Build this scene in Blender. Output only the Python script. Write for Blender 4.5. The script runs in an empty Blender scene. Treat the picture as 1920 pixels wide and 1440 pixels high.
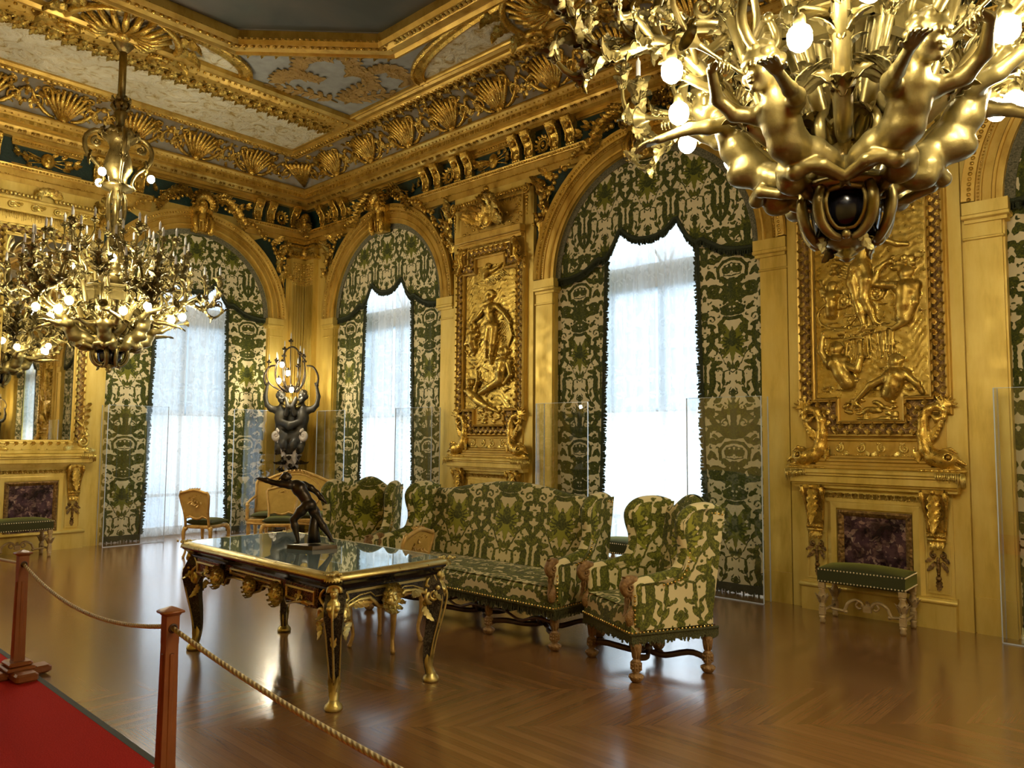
import bpy, math, random
import numpy as np
from mathutils import Matrix, Vector
random.seed(7); RNG = np.random.default_rng(7)
pi = math.pi
sc = bpy.context.scene
COL = sc.collection
# ------------------------------------------------------------------ camera
FPX, YAW, PITCH, ROLL, EYE = 1419.4, 0.749390, 0.0715622, 0.00748308, 1.60
A_, B_ = 12.06, 7.444            # left wall x=-A_, window wall y=B_
XR, YB = 7.40, -1.06             # far right wall, wall behind the camera
CEIL = 6.40
fw = Vector((-math.sin(YAW) * math.cos(PITCH), math.cos(YAW) * math.cos(PITCH), math.sin(PITCH)))
rt = Vector((math.cos(YAW), math.sin(YAW), 0)); up = rt.cross(fw)
rt2 = rt * math.cos(ROLL) + up * math.sin(ROLL); up2 = up * math.cos(ROLL) - rt * math.sin(ROLL)
cam = bpy.data.objects.new('camera', bpy.data.cameras.new('camera')); COL.objects.link(cam)
cam.matrix_world = Matrix(((rt2.x, up2.x, -fw.x, 0), (rt2.y, up2.y, -fw.y, 0), (rt2.z, up2.z, -fw.z, EYE), (0, 0, 0, 1)))
cam.data.sensor_width = 36.0; cam.data.lens = FPX / 1920 * 36; cam.data.clip_start = .05; cam.data.clip_end = 200
sc.camera = cam
# ------------------------------------------------------------------ world, daylight, exposure
sc.view_settings.view_transform = 'Standard'; sc.view_settings.look = 'None'
sc.view_settings.gamma = 1.0; sc.view_settings.use_curve_mapping = False
sc.view_settings.exposure = 1.22
w = bpy.data.worlds.new('world'); sc.world = w; w.use_nodes = True
w.node_tree.nodes['Background'].inputs[0].default_value = (.62, .80, 1.0, 1)
w.node_tree.nodes['Background'].inputs[1].default_value = .75
WINX = [-9.75, -4.80, 0.145, 5.09]
DAY = 70.0
def area(name, loc, rot, sx, sy, power, col):
    l = bpy.data.lights.new(name, 'AREA'); l.shape = 'RECTANGLE'; l.size = sx; l.size_y = sy; l.energy = power; l.color = col
    o = bpy.data.objects.new(name, l); COL.objects.link(o); o.location = loc; o.rotation_euler = rot; return o
for i, x in enumerate(WINX):                      # daylight standing outside each tall window
    area('daylight', (x, B_ + 1.5, 2.3), (pi / 2, 0, 0), 2.6, 4.4, DAY * (1.25 if i == 1 else 1.0), (.80, .90, 1.0)).rotation_euler = (-pi / 2, 0, 0)
area('daylight', (-A_ - 1.5, 5.38, 2.3), (0, 0, 0), 2.5, 4.4, DAY * .55, (.88, .94, 1.0)).rotation_euler = (-pi / 2, 0, pi / 2)
area('daylight', (-A_ - 1.5, 1.0, 2.3), (0, 0, 0), 2.5, 4.4, DAY * .55, (.88, .94, 1.0)).rotation_euler = (-pi / 2, 0, pi / 2)
cy = sc.cycles
cy.use_denoising = True; cy.max_bounces = 6; cy.diffuse_bounces = 3; cy.glossy_bounces = 3; cy.transmission_bounces = 3
cy.transparent_max_bounces = 14; cy.sample_clamp_indirect = 3.0; cy.sample_clamp_direct = 0; cy.caustics_reflective = False
cy.caustics_refractive = False; cy.use_adaptive_sampling = True; cy.adaptive_threshold = .025; cy.blur_glossy = 1.0

# ------------------------------------------------------------------ object helpers
def link(o, parent=None):
    COL.objects.link(o)
    if parent is not None: o.parent = parent
    return o
def tag(o, label=None, cat=None, group=None, kind=None):
    if label: o['label'] = label
    if cat: o['category'] = cat
    if group: o['group'] = group
    if kind: o['kind'] = kind
    return o
def thing(name, label, cat, loc=(0, 0, 0), rz=0., group=None, kind=None, scale=None):
    o = bpy.data.objects.new(name, None); o.empty_display_size = .1; COL.objects.link(o)
    o.location = loc; o.rotation_euler = (0, 0, rz)
    if scale: o.scale = scale
    return tag(o, label, cat, group, kind)
KIDS = {}
def copy_tree(o, parent=None):
    c = o.copy(); COL.objects.link(c)
    if parent is not None: c.parent = parent; KIDS.setdefault(parent.name, []).append(c)
    for ch in KIDS.get(o.name, []): copy_tree(ch, c)
    return c
def dup(root, loc, rz=0., label=None, group=None, scale=None):
    r = copy_tree(root); r.location = loc; r.rotation_euler = (0, 0, rz)
    if label: r['label'] = label
    if group: r['group'] = group
    if scale: r.scale = scale
    return r
def newobj(name, me, mat=None, parent=None, smooth=None):
    if mat is not None and len(me.materials) == 0: me.materials.append(mat)
    o = bpy.data.objects.new(name, me); COL.objects.link(o)
    if parent is not None: o.parent = parent; KIDS.setdefault(parent.name, []).append(o)
    return o
def raw_mesh(name, v, f4, smooth=True):
    """fast quads mesh from arrays"""
    me = bpy.data.meshes.new(name)
    v = np.ascontiguousarray(v, dtype=np.float32); f4 = np.ascontiguousarray(f4, dtype=np.int32)
    me.vertices.add(len(v)); me.vertices.foreach_set('co', v.ravel())
    n = f4.shape[0]; k = f4.shape[1]
    me.loops.add(n * k); me.loops.foreach_set('vertex_index', f4.ravel())
    me.polygons.add(n); me.polygons.foreach_set('loop_start', np.arange(0, n * k, k, dtype=np.int32))
    try: me.polygons.foreach_set('loop_total', np.full(n, k, dtype=np.int32))
    except Exception: pass
    me.polygons.foreach_set('use_smooth', np.full(n, smooth, dtype=bool))
    me.update(calc_edges=True)
    return me
def set_attr(me, name, arr):
    a = me.attributes.new(name, 'FLOAT', 'POINT'); a.data.foreach_set('value', np.ascontiguousarray(arr, dtype=np.float32).ravel())

def rotm(ax, a): return Matrix.Rotation(a, 4, ax)
def T(x, y, z): return Matrix.Translation((x, y, z))
class MB:
    """collects shapes into ONE mesh; local frame for walls: x along, -y out of the wall, z up"""
    def __init__(s): s.v = []; s.f = []; s.sm = []; s.n = 0
    def add(s, v, f, smooth=False, M=None):
        v = np.asarray(v, dtype=float).reshape(-1, 3)
        if M is not None:
            m = np.array(M); v = v @ m[:3, :3].T + m[:3, 3]
            if np.linalg.det(m[:3, :3]) < 0: f = [tuple(q)[::-1] for q in f]
        s.v.append(v); n = s.n
        s.f += [tuple(int(i) + n for i in q) for q in f]; s.sm += [smooth] * len(f); s.n += len(v)
        return s
    def box(s, a, b, M=None, bev=0):
        x0, y0, z0 = a; x1, y1, z1 = b
        if x0 > x1: x0, x1 = x1, x0
        if y0 > y1: y0, y1 = y1, y0
        if z0 > z1: z0, z1 = z1, z0
        if bev <= 0 or min(x1 - x0, y1 - y0, z1 - z0) < 2.2 * bev:
            v = [(x, y, z) for z in (z0, z1) for y in (y0, y1) for x in (x0, x1)]
            f = [(0, 2, 3, 1), (4, 5, 7, 6), (0, 1, 5, 4), (2, 6, 7, 3), (0, 4, 6, 2), (1, 3, 7, 5)]
            return s.add(v, f, False, M)
        c = ((x0 + x1) / 2, (y0 + y1) / 2); prof = [(-bev, z0), (0, z0 + bev), (0, z1 - bev), (-bev, z1)]
        v = []; f = []
        for d, z in prof:
            X0, X1, Y0, Y1 = x0 - d, x1 + d, y0 - d, y1 + d; b_ = bev
            v += [(X0 + b_, Y0, z), (X1 - b_, Y0, z), (X1, Y0 + b_, z), (X1, Y1 - b_, z), (X1 - b_, Y1, z), (X0 + b_, Y1, z), (X0, Y1 - b_, z), (X0, Y0 + b_, z)]
        for k in range(3):
            for i in range(8):
                j = (i + 1) % 8; f.append((k * 8 + i, k * 8 + j, k * 8 + 8 + j, k * 8 + 8 + i))
        f.append(tuple(range(7, -1, -1))); f.append(tuple(range(24, 32)))
        return s.add(v, f, False, M)
    def tube(s, pts, r, seg=8, M=None, closed=False, flat=1.0, smooth=True, nrm=None):
        """tube through pts with radius r (number or list); flat squashes along the fixed normal nrm"""
        P = np.asarray(pts, dtype=float); n = len(P)
        R = np.full(n, r, dtype=float) if np.isscalar(r) else np.interp(np.linspace(0, 1, n), np.linspace(0, 1, len(r)), r)
        tg = np.gradient(P, axis=0) if not closed else (np.roll(P, -1, 0) - np.roll(P, 1, 0))
        tg /= np.maximum(np.linalg.norm(tg, axis=1, keepdims=True), 1e-9)
        a = np.array(nrm, dtype=float) if nrm is not None else (np.array([0, 0, 1.]) if abs(tg[0][2]) < .9 else np.array([1., 0, 0]))
        v = []; u = a
        for i in range(n):
            base = a if nrm is not None else u
            u = base - tg[i] * (base @ tg[i]); l = np.linalg.norm(u)
            if l < 1e-6: u = np.array([tg[i][1], tg[i][2], tg[i][0]]); u -= tg[i] * (u @ tg[i]); l = np.linalg.norm(u)
            u = u / l; w_ = np.cross(tg[i], u)
            for k in range(seg):
                t = 2 * pi * k / seg; v.append(P[i] + R[i] * (u * math.cos(t) * flat + w_ * math.sin(t)))
        f = []
        m = n if closed else n - 1
        for i in range(m):
            i2 = (i + 1) % n
            for k in range(seg):
                k2 = (k + 1) % seg; f.append((i * seg + k, i * seg + k2, i2 * seg + k2, i2 * seg + k))
        if not closed: f.append(tuple(range(seg - 1, -1, -1))); f.append(tuple((n - 1) * seg + k for k in range(seg)))
        return s.add(v, f, smooth, M)
    def cyl(s, a, b, r0, r1=None, seg=12, M=None, smooth=True):
        return s.tube([a, b], [r0, r0 if r1 is None else r1], seg, M, smooth=smooth)
    def lathe(s, prof, seg=16, M=None, smooth=True, sq=False, a0=0):
        """prof (r,z) around z; sq makes it square"""
        v = []; f = []; n = len(prof)
        for r, z in prof:
            for k in range(seg):
                t = 2 * pi * (k + .5 * sq) / seg + a0; q = (1 / math.cos(pi / 4) if sq else 1); v.append((r * q * math.cos(t), r * q * math.sin(t), z))
        for i in range(n - 1):
            for k in range(seg):
                k2 = (k + 1) % seg; f.append((i * seg + k, i * seg + k2, (i + 1) * seg + k2, (i + 1) * seg + k))
        f.append(tuple(range(seg - 1, -1, -1))); f.append(tuple((n - 1) * seg + k for k in range(seg)))
        return s.add(v, f, smooth, M)
    def ball(s, c, r, seg=8, rings=6, M=None, sc_=(1, 1, 1)):
        prof = [(max(1e-4, math.sin(pi * i / rings)), -math.cos(pi * i / rings)) for i in range(rings + 1)]
        m = T(*c) @ Matrix.Diagonal((r * sc_[0], r * sc_[1], r * sc_[2], 1))
        if M is not None: m = M @ m
        return s.lathe(prof, seg, m)
    def prism(s, poly, y0, y1, M=None, smooth=False):
        """poly in x,z extruded from y0 (front) to y1"""
        n = len(poly); area_ = sum(poly[i][0] * poly[(i + 1) % n][1] - poly[(i + 1) % n][0] * poly[i][1] for i in range(n))
        if area_ < 0: poly = poly[::-1]
        v = [(x, y0, z) for x, z in poly] + [(x, y1, z) for x, z in poly]
        f = [tuple(range(n)), tuple(range(2 * n - 1, n - 1, -1))]
        for i in range(n):
            j = (i + 1) % n; f.append((i, i + n, j + n, j))
        return s.add(v, f, smooth, M)
    def sweep(s, path, prof, closed=False, M=None, smooth=False, nrm=(0, -1, 0), caps=True):
        """moulding: path points in the wall plane (x,z) or 3-D; prof list of (a,b): a sideways (left of travel), b out along nrm; mitred"""
        P = [np.array((p[0], 0, p[1]) if len(p) == 2 else p, dtype=float) for p in path]; N = np.array(nrm, dtype=float); n = len(P); v = []; f = []
        k = len(prof)
        for i in range(n):
            d0 = P[i] - P[i - 1] if (closed or i > 0) else P[1] - P[0]
            d1 = P[(i + 1) % n] - P[i] if (closed or i < n - 1) else P[-1] - P[-2]
            d0 = d0 / max(np.linalg.norm(d0), 1e-9); d1 = d1 / max(np.linalg.norm(d1), 1e-9)
            s0 = np.cross(N, d0); s1 = np.cross(N, d1); m = s0 + s1; q = m @ m
            m = s0 if q < 1e-6 else m * (2 / q)
            for a, b in prof: v.append(P[i] + m * a + N * b)
        m_ = n if closed else n - 1
        for i in range(m_):
            i2 = (i + 1) % n
            for j in range(k - 1): f.append((i * k + j, i2 * k + j, i2 * k + j + 1, i * k + j + 1))
        if not closed and caps: f.append(tuple(range(k))); f.append(tuple((n - 1) * k + j for j in range(k - 1, -1, -1)))
        return s.add(v, f, smooth, M)
    def grid(s, fn, nu, nv, M=None, smooth=True):
        U, V = np.meshgrid(np.linspace(0, 1, nu), np.linspace(0, 1, nv), indexing='ij')
        v = np.stack(fn(U, V), -1).reshape(-1, 3)
        f = [(i * nv + j, (i + 1) * nv + j, (i + 1) * nv + j + 1, i * nv + j + 1) for i in range(nu - 1) for j in range(nv - 1)]
        return s.add(v, f, smooth, M)
    # ---- ornament
    def leaf(s, p, d, n, L, W, curl=.5, lobes=4, M=None, th=.12):
        """acanthus leaf from p along d, facing n, curling back"""
        d = np.array(d, float); d /= np.linalg.norm(d); n = np.array(n, float); n -= d * (n @ d); n /= max(np.linalg.norm(n), 1e-9); sd = np.cross(d, n)
        p = np.array(p, float); nu = lobes * 3 + 1; v = []; f = []; pos = p.copy(); ang = 0.
        for i in range(nu):
            t = i / (nu - 1); ang = curl * 2.2 * t * t
            dd = d * math.cos(ang) + n * math.sin(ang); nn = n * math.cos(ang) - d * math.sin(ang)
            if i: pos = pos + dd * (L / (nu - 1))
            wd = W * (math.sin(pi * min(1, .12 + .88 * t) ** .8) ** .7) * (1 - .32 * ((i % 3) == 0) * (i > 0)) * (1 if t < 1 else .15)
            for k, (q, h) in enumerate(((-1, -.35), (-.55, .25), (0, -.12), (.55, .25), (1, -.35))):
                v.append(pos + sd * wd * .5 * q + nn * wd * h * .6 + dd * abs(q) * L * .04)
        for i in range(nu - 1):
            for k in range(4): f.append((i * 5 + k, i * 5 + k + 1, i * 5 + k + 6, i * 5 + k + 5))
        b = len(v); th_ = W * th
        v2 = [np.array(q) - n * th_ for q in v]
        f2 = [tuple(x + b for x in q[::-1]) for q in f]
        rim = [i * 5 for i in range(nu)] + [(nu - 1) * 5 + k for k in range(1, 5)] + [i * 5 + 4 for i in range(nu - 2, -1, -1)] + [3, 2, 1]
        f3 = [(rim[i], rim[i] + b, rim[(i + 1) % len(rim)] + b, rim[(i + 1) % len(rim)]) for i in range(len(rim))]
        return s.add(v + v2, f + f2 + f3, True, M)
    def scroll(s, c, r, turns=1.5, a0=0., rad=.02, M=None, hand=1, plane='xz', tail=None, n=None, rad1=None, flat=1.0):
        """spiral tube: starts at radius r angle a0, winds in"""
        n = n or int(12 * turns) + 2; pts = []
        for i in range(n):
            t = i / (n - 1); a = a0 + hand * t * turns * 2 * pi; q = r * (1 - .86 * t ** .8)
            x, z = q * math.cos(a), q * math.sin(a)
            pts.append({'xz': (c[0] + x, c[1], c[2] + z), 'yz': (c[0], c[1] + x, c[2] + z), 'xy': (c[0] + x, c[1] + z, c[2])}[plane])
        if tail is not None: pts = [tuple(q) for q in tail] + pts
        s.tube(pts, [rad * (.6 if tail is None else .5), rad, rad * .9, rad1 or rad * .5], 6, M, flat=flat)
        return s.ball(pts[-1], (rad1 or rad * .8) * 1.15, 6, 4, M)
    def beads(s, p0, p1, n, r, M=None, sc_=(1, 1, 1), seg=6, rings=4):
        p0 = np.array(p0, float); p1 = np.array(p1, float)
        for i in range(n): s.ball(tuple(p0 + (p1 - p0) * (i + .5) / n), r, seg, rings, M, sc_)
        return s
    def mesh(s, name):
        me = bpy.data.meshes.new(name); V = np.concatenate(s.v) if s.v else np.zeros((0, 3))
        me.vertices.add(len(V)); me.vertices.foreach_set('co', V.astype(np.float32).ravel())
        lt = np.array([len(q) for q in s.f], dtype=np.int32); li = np.fromiter((i for q in s.f for i in q), dtype=np.int32)
        me.loops.add(len(li)); me.loops.foreach_set('vertex_index', li)
        me.polygons.add(len(lt)); me.polygons.foreach_set('loop_start', np.concatenate(([0], np.cumsum(lt)[:-1])).astype(np.int32))
        try: me.polygons.foreach_set('loop_total', lt)
        except Exception: pass
        me.polygons.foreach_set('use_smooth', np.array(s.sm, dtype=bool))
        me.update(calc_edges=True); me.validate()
        return me
    def build(s, name, mat, parent=None, kind=None):
        o = newobj(name, s.mesh(name), mat, parent)
        if kind: o['kind'] = kind
        return o

# ------------------------------------------------------------------ smooth solid sculpting (signed distance -> surface nets)
class Sculpt:
    def __init__(s, lo, hi, h):
        s.lo = np.array(lo, float); s.h = h; s.n = np.ceil((np.array(hi) - s.lo) / h).astype(int) + 1
        s.D = np.full(tuple(s.n), .5, dtype=np.float32)
    def _box(s, lo, hi, k):
        a = np.clip(np.floor((np.array(lo) - k - s.lo) / s.h).astype(int) - 2, 0, s.n); b = np.clip(np.ceil((np.array(hi) + k - s.lo) / s.h).astype(int) + 3, 0, s.n)
        if (b <= a).any(): return None, None
        sl = tuple(slice(a[i], b[i]) for i in range(3))
        g = np.meshgrid(*[s.lo[i] + s.h * np.arange(a[i], b[i]) for i in range(3)], indexing='ij')
        return sl, g
    def _mix(s, sl, d, k, sub):
        D = s.D[sl]; d = d.astype(np.float32)
        if sub:
            d = -d
            if k > 0: hh = np.maximum(k - np.abs(D - d), 0) / k; s.D[sl] = np.maximum(D, d) + hh * hh * k / 4
            else: s.D[sl] = np.maximum(D, d)
        else:
            if k > 0: hh = np.maximum(k - np.abs(D - d), 0) / k; s.D[sl] = np.minimum(D, d) - hh * hh * k / 4
            else: s.D[sl] = np.minimum(D, d)
    def cap(s, a, b, ra, rb=None, k=.01, sub=False):
        a = np.array(a, float); b = np.array(b, float); rb = ra if rb is None else rb; R = max(ra, rb)
        sl, g = s._box(np.minimum(a, b) - R, np.maximum(a, b) + R, k + s.h * 2)
        if sl is None: return s
        ba = b - a; q = max(ba @ ba, 1e-12)
        t = np.clip(((g[0] - a[0]) * ba[0] + (g[1] - a[1]) * ba[1] + (g[2] - a[2]) * ba[2]) / q, 0, 1)
        d = np.sqrt((g[0] - a[0] - ba[0] * t) ** 2 + (g[1] - a[1] - ba[1] * t) ** 2 + (g[2] - a[2] - ba[2] * t) ** 2) - (ra + (rb - ra) * t)
        s._mix(sl, d, k, sub); return s
    def chain(s, pts, rad, k=.01):
        n = len(pts)
        if np.isscalar(rad): rad = [rad] * n
        for i in range(n - 1): s.cap(pts[i], pts[i + 1], rad[i], rad[i + 1], k)
        return s
    def ell(s, c, r, k=.01, sub=False, R=None):
        c = np.array(c, float); r = np.array(r if hasattr(r, '__len__') else (r, r, r), float); m = r.max()
        sl, g = s._box(c - m, c + m, k + s.h * 2)
        if sl is None: return s
        x = [g[i] - c[i] for i in range(3)]
        if R is not None:
            R = np.array(R)[:3, :3]; x = [R[0, i] * x[0] + R[1, i] * x[1] + R[2, i] * x[2] for i in range(3)]
        q = np.sqrt(sum((x[i] / r[i]) ** 2 for i in range(3))); q2 = np.sqrt(sum((x[i] / r[i] ** 2) ** 2 for i in range(3)))
        d = q * (q - 1) / np.maximum(q2, 1e-6)
        d = np.where(q < 1e-4, -r.min(), d)
        s._mix(sl, d, k, sub); return s
    def slab(s, ax, lim, k=0):
        """fill everything with coordinate ax > lim"""
        c = s.lo[ax] + s.h * np.arange(s.n[ax]); sh = [1, 1, 1]; sh[ax] = -1
        s._mix(tuple(slice(None) for _ in range(3)), np.broadcast_to(lim - c.reshape(sh), s.D.shape), k, False); return s
    def surf(s, name, smooth=True, scale=None, cut=False):
        D = s.D
        if cut: D = D.copy(); D[0] = D[-1] = .5; D[:, 0] = D[:, -1] = .5; D[:, :, 0] = D[:, :, -1] = .5
        S = D < 0; n = D.shape
        c = [S[a:n[0] - 1 + a, b:n[1] - 1 + b, e:n[2] - 1 + e] for a in (0, 1) for b in (0, 1) for e in (0, 1)]
        alls = np.logical_and.reduce(c); anys = np.logical_or.reduce(c); act = anys & ~alls
        idx = np.full(act.shape, -1, dtype=np.int64); cells = np.argwhere(act); idx[act] = np.arange(len(cells))
        acc = np.zeros((len(cells), 3)); cnt = np.zeros(len(cells))
        off = [(a, b, e) for a in (0, 1) for b in (0, 1) for e in (0, 1)]
        i0, j0, k0 = cells.T
        for p in off:
            for ax in range(3):
                if p[ax]: continue
                q = list(p); q[ax] = 1
                d0 = D[i0 + p[0], j0 + p[1], k0 + p[2]]; d1 = D[i0 + q[0], j0 + q[1], k0 + q[2]]
                m = (d0 < 0) != (d1 < 0); t = np.where(m, d0 / np.where(m, d0 - d1, 1), 0)
                for x in range(3): acc[:, x] += np.where(m, p[x] + (t if x == ax else 0), 0)
                cnt += m
        v = (cells + acc / cnt[:, None]) * s.h + s.lo
        F = []
        for ax in range(3):
            u, w_ = [(1, 2), (2, 0), (0, 1)][ax]
            sl0 = [slice(1, None)] * 3; sl1 = [slice(1, None)] * 3
            sl0 = [slice(1, n[i] - 1) for i in range(3)]; sl1 = list(sl0); sl0[ax] = slice(0, n[ax] - 1); sl1[ax] = slice(1, n[ax])
            a = S[tuple(sl0)]; b = S[tuple(sl1)]; e = np.argwhere(a != b)
            if not len(e): continue
            flip = a[tuple(e.T)]
            base = e.copy()
            for i in range(3):
                if i != ax: base[:, i] += 1
            def I(du, dw):
                q = base.copy(); q[:, u] -= du; q[:, w_] -= dw; return idx[tuple(q.T)]
            quad = np.stack([I(1, 1), I(0, 1), I(0, 0), I(1, 0)], -1)
            quad[~flip] = quad[~flip][:, ::-1]; F.append(quad)
        F = np.concatenate(F); F = F[(F >= 0).all(1)]
        if scale is not None: v = v * np.array(scale)
        return raw_mesh(name, v, F, smooth)
# ------------------------------------------------------------------ materials (all node based)
def nt(name):
    m = bpy.data.materials.new(name); m.use_nodes = True; n = m.node_tree; b = n.nodes['Principled BSDF']; return m, n, b
def N(n, t, **kw):
    x = n.nodes.new(t)
    for k, v in kw.items():
        if k in x.inputs: x.inputs[k].default_value = v
        else: setattr(x, k, v)
    return x
def ramp(n, fac, stops, interp='LINEAR'):
    r = n.nodes.new('ShaderNodeValToRGB'); r.color_ramp.interpolation = interp; e = r.color_ramp.elements
    while len(e) < len(stops): e.new(.5)
    for i, (p, c) in enumerate(stops): e[i].position = p; e[i].color = (*c, 1) if len(c) == 3 else c
    n.links.new(fac, r.inputs[0]); return r.outputs[0]
def noise(n, scale, detail=3, vec='Object', rough=.55, dist=0., map_=None):
    tc = n.nodes.new('ShaderNodeTexCoord'); x = N(n, 'ShaderNodeTexNoise', Scale=scale, Detail=detail, Roughness=rough, Distortion=dist)
    o = tc.outputs[vec]
    if map_: mp = n.nodes.new('ShaderNodeMapping'); mp.inputs['Scale'].default_value = map_; n.links.new(o, mp.inputs[0]); o = mp.outputs[0]
    n.links.new(o, x.inputs['Vector']); return x.outputs[0]
def bump(n, b, h, strength, dist=.01, prev=None):
    x = N(n, 'ShaderNodeBump', Strength=strength, Distance=dist); n.links.new(h, x.inputs['Height'])
    if prev: n.links.new(prev, x.inputs['Normal'])
    n.links.new(x.outputs[0], b.inputs['Normal']); return x.outputs[0]
def simple(name, c, rough=.5, metal=0., bs=None, bstr=.3, spec=.5, var=None, vs=6.):
    m, n, b = nt(name); b.inputs['Base Color'].default_value = (*c, 1); b.inputs['Roughness'].default_value = rough; b.inputs['Metallic'].default_value = metal
    b.inputs['Specular IOR Level'].default_value = spec
    if var: n.links.new(ramp(n, noise(n, vs, 4), [(.3, c), (.7, var)]), b.inputs['Base Color'])
    if bs: bump(n, b, noise(n, bs, 4), bstr)
    return m
M = {}
def gold(name, c1, c2, c3, rough=.36, metal=.85, bs=40, bstr=.25, vs=5., vo=None, mp_=None):
    """gilding: bright leaf, rubbed warm leaf and brown bole by noise"""
    m, n, b = nt(name); b.inputs['Metallic'].default_value = metal
    f = noise(n, vs, 5, rough=.62, map_=mp_)
    n.links.new(ramp(n, f, [(.28, c3), (.47, c2), (.68, c1)]), b.inputs['Base Color'])
    n.links.new(ramp(n, noise(n, vs * 3, 3), [(.3, (rough - .1,) * 3), (.7, (rough + .12,) * 3)]), b.inputs['Roughness'])
    h = noise(n, bs, 5)
    p = bump(n, b, h, bstr, .01)
    if vo:                                   # chased / carved surface
        tc = n.nodes.new('ShaderNodeTexCoord'); v = N(n, 'ShaderNodeTexVoronoi', Scale=vo); v.feature = 'SMOOTH_F1'
        n.links.new(tc.outputs['Object'], v.inputs['Vector']); bump(n, b, v.outputs[0], .5, .02, p)
    return m
G1, G2, G3 = (.88, .71, .24), (.74, .56, .14), (.56, .40, .09)
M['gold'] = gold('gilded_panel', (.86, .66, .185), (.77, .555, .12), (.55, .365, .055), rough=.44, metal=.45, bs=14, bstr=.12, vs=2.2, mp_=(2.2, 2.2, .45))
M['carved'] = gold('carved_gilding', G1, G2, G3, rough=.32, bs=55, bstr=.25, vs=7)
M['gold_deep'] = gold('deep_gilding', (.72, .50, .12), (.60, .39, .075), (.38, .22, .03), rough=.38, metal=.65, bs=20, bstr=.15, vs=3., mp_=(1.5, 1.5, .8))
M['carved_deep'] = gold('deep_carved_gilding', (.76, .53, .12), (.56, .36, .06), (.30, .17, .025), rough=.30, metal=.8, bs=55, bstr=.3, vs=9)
M['relief'] = gold('relief_gilding', (.70, .52, .13), (.56, .39, .08), (.34, .22, .035), rough=.33, bs=38, bstr=.35, vs=7)
M['chased'] = gold('chased_gilding', G1, G2, (.34, .18, .02), rough=.32, bs=60, bstr=.6, vs=22, vo=26)
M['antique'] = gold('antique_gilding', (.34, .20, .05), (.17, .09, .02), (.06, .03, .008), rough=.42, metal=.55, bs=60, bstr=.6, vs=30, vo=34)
M['ormolu'] = gold('ormolu', (.70, .57, .22), (.62, .49, .16), (.50, .38, .10), rough=.36, metal=.8, bs=80, bstr=.10, vs=9)
M['chandelier'] = gold('chandelier_gilt_bronze', (.34, .27, .095), (.26, .205, .07), (.16, .12, .038), rough=.38, metal=.8, bs=80, bstr=.10, vs=9)
M['bronzegold'] = gold('dark_gilt_bronze', (.34, .26, .09), (.24, .18, .06), (.14, .10, .03), rough=.36, bs=60, bstr=.2, vs=9)
M['umber'] = simple('umber_ground', (.085, .045, .012), .6, .2, 80, .5)
M['green_ground'] = simple('green_frieze_ground', (.006, .026, .019), .5, 0, 40, .6, var=(.012, .042, .032), vs=20)
M['candle'] = simple('wax', (.86, .84, .78), .45)
M['bronze'] = simple('dark_bronze', (.030, .024, .018), .30, .75, 30, .25, var=(.07, .05, .03), vs=9)
M['bronze_black'] = simple('black_patina', (.018, .018, .015), .48, .3, 30, .3, var=(.06, .05, .03), vs=7)
M['ivory_marble'] = simple('white_veined_onyx', (.72, .66, .56), .3, 0, 14, .3, var=(.42, .34, .27), vs=14)
M['velvet'] = simple('green_velvet', (.036, .037, .004), .85, 0, 200, .2)
M['velvet'].node_tree.nodes['Principled BSDF'].inputs['Sheen Weight'].default_value = .8
M['velvet'].node_tree.nodes['Principled BSDF'].inputs['Sheen Tint'].default_value = (.50, .50, .08, 1)
M['velvet'].node_tree.nodes['Principled BSDF'].inputs['Sheen Roughness'].default_value = .35
M['cream_wood'] = simple('cream_gilt_wood', (.62, .47, .24), .45, .2, 40, .35, var=(.40, .26, .09), vs=18)
M['gilt_wood'] = simple('worn_gilt_wood', (.76, .50, .15), .42, .35, 40, .4, var=(.50, .29, .07), vs=16)
M['turned_wood'] = simple('carved_limed_wood', (.44, .25, .08), .5, .1, 70, .7, var=(.20, .10, .025), vs=26)
M['dark_wood'] = simple('dark_walnut', (.055, .026, .014), .35, 0, 30, .2, var=(.11, .05, .02), vs=8)
M['brass'] = simple('brass_nail', (.86, .62, .20), .25, .95)
M['nail'] = simple('pale_brass_nail', (.95, .80, .50), .3, .6)
M['ebony'] = simple('ebony', (.006, .006, .009), .16, 0)
M['oak_post'] = simple('stained_oak', (.36, .115, .022), .38, 0, 20, .2, var=(.22, .06, .012), vs=5)
M['rubber'] = simple('dark_edge', (.06, .062, .05), .8)
M['plaster_back'] = simple('plaster', (.62, .46, .22), .7)
M['paint_frame'] = simple('white_paint', (.80, .80, .78), .5)
# bulbs
m, n, b = nt('lit_bulb'); e = N(n, 'ShaderNodeEmission'); e.inputs[0].default_value = (1.0, .88, .64, 1); e.inputs[1].default_value = 105.
n.links.new(e.outputs[0], n.nodes['Material Output'].inputs[0]); M['bulb'] = m
# mirror
m, n, b = nt('mirror_glass'); b.inputs['Metallic'].default_value = 1; b.inputs['Roughness'].default_value = .015; b.inputs['Base Color'].default_value = (.80, .78, .70, 1); M['mirror'] = m
m, n, b = nt('black_glass'); b.inputs['Base Color'].default_value = (.30, .38, .36, 1); b.inputs['Metallic'].default_value = .45; b.inputs['Roughness'].default_value = .02; b.inputs['IOR'].default_value = 1.9; b.inputs['Specular IOR Level'].default_value = .8; M['tabletop_glass'] = m
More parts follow.
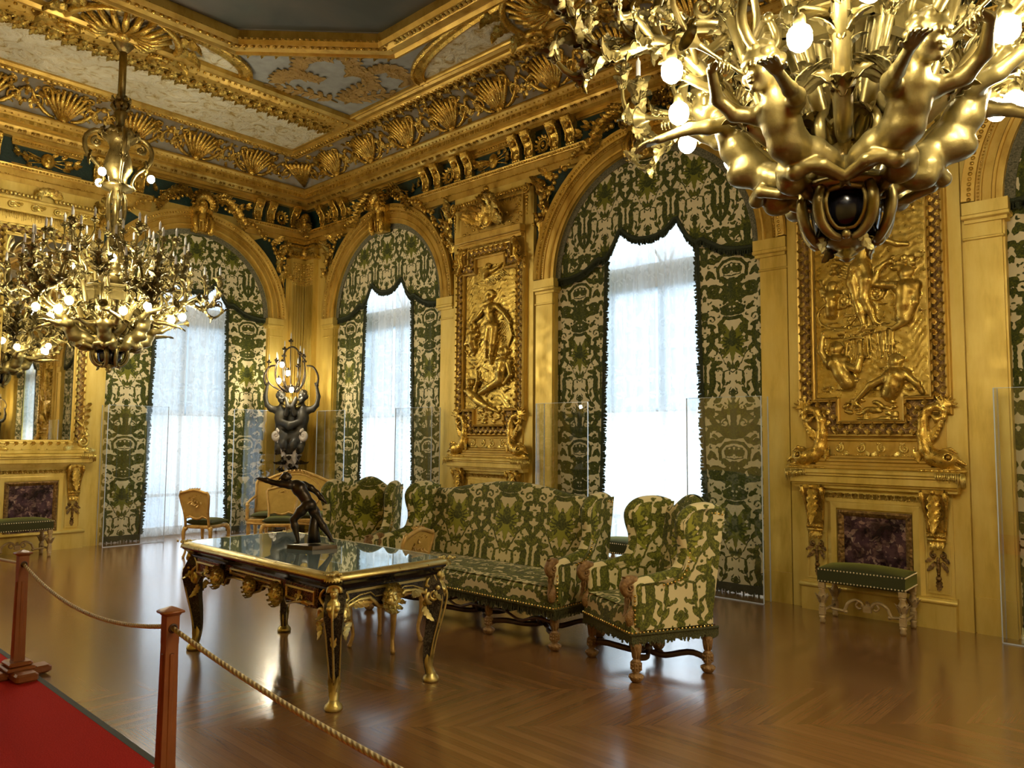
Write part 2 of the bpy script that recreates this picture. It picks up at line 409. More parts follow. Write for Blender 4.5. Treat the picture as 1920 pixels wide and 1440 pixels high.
# clear acrylic: thin sheet, transparent with a Fresnel gloss
def clear(name, ior, tint, rough=.01):
    m, n, b = nt(name); t = N(n, 'ShaderNodeBsdfTransparent'); t.inputs[0].default_value = (*tint, 1); g = N(n, 'ShaderNodeBsdfGlossy', Roughness=rough)
    f = N(n, 'ShaderNodeFresnel', IOR=ior); mx = n.nodes.new('ShaderNodeMixShader'); ge = n.nodes.new('ShaderNodeNewGeometry')
    mr = N(n, 'ShaderNodeMath', operation='MULTIPLY_ADD'); n.links.new(ge.outputs['Backfacing'], mr.inputs[0]); mr.inputs[1].default_value = 1 / ior - ior; mr.inputs[2].default_value = ior; n.links.new(mr.outputs[0], f.inputs['IOR'])
    n.links.new(f.outputs[0], mx.inputs[0]); n.links.new(t.outputs[0], mx.inputs[1]); n.links.new(g.outputs[0], mx.inputs[2]); n.links.new(mx.outputs[0], n.nodes['Material Output'].inputs[0]); return m
M['acrylic'] = clear('clear_acrylic', 1.75, (.965, .975, .98))
M['pane'] = clear('window_pane', 1.3, (.97, .98, .98))
M['acrylic_edge'] = simple('polished_acrylic_edge', (.62, .72, .85), .15, 0, spec=1.)
# sheer lace: transparent + translucent + diffuse, woven figure from an attribute
m, n, b = nt('sheer_lace')
tr = N(n, 'ShaderNodeBsdfTransparent'); tl = N(n, 'ShaderNodeBsdfTranslucent'); df = N(n, 'ShaderNodeBsdfDiffuse')
tl.inputs[0].default_value = (.90, .91, .90, 1); df.inputs[0].default_value = (.80, .80, .77, 1)
at = N(n, 'ShaderNodeAttribute', attribute_name='pat'); m1 = n.nodes.new('ShaderNodeMixShader'); m2 = n.nodes.new('ShaderNodeMixShader'); m1.inputs[0].default_value = .5
dens = ramp(n, at.outputs['Fac'], [(.44, (.56,) * 3), (.56, (.76,) * 3)])
n.links.new(tl.outputs[0], m1.inputs[1]); n.links.new(df.outputs[0], m1.inputs[2]); n.links.new(dens, m2.inputs[0]); n.links.new(tr.outputs[0], m2.inputs[1]); n.links.new(m1.outputs[0], m2.inputs[2])
n.links.new(m2.outputs[0], n.nodes['Material Output'].inputs[0]); M['sheer'] = m
m, n, b = nt('roller_shade_cloth'); tr = N(n, 'ShaderNodeBsdfTransparent'); tl = N(n, 'ShaderNodeBsdfTranslucent'); m2 = n.nodes.new('ShaderNodeMixShader'); m2.inputs[0].default_value = .82
tl.inputs[0].default_value = (.60, .64, .66, 1); n.links.new(tr.outputs[0], m2.inputs[1]); n.links.new(tl.outputs[0], m2.inputs[2]); n.links.new(m2.outputs[0], n.nodes['Material Output'].inputs[0]); M['shade'] = m
# cut velvet damask from the two woven attributes
def damask(name, cream, lightg, darkg, rough=.75, th=.49):
    m, n, b = nt(name); a = N(n, 'ShaderNodeAttribute', attribute_name='pat'); g = N(n, 'ShaderNodeAttribute', attribute_name='tone')
    vein = noise(n, 48, 4, dist=1.2)
    add = N(n, 'ShaderNodeMath', operation='MULTIPLY_ADD'); n.links.new(vein, add.inputs[0]); add.inputs[1].default_value = 1.15; n.links.new(g.outputs['Fac'], add.inputs[2])
    gc = ramp(n, add.outputs[0], [(.40, darkg), (.62, tuple(x * 1.5 for x in darkg)), (.80, tuple(.5 * (x + y) for x, y in zip(darkg, lightg))), (1.0, lightg)])
    mk = ramp(n, a.outputs['Fac'], [(th - .025, (0, 0, 0)), (th + .025, (1, 1, 1))])
    mx = N(n, 'ShaderNodeMix', data_type='RGBA'); n.links.new(mk, mx.inputs[0]); mx.inputs[6].default_value = (*cream, 1); n.links.new(gc, mx.inputs[7]); n.links.new(mx.outputs[2], b.inputs['Base Color'])
    b.inputs['Roughness'].default_value = rough; b.inputs['Sheen Weight'].default_value = .15; b.inputs['Specular IOR Level'].default_value = .15
    bump(n, b, mk, .5, .004); return m
M['damask'] = damask('green_and_cream_cut_velvet', (.80, .69, .40), (.20, .20, .022), (.034, .042, .009))
M['damask_seat'] = damask('green_and_cream_cut_velvet_upholstery', (.80, .66, .32), (.38, .36, .04), (.060, .064, .010), th=.45)
M['fringe'] = simple('dark_green_fringe', (.018, .026, .010), .9, 0, 120, .9, var=(.06, .07, .03), vs=160)
M['fringe_seat'] = simple('olive_fringe', (.045, .045, .012), .9, 0, 120, .9, var=(.13, .12, .03), vs=120)
M['braid'] = simple('woven_braid', (.06, .065, .03), .85, 0, 120, .8, var=(.30, .27, .16), vs=70)
# breccia marble
m, n, b = nt('violet_breccia_marble'); tc = n.nodes.new('ShaderNodeTexCoord'); v = N(n, 'ShaderNodeTexVoronoi', Scale=24.); v.feature = 'F1'
nz = N(n, 'ShaderNodeTexNoise', Scale=9., Detail=6.); n.links.new(tc.outputs['Object'], nz.inputs['Vector']); ad = n.nodes.new('ShaderNodeVectorMath'); ad.operation = 'MULTIPLY_ADD'
n.links.new(nz.outputs['Color'], ad.inputs[0]); ad.inputs[1].default_value = (.25,) * 3; n.links.new(tc.outputs['Object'], ad.inputs[2]); n.links.new(ad.outputs[0], v.inputs['Vector'])
c1 = ramp(n, v.outputs['Color'], [(.30, (.075, .036, .045)), (.55, (.12, .06, .06)), (.72, (.30, .17, .13)), (.9, (.52, .38, .27))])
c2 = ramp(n, nz.outputs[0], [(.40, (.06, .034, .04)), (.60, (1, 1, 1))]); mx = N(n, 'ShaderNodeMix', data_type='RGBA', blend_type='MULTIPLY'); mx.inputs[0].default_value = .85
n.links.new(c1, mx.inputs[6]); n.links.new(c2, mx.inputs[7]); n.links.new(mx.outputs[2], b.inputs['Base Color']); b.inputs['Roughness'].default_value = .18; M['marble'] = m
# parquet: chevron courses of narrow oak strips
m, n, b = nt('chevron_parquet'); tc = n.nodes.new('ShaderNodeTexCoord'); sx = n.nodes.new('ShaderNodeSeparateXYZ')
mp = n.nodes.new('ShaderNodeMapping'); mp.inputs['Rotation'].default_value = (0, 0, pi / 4); n.links.new(tc.outputs['Object'], mp.inputs[0]); n.links.new(mp.outputs[0], sx.inputs[0])
def mth(op, a, b_=None, c=None):
    x = n.nodes.new('ShaderNodeMath'); x.operation = op
    for i, q in enumerate((a, b_, c)):
        if q is None: continue
        if isinstance(q, (int, float)): x.inputs[i].default_value = q
        else: n.links.new(q, x.inputs[i])
    return x.outputs[0]
W_, S_ = .62, .075
pp = mth('PINGPONG', sx.outputs[0], W_); yy = mth('ADD', sx.outputs[1], pp); q = mth('DIVIDE', yy, S_); idx = mth('FLOOR', q); course = mth('FLOOR', mth('DIVIDE', sx.outputs[0], W_))
cx = n.nodes.new('ShaderNodeCombineXYZ'); n.links.new(idx, cx.inputs[0]); n.links.new(course, cx.inputs[1]); wn = N(n, 'ShaderNodeTexWhiteNoise', noise_dimensions='3D'); n.links.new(cx.outputs[0], wn.inputs['Vector'])
gr = n.nodes.new('ShaderNodeCombineXYZ'); n.links.new(mth('MULTIPLY', q, 6.), gr.inputs[0]); n.links.new(mth('MULTIPLY', sx.outputs[0], 3.), gr.inputs[1]); n.links.new(course, gr.inputs[2])
gn = N(n, 'ShaderNodeTexNoise', Scale=2.2, Detail=5.); n.links.new(gr.outputs[0], gn.inputs['Vector'])
tone = mth('ADD', mth('MULTIPLY', wn.outputs['Value'], .34), mth('MULTIPLY', gn.outputs[0], .66))
fc = ramp(n, tone, [(.20, (.185, .080, .024)), (.50, (.245, .112, .034)), (.80, (.31, .150, .048))])
seam = mth('PINGPONG', q, .5); se = ramp(n, seam, [(.0, (.45,) * 3), (.035, (1,) * 3)])
mx = N(n, 'ShaderNodeMix', data_type='RGBA', blend_type='MULTIPLY'); mx.inputs[0].default_value = .7; n.links.new(fc, mx.inputs[6]); n.links.new(se, mx.inputs[7]); n.links.new(mx.outputs[2], b.inputs['Base Color'])
rr = noise(n, 1.4, 4); b.inputs['Roughness'].default_value = .24; b.inputs['Specular IOR Level'].default_value = .6; b.inputs['IOR'].default_value = 1.5; b.inputs['Coat Weight'].default_value = .55; b.inputs['Coat Roughness'].default_value = .15; b.inputs['Coat IOR'].default_value = 1.5
M['floor'] = m
m, n, b = nt('red_carpet_pile'); n.links.new(ramp(n, noise(n, 160, 3), [(.3, (.40, .016, .010)), (.7, (.60, .035, .020))]), b.inputs['Base Color']); b.inputs['Roughness'].default_value = .95; b.inputs['Specular IOR Level'].default_value = .1; bump(n, b, noise(n, 260, 3), .8, .004); M['carpet'] = m
# ceiling painting: generic dark stormy sky; white stucco; grey-blue ground with gilt figures
m, n, b = nt('stormy_sky_painting'); f = noise(n, .9, 6, dist=.5); g_ = noise(n, .5, 3)
mx = N(n, 'ShaderNodeMix', data_type='RGBA'); n.links.new(ramp(n, g_, [(.42, (0, 0, 0)), (.6, (1, 1, 1))]), mx.inputs[0])
n.links.new(ramp(n, f, [(.3, (.028, .034, .024)), (.55, (.060, .066, .045)), (.75, (.10, .085, .05))]), mx.inputs[6]); n.links.new(ramp(n, f, [(.3, (.045, .042, .035)), (.6, (.12, .085, .05)), (.8, (.22, .10, .05))]), mx.inputs[7]); n.links.new(mx.outputs[2], b.inputs['Base Color']); b.inputs['Roughness'].default_value = .6; M['painting'] = m
m, n, b = nt('white_gilt_stucco'); f = noise(n, 5.5, 6, dist=1.6, rough=.6)
n.links.new(ramp(n, f, [(.34, (.48, .32, .08)), (.42, (.76, .64, .34)), (.50, (.84, .76, .50)), (.8, (.90, .85, .64))]), b.inputs['Base Color']); b.inputs['Roughness'].default_value = .55; bump(n, b, f, .9, .10); M['stucco'] = m
m, n, b = nt('blue_grey_ceiling_ground'); n.links.new(ramp(n, noise(n, 7, 4), [(.3, (.26, .26, .215)), (.7, (.36, .365, .31))]), b.inputs['Base Color']); b.inputs['Roughness'].default_value = .6; M['bluegrey'] = m
m, n, b = nt('cove_ground'); n.links.new(ramp(n, noise(n, 9, 4), [(.35, (.26, .20, .11)), (.6, (.30, .27, .20))]), b.inputs['Base Color']); b.inputs['Roughness'].default_value = .55; M['coveground'] = m
m, n, b = nt('tortoiseshell_boulle'); f = noise(n, 26, 4, dist=2.2, rough=.5)
n.links.new(ramp(n, f, [(.47, (.030, .010, .006)), (.50, (.30, .20, .08)), (.53, (.28, .19, .07)), (.56, (.030, .010, .006))]), b.inputs['Base Color']); b.inputs['Roughness'].default_value = .25; M['boulle'] = m
m, n, b = nt('pewter_boulle'); f = noise(n, 30, 4, dist=2.6, rough=.5)
n.links.new(ramp(n, f, [(.46, (.010, .008, .008)), (.49, (.13, .11, .075)), (.52, (.12, .10, .065)), (.55, (.010, .008, .008))]), b.inputs['Base Color']); b.inputs['Roughness'].default_value = .28; M['boulle2'] = m
m, n, b = nt('woven_cane'); tc = n.nodes.new('ShaderNodeTexCoord'); ck = N(n, 'ShaderNodeTexWave', Scale=60., Distortion=0.); ck.bands_direction = 'DIAGONAL'; n.links.new(tc.outputs['Object'], ck.inputs['Vector'])
n.links.new(ramp(n, noise(n, 10, 3), [(.3, (.56, .34, .06)), (.7, (.70, .46, .10))]), b.inputs['Base Color']); b.inputs['Roughness'].default_value = .5; bump(n, b, ck.outputs[0], .5, .004); M['cane'] = m
m, n, b = nt('twisted_rope'); tc = n.nodes.new('ShaderNodeTexCoord'); wv = N(n, 'ShaderNodeTexWave', Scale=22., Distortion=0.); wv.bands_direction = 'DIAGONAL'; n.links.new(tc.outputs['Object'], wv.inputs['Vector'])
n.links.new(ramp(n, wv.outputs[0], [(.0, (.42, .29, .10)), (.45, (.72, .55, .25))]), b.inputs['Base Color']); b.inputs['Roughness'].default_value = .6; bump(n, b, wv.outputs[0], .9, .008); M['rope'] = m

# ------------------------------------------------------------------ the damask figure, drawn once as a field
TW, TH, RES = .65, 2.35, .005
nu_, nz_ = int(round(TW / 2 / RES)) + 1, int(round(TH / RES))
UU, ZZ = np.meshgrid(np.arange(nu_) * RES, np.arange(nz_) * RES, indexing='ij')
FD = np.full(UU.shape, -.05); TN = np.zeros(UU.shape)
def pset(d, tone, cut=False):
    global FD, TN
    if cut: FD = np.minimum(FD, -d); return
    w_ = d > 0; TN = np.where(w_, tone, TN); FD = np.maximum(FD, d)
def p_line(pts, wd, tone=.12, cut=False):
    pts = np.array(pts, float); n_ = len(pts); W = np.interp(np.linspace(0, 1, n_), np.linspace(0, 1, len(wd)), wd) if hasattr(wd, '__len__') else np.full(n_, wd)
    for dz in (-TH, 0, TH):
        best = np.full(UU.shape, -1.)
        if pts[:, 1].max() + dz < -.1 or pts[:, 1].min() + dz > TH + .1: continue
        for i in range(n_ - 1):
            a, b_ = pts[i] + (0, dz), pts[i + 1] + (0, dz); ba = b_ - a; q = max(ba @ ba, 1e-9)
            t = np.clip(((UU - a[0]) * ba[0] + (ZZ - a[1]) * ba[1]) / q, 0, 1)
            best = np.maximum(best, W[i] + (W[i + 1] - W[i]) * t - np.hypot(UU - a[0] - ba[0] * t, ZZ - a[1] - ba[1] * t))
        pset(best, tone, cut)
def p_leaf(x, z, ang, L, W, tone=.12, cut=False, lob=0):
    d = (math.cos(ang), math.sin(ang)); pts = [(x + d[0] * L * t, z + d[1] * L * t) for t in np.linspace(0, 1, 7)]
    wd = [W * .15, W * .5 * (1 + lob), W * (1 - .2 * lob), W * .95 * (1 + .1 * lob), W * .7 * (1 - .2 * lob), W * .45, .001]
    p_line(pts, wd, tone, cut)
def p_disc(x, z, r, tone=.12, cut=False): p_line([(x, z), (x, z + 1e-4)], r, tone, cut)
def p_spiral(x, z, r, a0, turns, wd, tone=.12, hand=1, cut=False, leaves=False):
    k = int(16 * turns); pts = []
    for i in range(k + 1):
        t = i / k; a = a0 + hand * t * turns * 2 * pi; q = r * (1 - .85 * t); pts.append((x + q * math.cos(a), z + q * math.sin(a)))
    p_line(pts, [wd * .8, wd, wd * .8, wd * .6], tone, cut); p_disc(*pts[-1], wd * 1.35, tone, cut)
    if leaves:
        for i in range(0, int(k * .55), 3):
            a = a0 + hand * i / k * turns * 2 * pi; p_leaf(pts[i][0], pts[i][1], a + hand * .9, r * .45, wd * .8, tone)
S0 = 1.55
for k in range(16):                                           # sun mask: petals, rays, face
    a = pi / 2 + k * pi / 8; L = .155 if k % 2 == 0 else .115
    if math.cos(a) > -.3: p_leaf(.0 + .03 * math.cos(a), S0 + .04 * math.sin(a), a, L, .026, .55)
p_leaf(0, S0 - .05, -pi / 2, .22, .034, .62); p_leaf(.02, S0 - .05, -pi / 3.1, .19, .028, .6); p_leaf(.03, S0 + .05, 1.25, .17, .024, .6)
p_disc(0, S0, .062, .02); p_leaf(.0, S0 + .03, pi / 2, .13, .05, .1)
for k in range(5): p_leaf(.045, S0 + .02 - k * .02, -.2 + (2 - k) * .45, .085, .014, .02)
p_line([(0, S0 + .36), (.05, S0 + .365), (.115, S0 + .385)], .026, .05); p_line([(0, S0 + .30), (.045, S0 + .305), (.10, S0 + .315)], .022, .05)   # crown
for k in range(4): p_leaf(.035 * k, S0 + .38 + .006 * k, 1.5 - .18 * k, .075, .017, .08)
p_line([(.10, S0 + .30), (.15, S0 + .24), (.14, S0 + .12), (.16, S0 + .10)], [.02, .03, .022, .02], .15); p_line([(.16, S0 + .1), (.155, S0 + .03)], [.012, .016], .1); p_disc(.155, S0 + .0, .014, .1)
p_line([(.10, S0 + .22), (.105, S0 + .13)], [.014, .014], .2); p_disc(.105, S0 + .11, .012, .1)
p_spiral(.245, S0 + .30, .075, -pi / 2, 1.2, .009, .1, 1); p_line([(.245, S0 + .22), (.23, S0 + .10), (.24, S0 - .02), (.30, S0 - .14), (.325, S0 - .2)], [.014, .022, .03, .022, .012], .08)
p_disc(.235, S0 + .10, .036, .12); p_leaf(.235, S0 + .10, -.5, .11, .025, .1); p_leaf(.29, S0 + .30, .9, .09, .02, .1); p_disc(.325, S0 + .36, .05, .12); p_leaf(.325, S0 + .30, -pi / 2, .12, .02, .1)
for (x, z, a, L, W) in ((.09, -.16, .9, .11, .030), (.13, -.25, -.35, .11, .030), (.06, -.25, -1.8, .10, .026), (.18, -.12, 1.2, .10, .026), (.0, -.36, pi / 2, .10, .020), (.05, -.36, 2.4, .06, .016), (.12, -.36, .6, .07, .018)):
    p_leaf(x, S0 + z, a, L, W, .18, lob=.35)
p_line([(.0, S0 - .40), (.05, S0 - .36), (.10, S0 - .26), (.14, S0 - .16), (.19, S0 - .10)], .006, .1); p_line([(.05, S0 - .36), (.12, S0 - .38), (.16, S0 - .34)], .006, .1)
for x, z in ((.03, -.30), (.075, -.20), (.17, -.20), (.15, -.42), (.20, -.24)): p_disc(x, S0 + z, .010, .1)
p_line([(.225, S0 - .28), (.245, S0 - .38), (.235, S0 - .52), (.26, S0 - .66), (.30, S0 - .74)], [.012, .034, .034, .028, .02], .08)      # herm terms at the sides
p_disc(.225, S0 - .29, .036, .1); p_spiral(.19, S0 - .36, .035, 0, 1.1, .008, .1, 1); p_leaf(.24, S0 - .26, 1.9, .09, .014, .2); p_leaf(.23, S0 - .26, 1.3, .09, .014, .2)
p_line([(.325, S0 - .30), (.325, S0 - .80)], [.016, .006, .018], .1); p_spiral(.30, S0 - .55, .03, pi, 1.0, .007, .1, -1)
for (x, z, a, L, W) in ((.12, -.46, 1.7, .10, .014), (.11, -.56, 1.5, .12, .022), (.15, -.55, .9, .07, .013), (.17, -.64, 1.7, .10, .02), (.135, -.66, 2.0, .09, .018), (.20, -.72, 1.2, .09, .02)):
    p_leaf(x, S0 + z, a, L, W, .15)
p_line([(.11, S0 - .44), (.125, S0 - .58), (.17, S0 - .72)], .008, .1)
for k in range(6):                                            # palmette and urn
    a = pi / 2 - k * .30; p_leaf(.008, S0 - .92, a, .22 - .016 * k, .020, .30 if k % 2 else .12)
p_disc(0, S0 - .72, .035, .12); p_leaf(0, S0 - .70, pi / 2, .10, .035, .1); p_line([(0, S0 - .90), (0, S0 - 1.02), (0, S0 - 1.16)], [.05, .036, .062], .04)
p_line([(.05, S0 - 1.16), (.10, S0 - 1.08), (.13, S0 - .97), (.11, S0 - .87), (.15, S0 - .80)], [.03, .045, .05, .03, .012], .12)
p_spiral(.105, S0 - 1.04, .05, pi / 2, 1.1, .012, .1, -1, cut=True)
for k in range(5): p_leaf(.14, S0 - .84 - .07 * k, .5 - .25 * k, .085, .02, .14)
p_line([(0, S0 - 1.20), (.08, S0 - 1.19), (.17, S0 - 1.12), (.25, S0 - 1.0), (.29, S0 - .86)], [.05, .045, .035, .03, .02], .10); p_spiral(.27, S0 - .90, .065, -pi / 2, 1.3, .016, .12, 1, leaves=True)
p_line([(.325, S0 - 1.30), (.31, S0 - 1.2), (.28, S0 - 1.1)], [.04, .03, .015], .1); p_spiral(.24, S0 - 1.26, .06, pi / 2, 1.3, .018, .12, 1, leaves=True)
p_line([(0, S0 - 1.28), (.10, S0 - 1.30), (.17, S0 - 1.38), (.16, S0 - 1.50), (.07, S0 - 1.55), (0, S0 - 1.55)], .018, .1); p_disc(.07, S0 - 1.42, .045, .1); p_leaf(.03, S0 - 1.46, pi / 2, .13, .03, .14)
p_line([(.02, S0 - 1.55), (.02, S0 - 1.80)], [.03, .016, .03], .08); p_leaf(.03, S0 - 1.66, .35, .15, .022, .15); p_leaf(.03, S0 - 1.74, -.1, .11, .018, .15)
p_spiral(.20, S0 - 1.66, .115, pi * .9, 1.25, .030, .13, 1, leaves=True); p_line([(.09, S0 - 1.63), (.06, S0 - 1.75), (.02, S0 - 1.86)], [.03, .024, .012], .1)
p_leaf(.30, S0 - 1.52, 1.9, .12, .03, .13); p_disc(.315, S0 - 1.60, .03, .1); p_leaf(.31, S0 - 1.80, 1.2, .12, .024, .13)
for x, z in ((.14, -1.86), (.19, -1.90), (.23, -1.86), (.10, -1.93), (.28, -1.93), (.06, -1.90)): p_disc(x, S0 + z, .013, .1)
p_line([(.10, S0 - 1.98), (.06, S0 - 1.90), (.0, S0 - 1.95)], .008, .1)
p_leaf(.13, S0 + .42, 2.6, .12, .035, .1, lob=.4); p_leaf(.16, S0 + .40, .9, .12, .030, .12, lob=.4); p_leaf(0, S0 + .46, pi / 2, .13, .045, .14); p_leaf(.05, S0 + .60, -1.1, .13, .03, .12, lob=.4)
p_leaf(.17, S0 + .12, -.9, .10, .028, .12, lob=.4); p_leaf(.30, S0 + .02, 2.6, .12, .032, .12, lob=.4); p_leaf(.20, S0 + .20, .4, .12, .030, .1, lob=.4); p_leaf(.32, S0 - .28, 2.0, .12, .035, .12, lob=.4)
p_leaf(.26, S0 - .60, .6, .11, .030, .12, lob=.4); p_leaf(.22, S0 - .78, 2.4, .12, .034, .12, lob=.4); p_leaf(.30, S0 - .98, 2.2, .14, .04, .12, lob=.4); p_leaf(.20, S0 - 1.12, .3, .13, .04, .12, lob=.4)
p_leaf(.12, S0 - 1.22, -.7, .14, .036, .12, lob=.4); p_leaf(.06, S0 - 1.60, 1.0, .14, .035, .12, lob=.4); p_leaf(.28, S0 - 1.40, -2.2, .14, .035, .12, lob=.4); p_leaf(.10, S0 - 1.80, .9, .13, .034, .13, lob=.4)
p_line([(.0, S0 - 1.33), (.09, S0 - 1.36), (.10, S0 - 1.48), (0, S0 - 1.50)], .006, .1); p_line([(0, S0 - 1.40), (.09, S0 - 1.45)], .005, .1); p_line([(0, S0 - 1.47), (.09, S0 - 1.39)], .005, .1)
p_spiral(.27, S0 - .08, .05, pi, 1.2, .013, .12, -1, leaves=True); p_spiral(.10, S0 - .84, .04, 0, 1.1, .008, .1, 1, cut=True)
_r = np.random.default_rng(8); _k = 0
for _t in range(900):                                          # small sprigs in the open ground
    _x, _z = _r.uniform(.01, .315), _r.uniform(0, TH); _ii, _jj = int(_x / RES), int(_z / RES) % nz_
    if FD[_ii, _jj] > -.011: continue
    _a = _r.uniform(0, 2 * pi); p_leaf(_x, _z, _a, .045, .0085, .14)
    if _k % 2: p_leaf(_x, _z, _a + 1.2, .034, .007, .14)
    _k += 1
    if _k > 22: break
_n = np.random.default_rng(3).random((24, 160)); _a = UU / .0145; _b = ZZ / TH * 160; _i = np.floor(_a).astype(int) % 23; _j = np.floor(_b).astype(int) % 160; _u = _a % 1; _v = _b % 1
_q = (_n[_i, _j] * (1 - _u) + _n[_i + 1, _j] * _u) * (1 - _v) + (_n[_i, (_j + 1) % 160] * (1 - _u) + _n[_i + 1, (_j + 1) % 160] * _u) * _v
FD = np.clip((FD + (_q - .46) * .011) * 18 + .5, 0, 1)      # ragged leaf edges
def pattern(u, z):
    """u, z in metres on the cloth -> (figure, tone)"""
    u = np.abs((np.asarray(u) + TW / 2) % TW - TW / 2) / RES; z = (np.asarray(z) % TH) / RES
    i = np.clip(np.floor(u).astype(int), 0, nu_ - 2); j = np.floor(z).astype(int) % nz_; j2 = (j + 1) % nz_; a = np.clip(u - i, 0, 1); b_ = z - np.floor(z)
    def s(Q): return (Q[i, j] * (1 - a) + Q[i + 1, j] * a) * (1 - b_) + (Q[i, j2] * (1 - a) + Q[i + 1, j2] * a) * b_
    return s(FD), s(TN)
def cloth(name, fn, nu, nv, uv, mat, parent=None, thick=0.):
    """grid cloth; fn(U,V)->x,y,z ; uv(U,V)->cloth metres"""
    U, V = np.meshgrid(np.linspace(0, 1, nu), np.linspace(0, 1, nv), indexing='ij'); X = np.stack(fn(U, V), -1).reshape(-1, 3)
    i = np.arange(nu * nv).reshape(nu, nv); F = np.stack([i[:-1, :-1], i[1:, :-1], i[1:, 1:], i[:-1, 1:]], -1).reshape(-1, 4)
    me = raw_mesh(name, X, F); p, t = pattern(*uv(U, V)); set_attr(me, 'pat', p); set_attr(me, 'tone', t)
    o = newobj(name, me, mat, parent)
    return o
# ------------------------------------------------------------------ the room shell
WALLS = {'R': (lambda u: (u, B_, 0), 0.), 'L': (lambda u: (-A_, u, 0), pi / 2), 'F': (lambda u: (XR, u, 0), -pi / 2), 'K': (lambda u: (u, YB, 0), pi)}
def at_wall(o, wall, u, z=0., out=0.):
    l, r = WALLS[wall]; p = Vector(l(u)); n_ = Vector((math.sin(r), -math.cos(r), 0))
    p = p + n_ * out; p.z = z; o.location = p; o.rotation_euler = (0, 0, r); return o
SPR, HO, HL = 3.66, 1.387, 1.30          # spring line, half openings (window wall / end wall)
LW = [5.40, 0.98]; LC = 3.19             # end-wall windows, centre of the end wall
def wall_mesh(name, u0, u1, ops, half, mat, wall, top=6.1, th=.55):
    mb = MB(); e = [u0]
    for c in sorted(ops): e += [c - half, c + half]
    e.append(u1)
    for i in range(0, len(e), 2): mb.box((e[i], 0, 0), (e[i + 1], th, top))
    for c in ops:
        arc = [(c + half * math.cos(t), SPR + half * math.sin(t)) for t in np.linspace(0, pi, 29)]
        mb.prism(arc + [(c - half, top), (c + half, top)], 0, th)
        for k in range(28): pass
    o = mb.build(name, mat, kind='structure'); return at_wall(o, wall, 0)
wall_mesh('wall_right', -A_ - .55, XR + .55, WINX, HO, M['gold'], 'R')
wall_mesh('wall_left', YB - .55, B_ , LW, HL, M['gold'], 'L')
o = MB().box((-(B_ + .55), 0, 0), (-YB + .55, .3, 6.1)).build('wall_front', M['gold'], kind='structure'); o.location = (XR, 0, 0); o.rotation_euler = (0, 0, -pi / 2)
o = MB().box((-XR - .3, 0, 0), (A_ + .55, .3, 6.1)).build('wall_back', M['gold'], kind='structure'); o.location = (0, YB, 0); o.rotation_euler = (0, 0, pi)
o = MB().box((-A_ - .6, YB - .4, -.12), (XR + .4, B_ + .6, 0)).build('floor', M['floor'], kind='structure')
o = MB().box((-A_ - .3, YB - .3, CEIL + .002), (XR + .3, B_ + .3, CEIL + .12)).build('ceiling', M['bluegrey'], kind='structure')

# ---- cornice, cove, frieze bands round the room (plan sweeps: a = into the room, b = height)
RECT = [(-A_, YB, 0), (XR, YB, 0), (XR, B_, 0), (-A_, B_, 0)]
def ring(name, prof, mat, off=0., smooth=False):
    r = [(x + (off if x < 0 else -off), y + (off if y < 0 else -off), 0) for x, y, _ in RECT]
    mb = MB(); mb.sweep(r, prof, closed=True, nrm=(0, 0, 1), smooth=smooth); return mb.build(name, mat, kind='structure')
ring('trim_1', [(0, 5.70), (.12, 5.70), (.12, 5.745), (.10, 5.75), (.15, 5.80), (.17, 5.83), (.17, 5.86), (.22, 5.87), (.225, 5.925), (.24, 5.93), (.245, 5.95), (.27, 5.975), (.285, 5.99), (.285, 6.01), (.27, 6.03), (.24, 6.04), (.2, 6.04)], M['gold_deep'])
cv = [(.24 + .42 * (1 - math.cos(t)) ** 1.0, 6.03 + .345 * math.sin(t)) for t in np.linspace(0, pi / 2, 9)]
ring('trim_2', cv, M['coveground'], smooth=True)
mb = MB()
def molding(mb, path, closed, sc_=1.0, z=CEIL, kind=0):
    pr = [(0, 0), (0, -.03), (.02, -.045), (.05, -.05), (.07, -.03), (.10, -.025), (.13, -.06), (.17, -.07), (.20, -.055), (.22, -.02), (.25, -.03), (.27, -.03), (.27, 0)]
    mb.sweep([(x, y, z) for x, y in path], [(a * sc_, b_ * sc_) for a, b_ in pr], closed=closed, nrm=(0, 0, 1))
Y0c, Y1c, X0c, X1c = YB + .66, B_ - .66, -A_ + .66, XR - .66
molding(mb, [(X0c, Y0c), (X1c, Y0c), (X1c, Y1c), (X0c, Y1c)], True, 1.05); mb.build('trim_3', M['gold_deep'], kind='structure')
# egg beads on that moulding, both visible sides
mb = MB(); mb2 = MB()
for i in range(150):
    x = X0c + .2 + i * .075
    if x < .6: mb.ball((x, Y1c - .155, CEIL - .07), .034, 6, 4, None, (.75, 1.5, .7))
for i in range(100):
    y = Y1c - .2 - i * .075
    if y > -.3: mb.ball((X0c + .155, y, CEIL - .07), .034, 6, 4, None, (1.5, .75, .7))
mb.build('trim_4', M['carved_deep'], kind='structure')
# enriched small moulding under the crown
mb = MB()
for i in range(118):
    x = -A_ + .3 + i * .1
    if x < .3: mb.box((x, B_ - .232, 5.875), (x + .06, B_ - .21, 5.925))
for i in range(80):
    y = B_ - .3 - i * .1
    if y > YB + .2: mb.box((-A_ + .21, y - .06, 5.875), (-A_ + .232, y, 5.925))
mb.build('trim_5', M['carved_deep'], kind='structure')

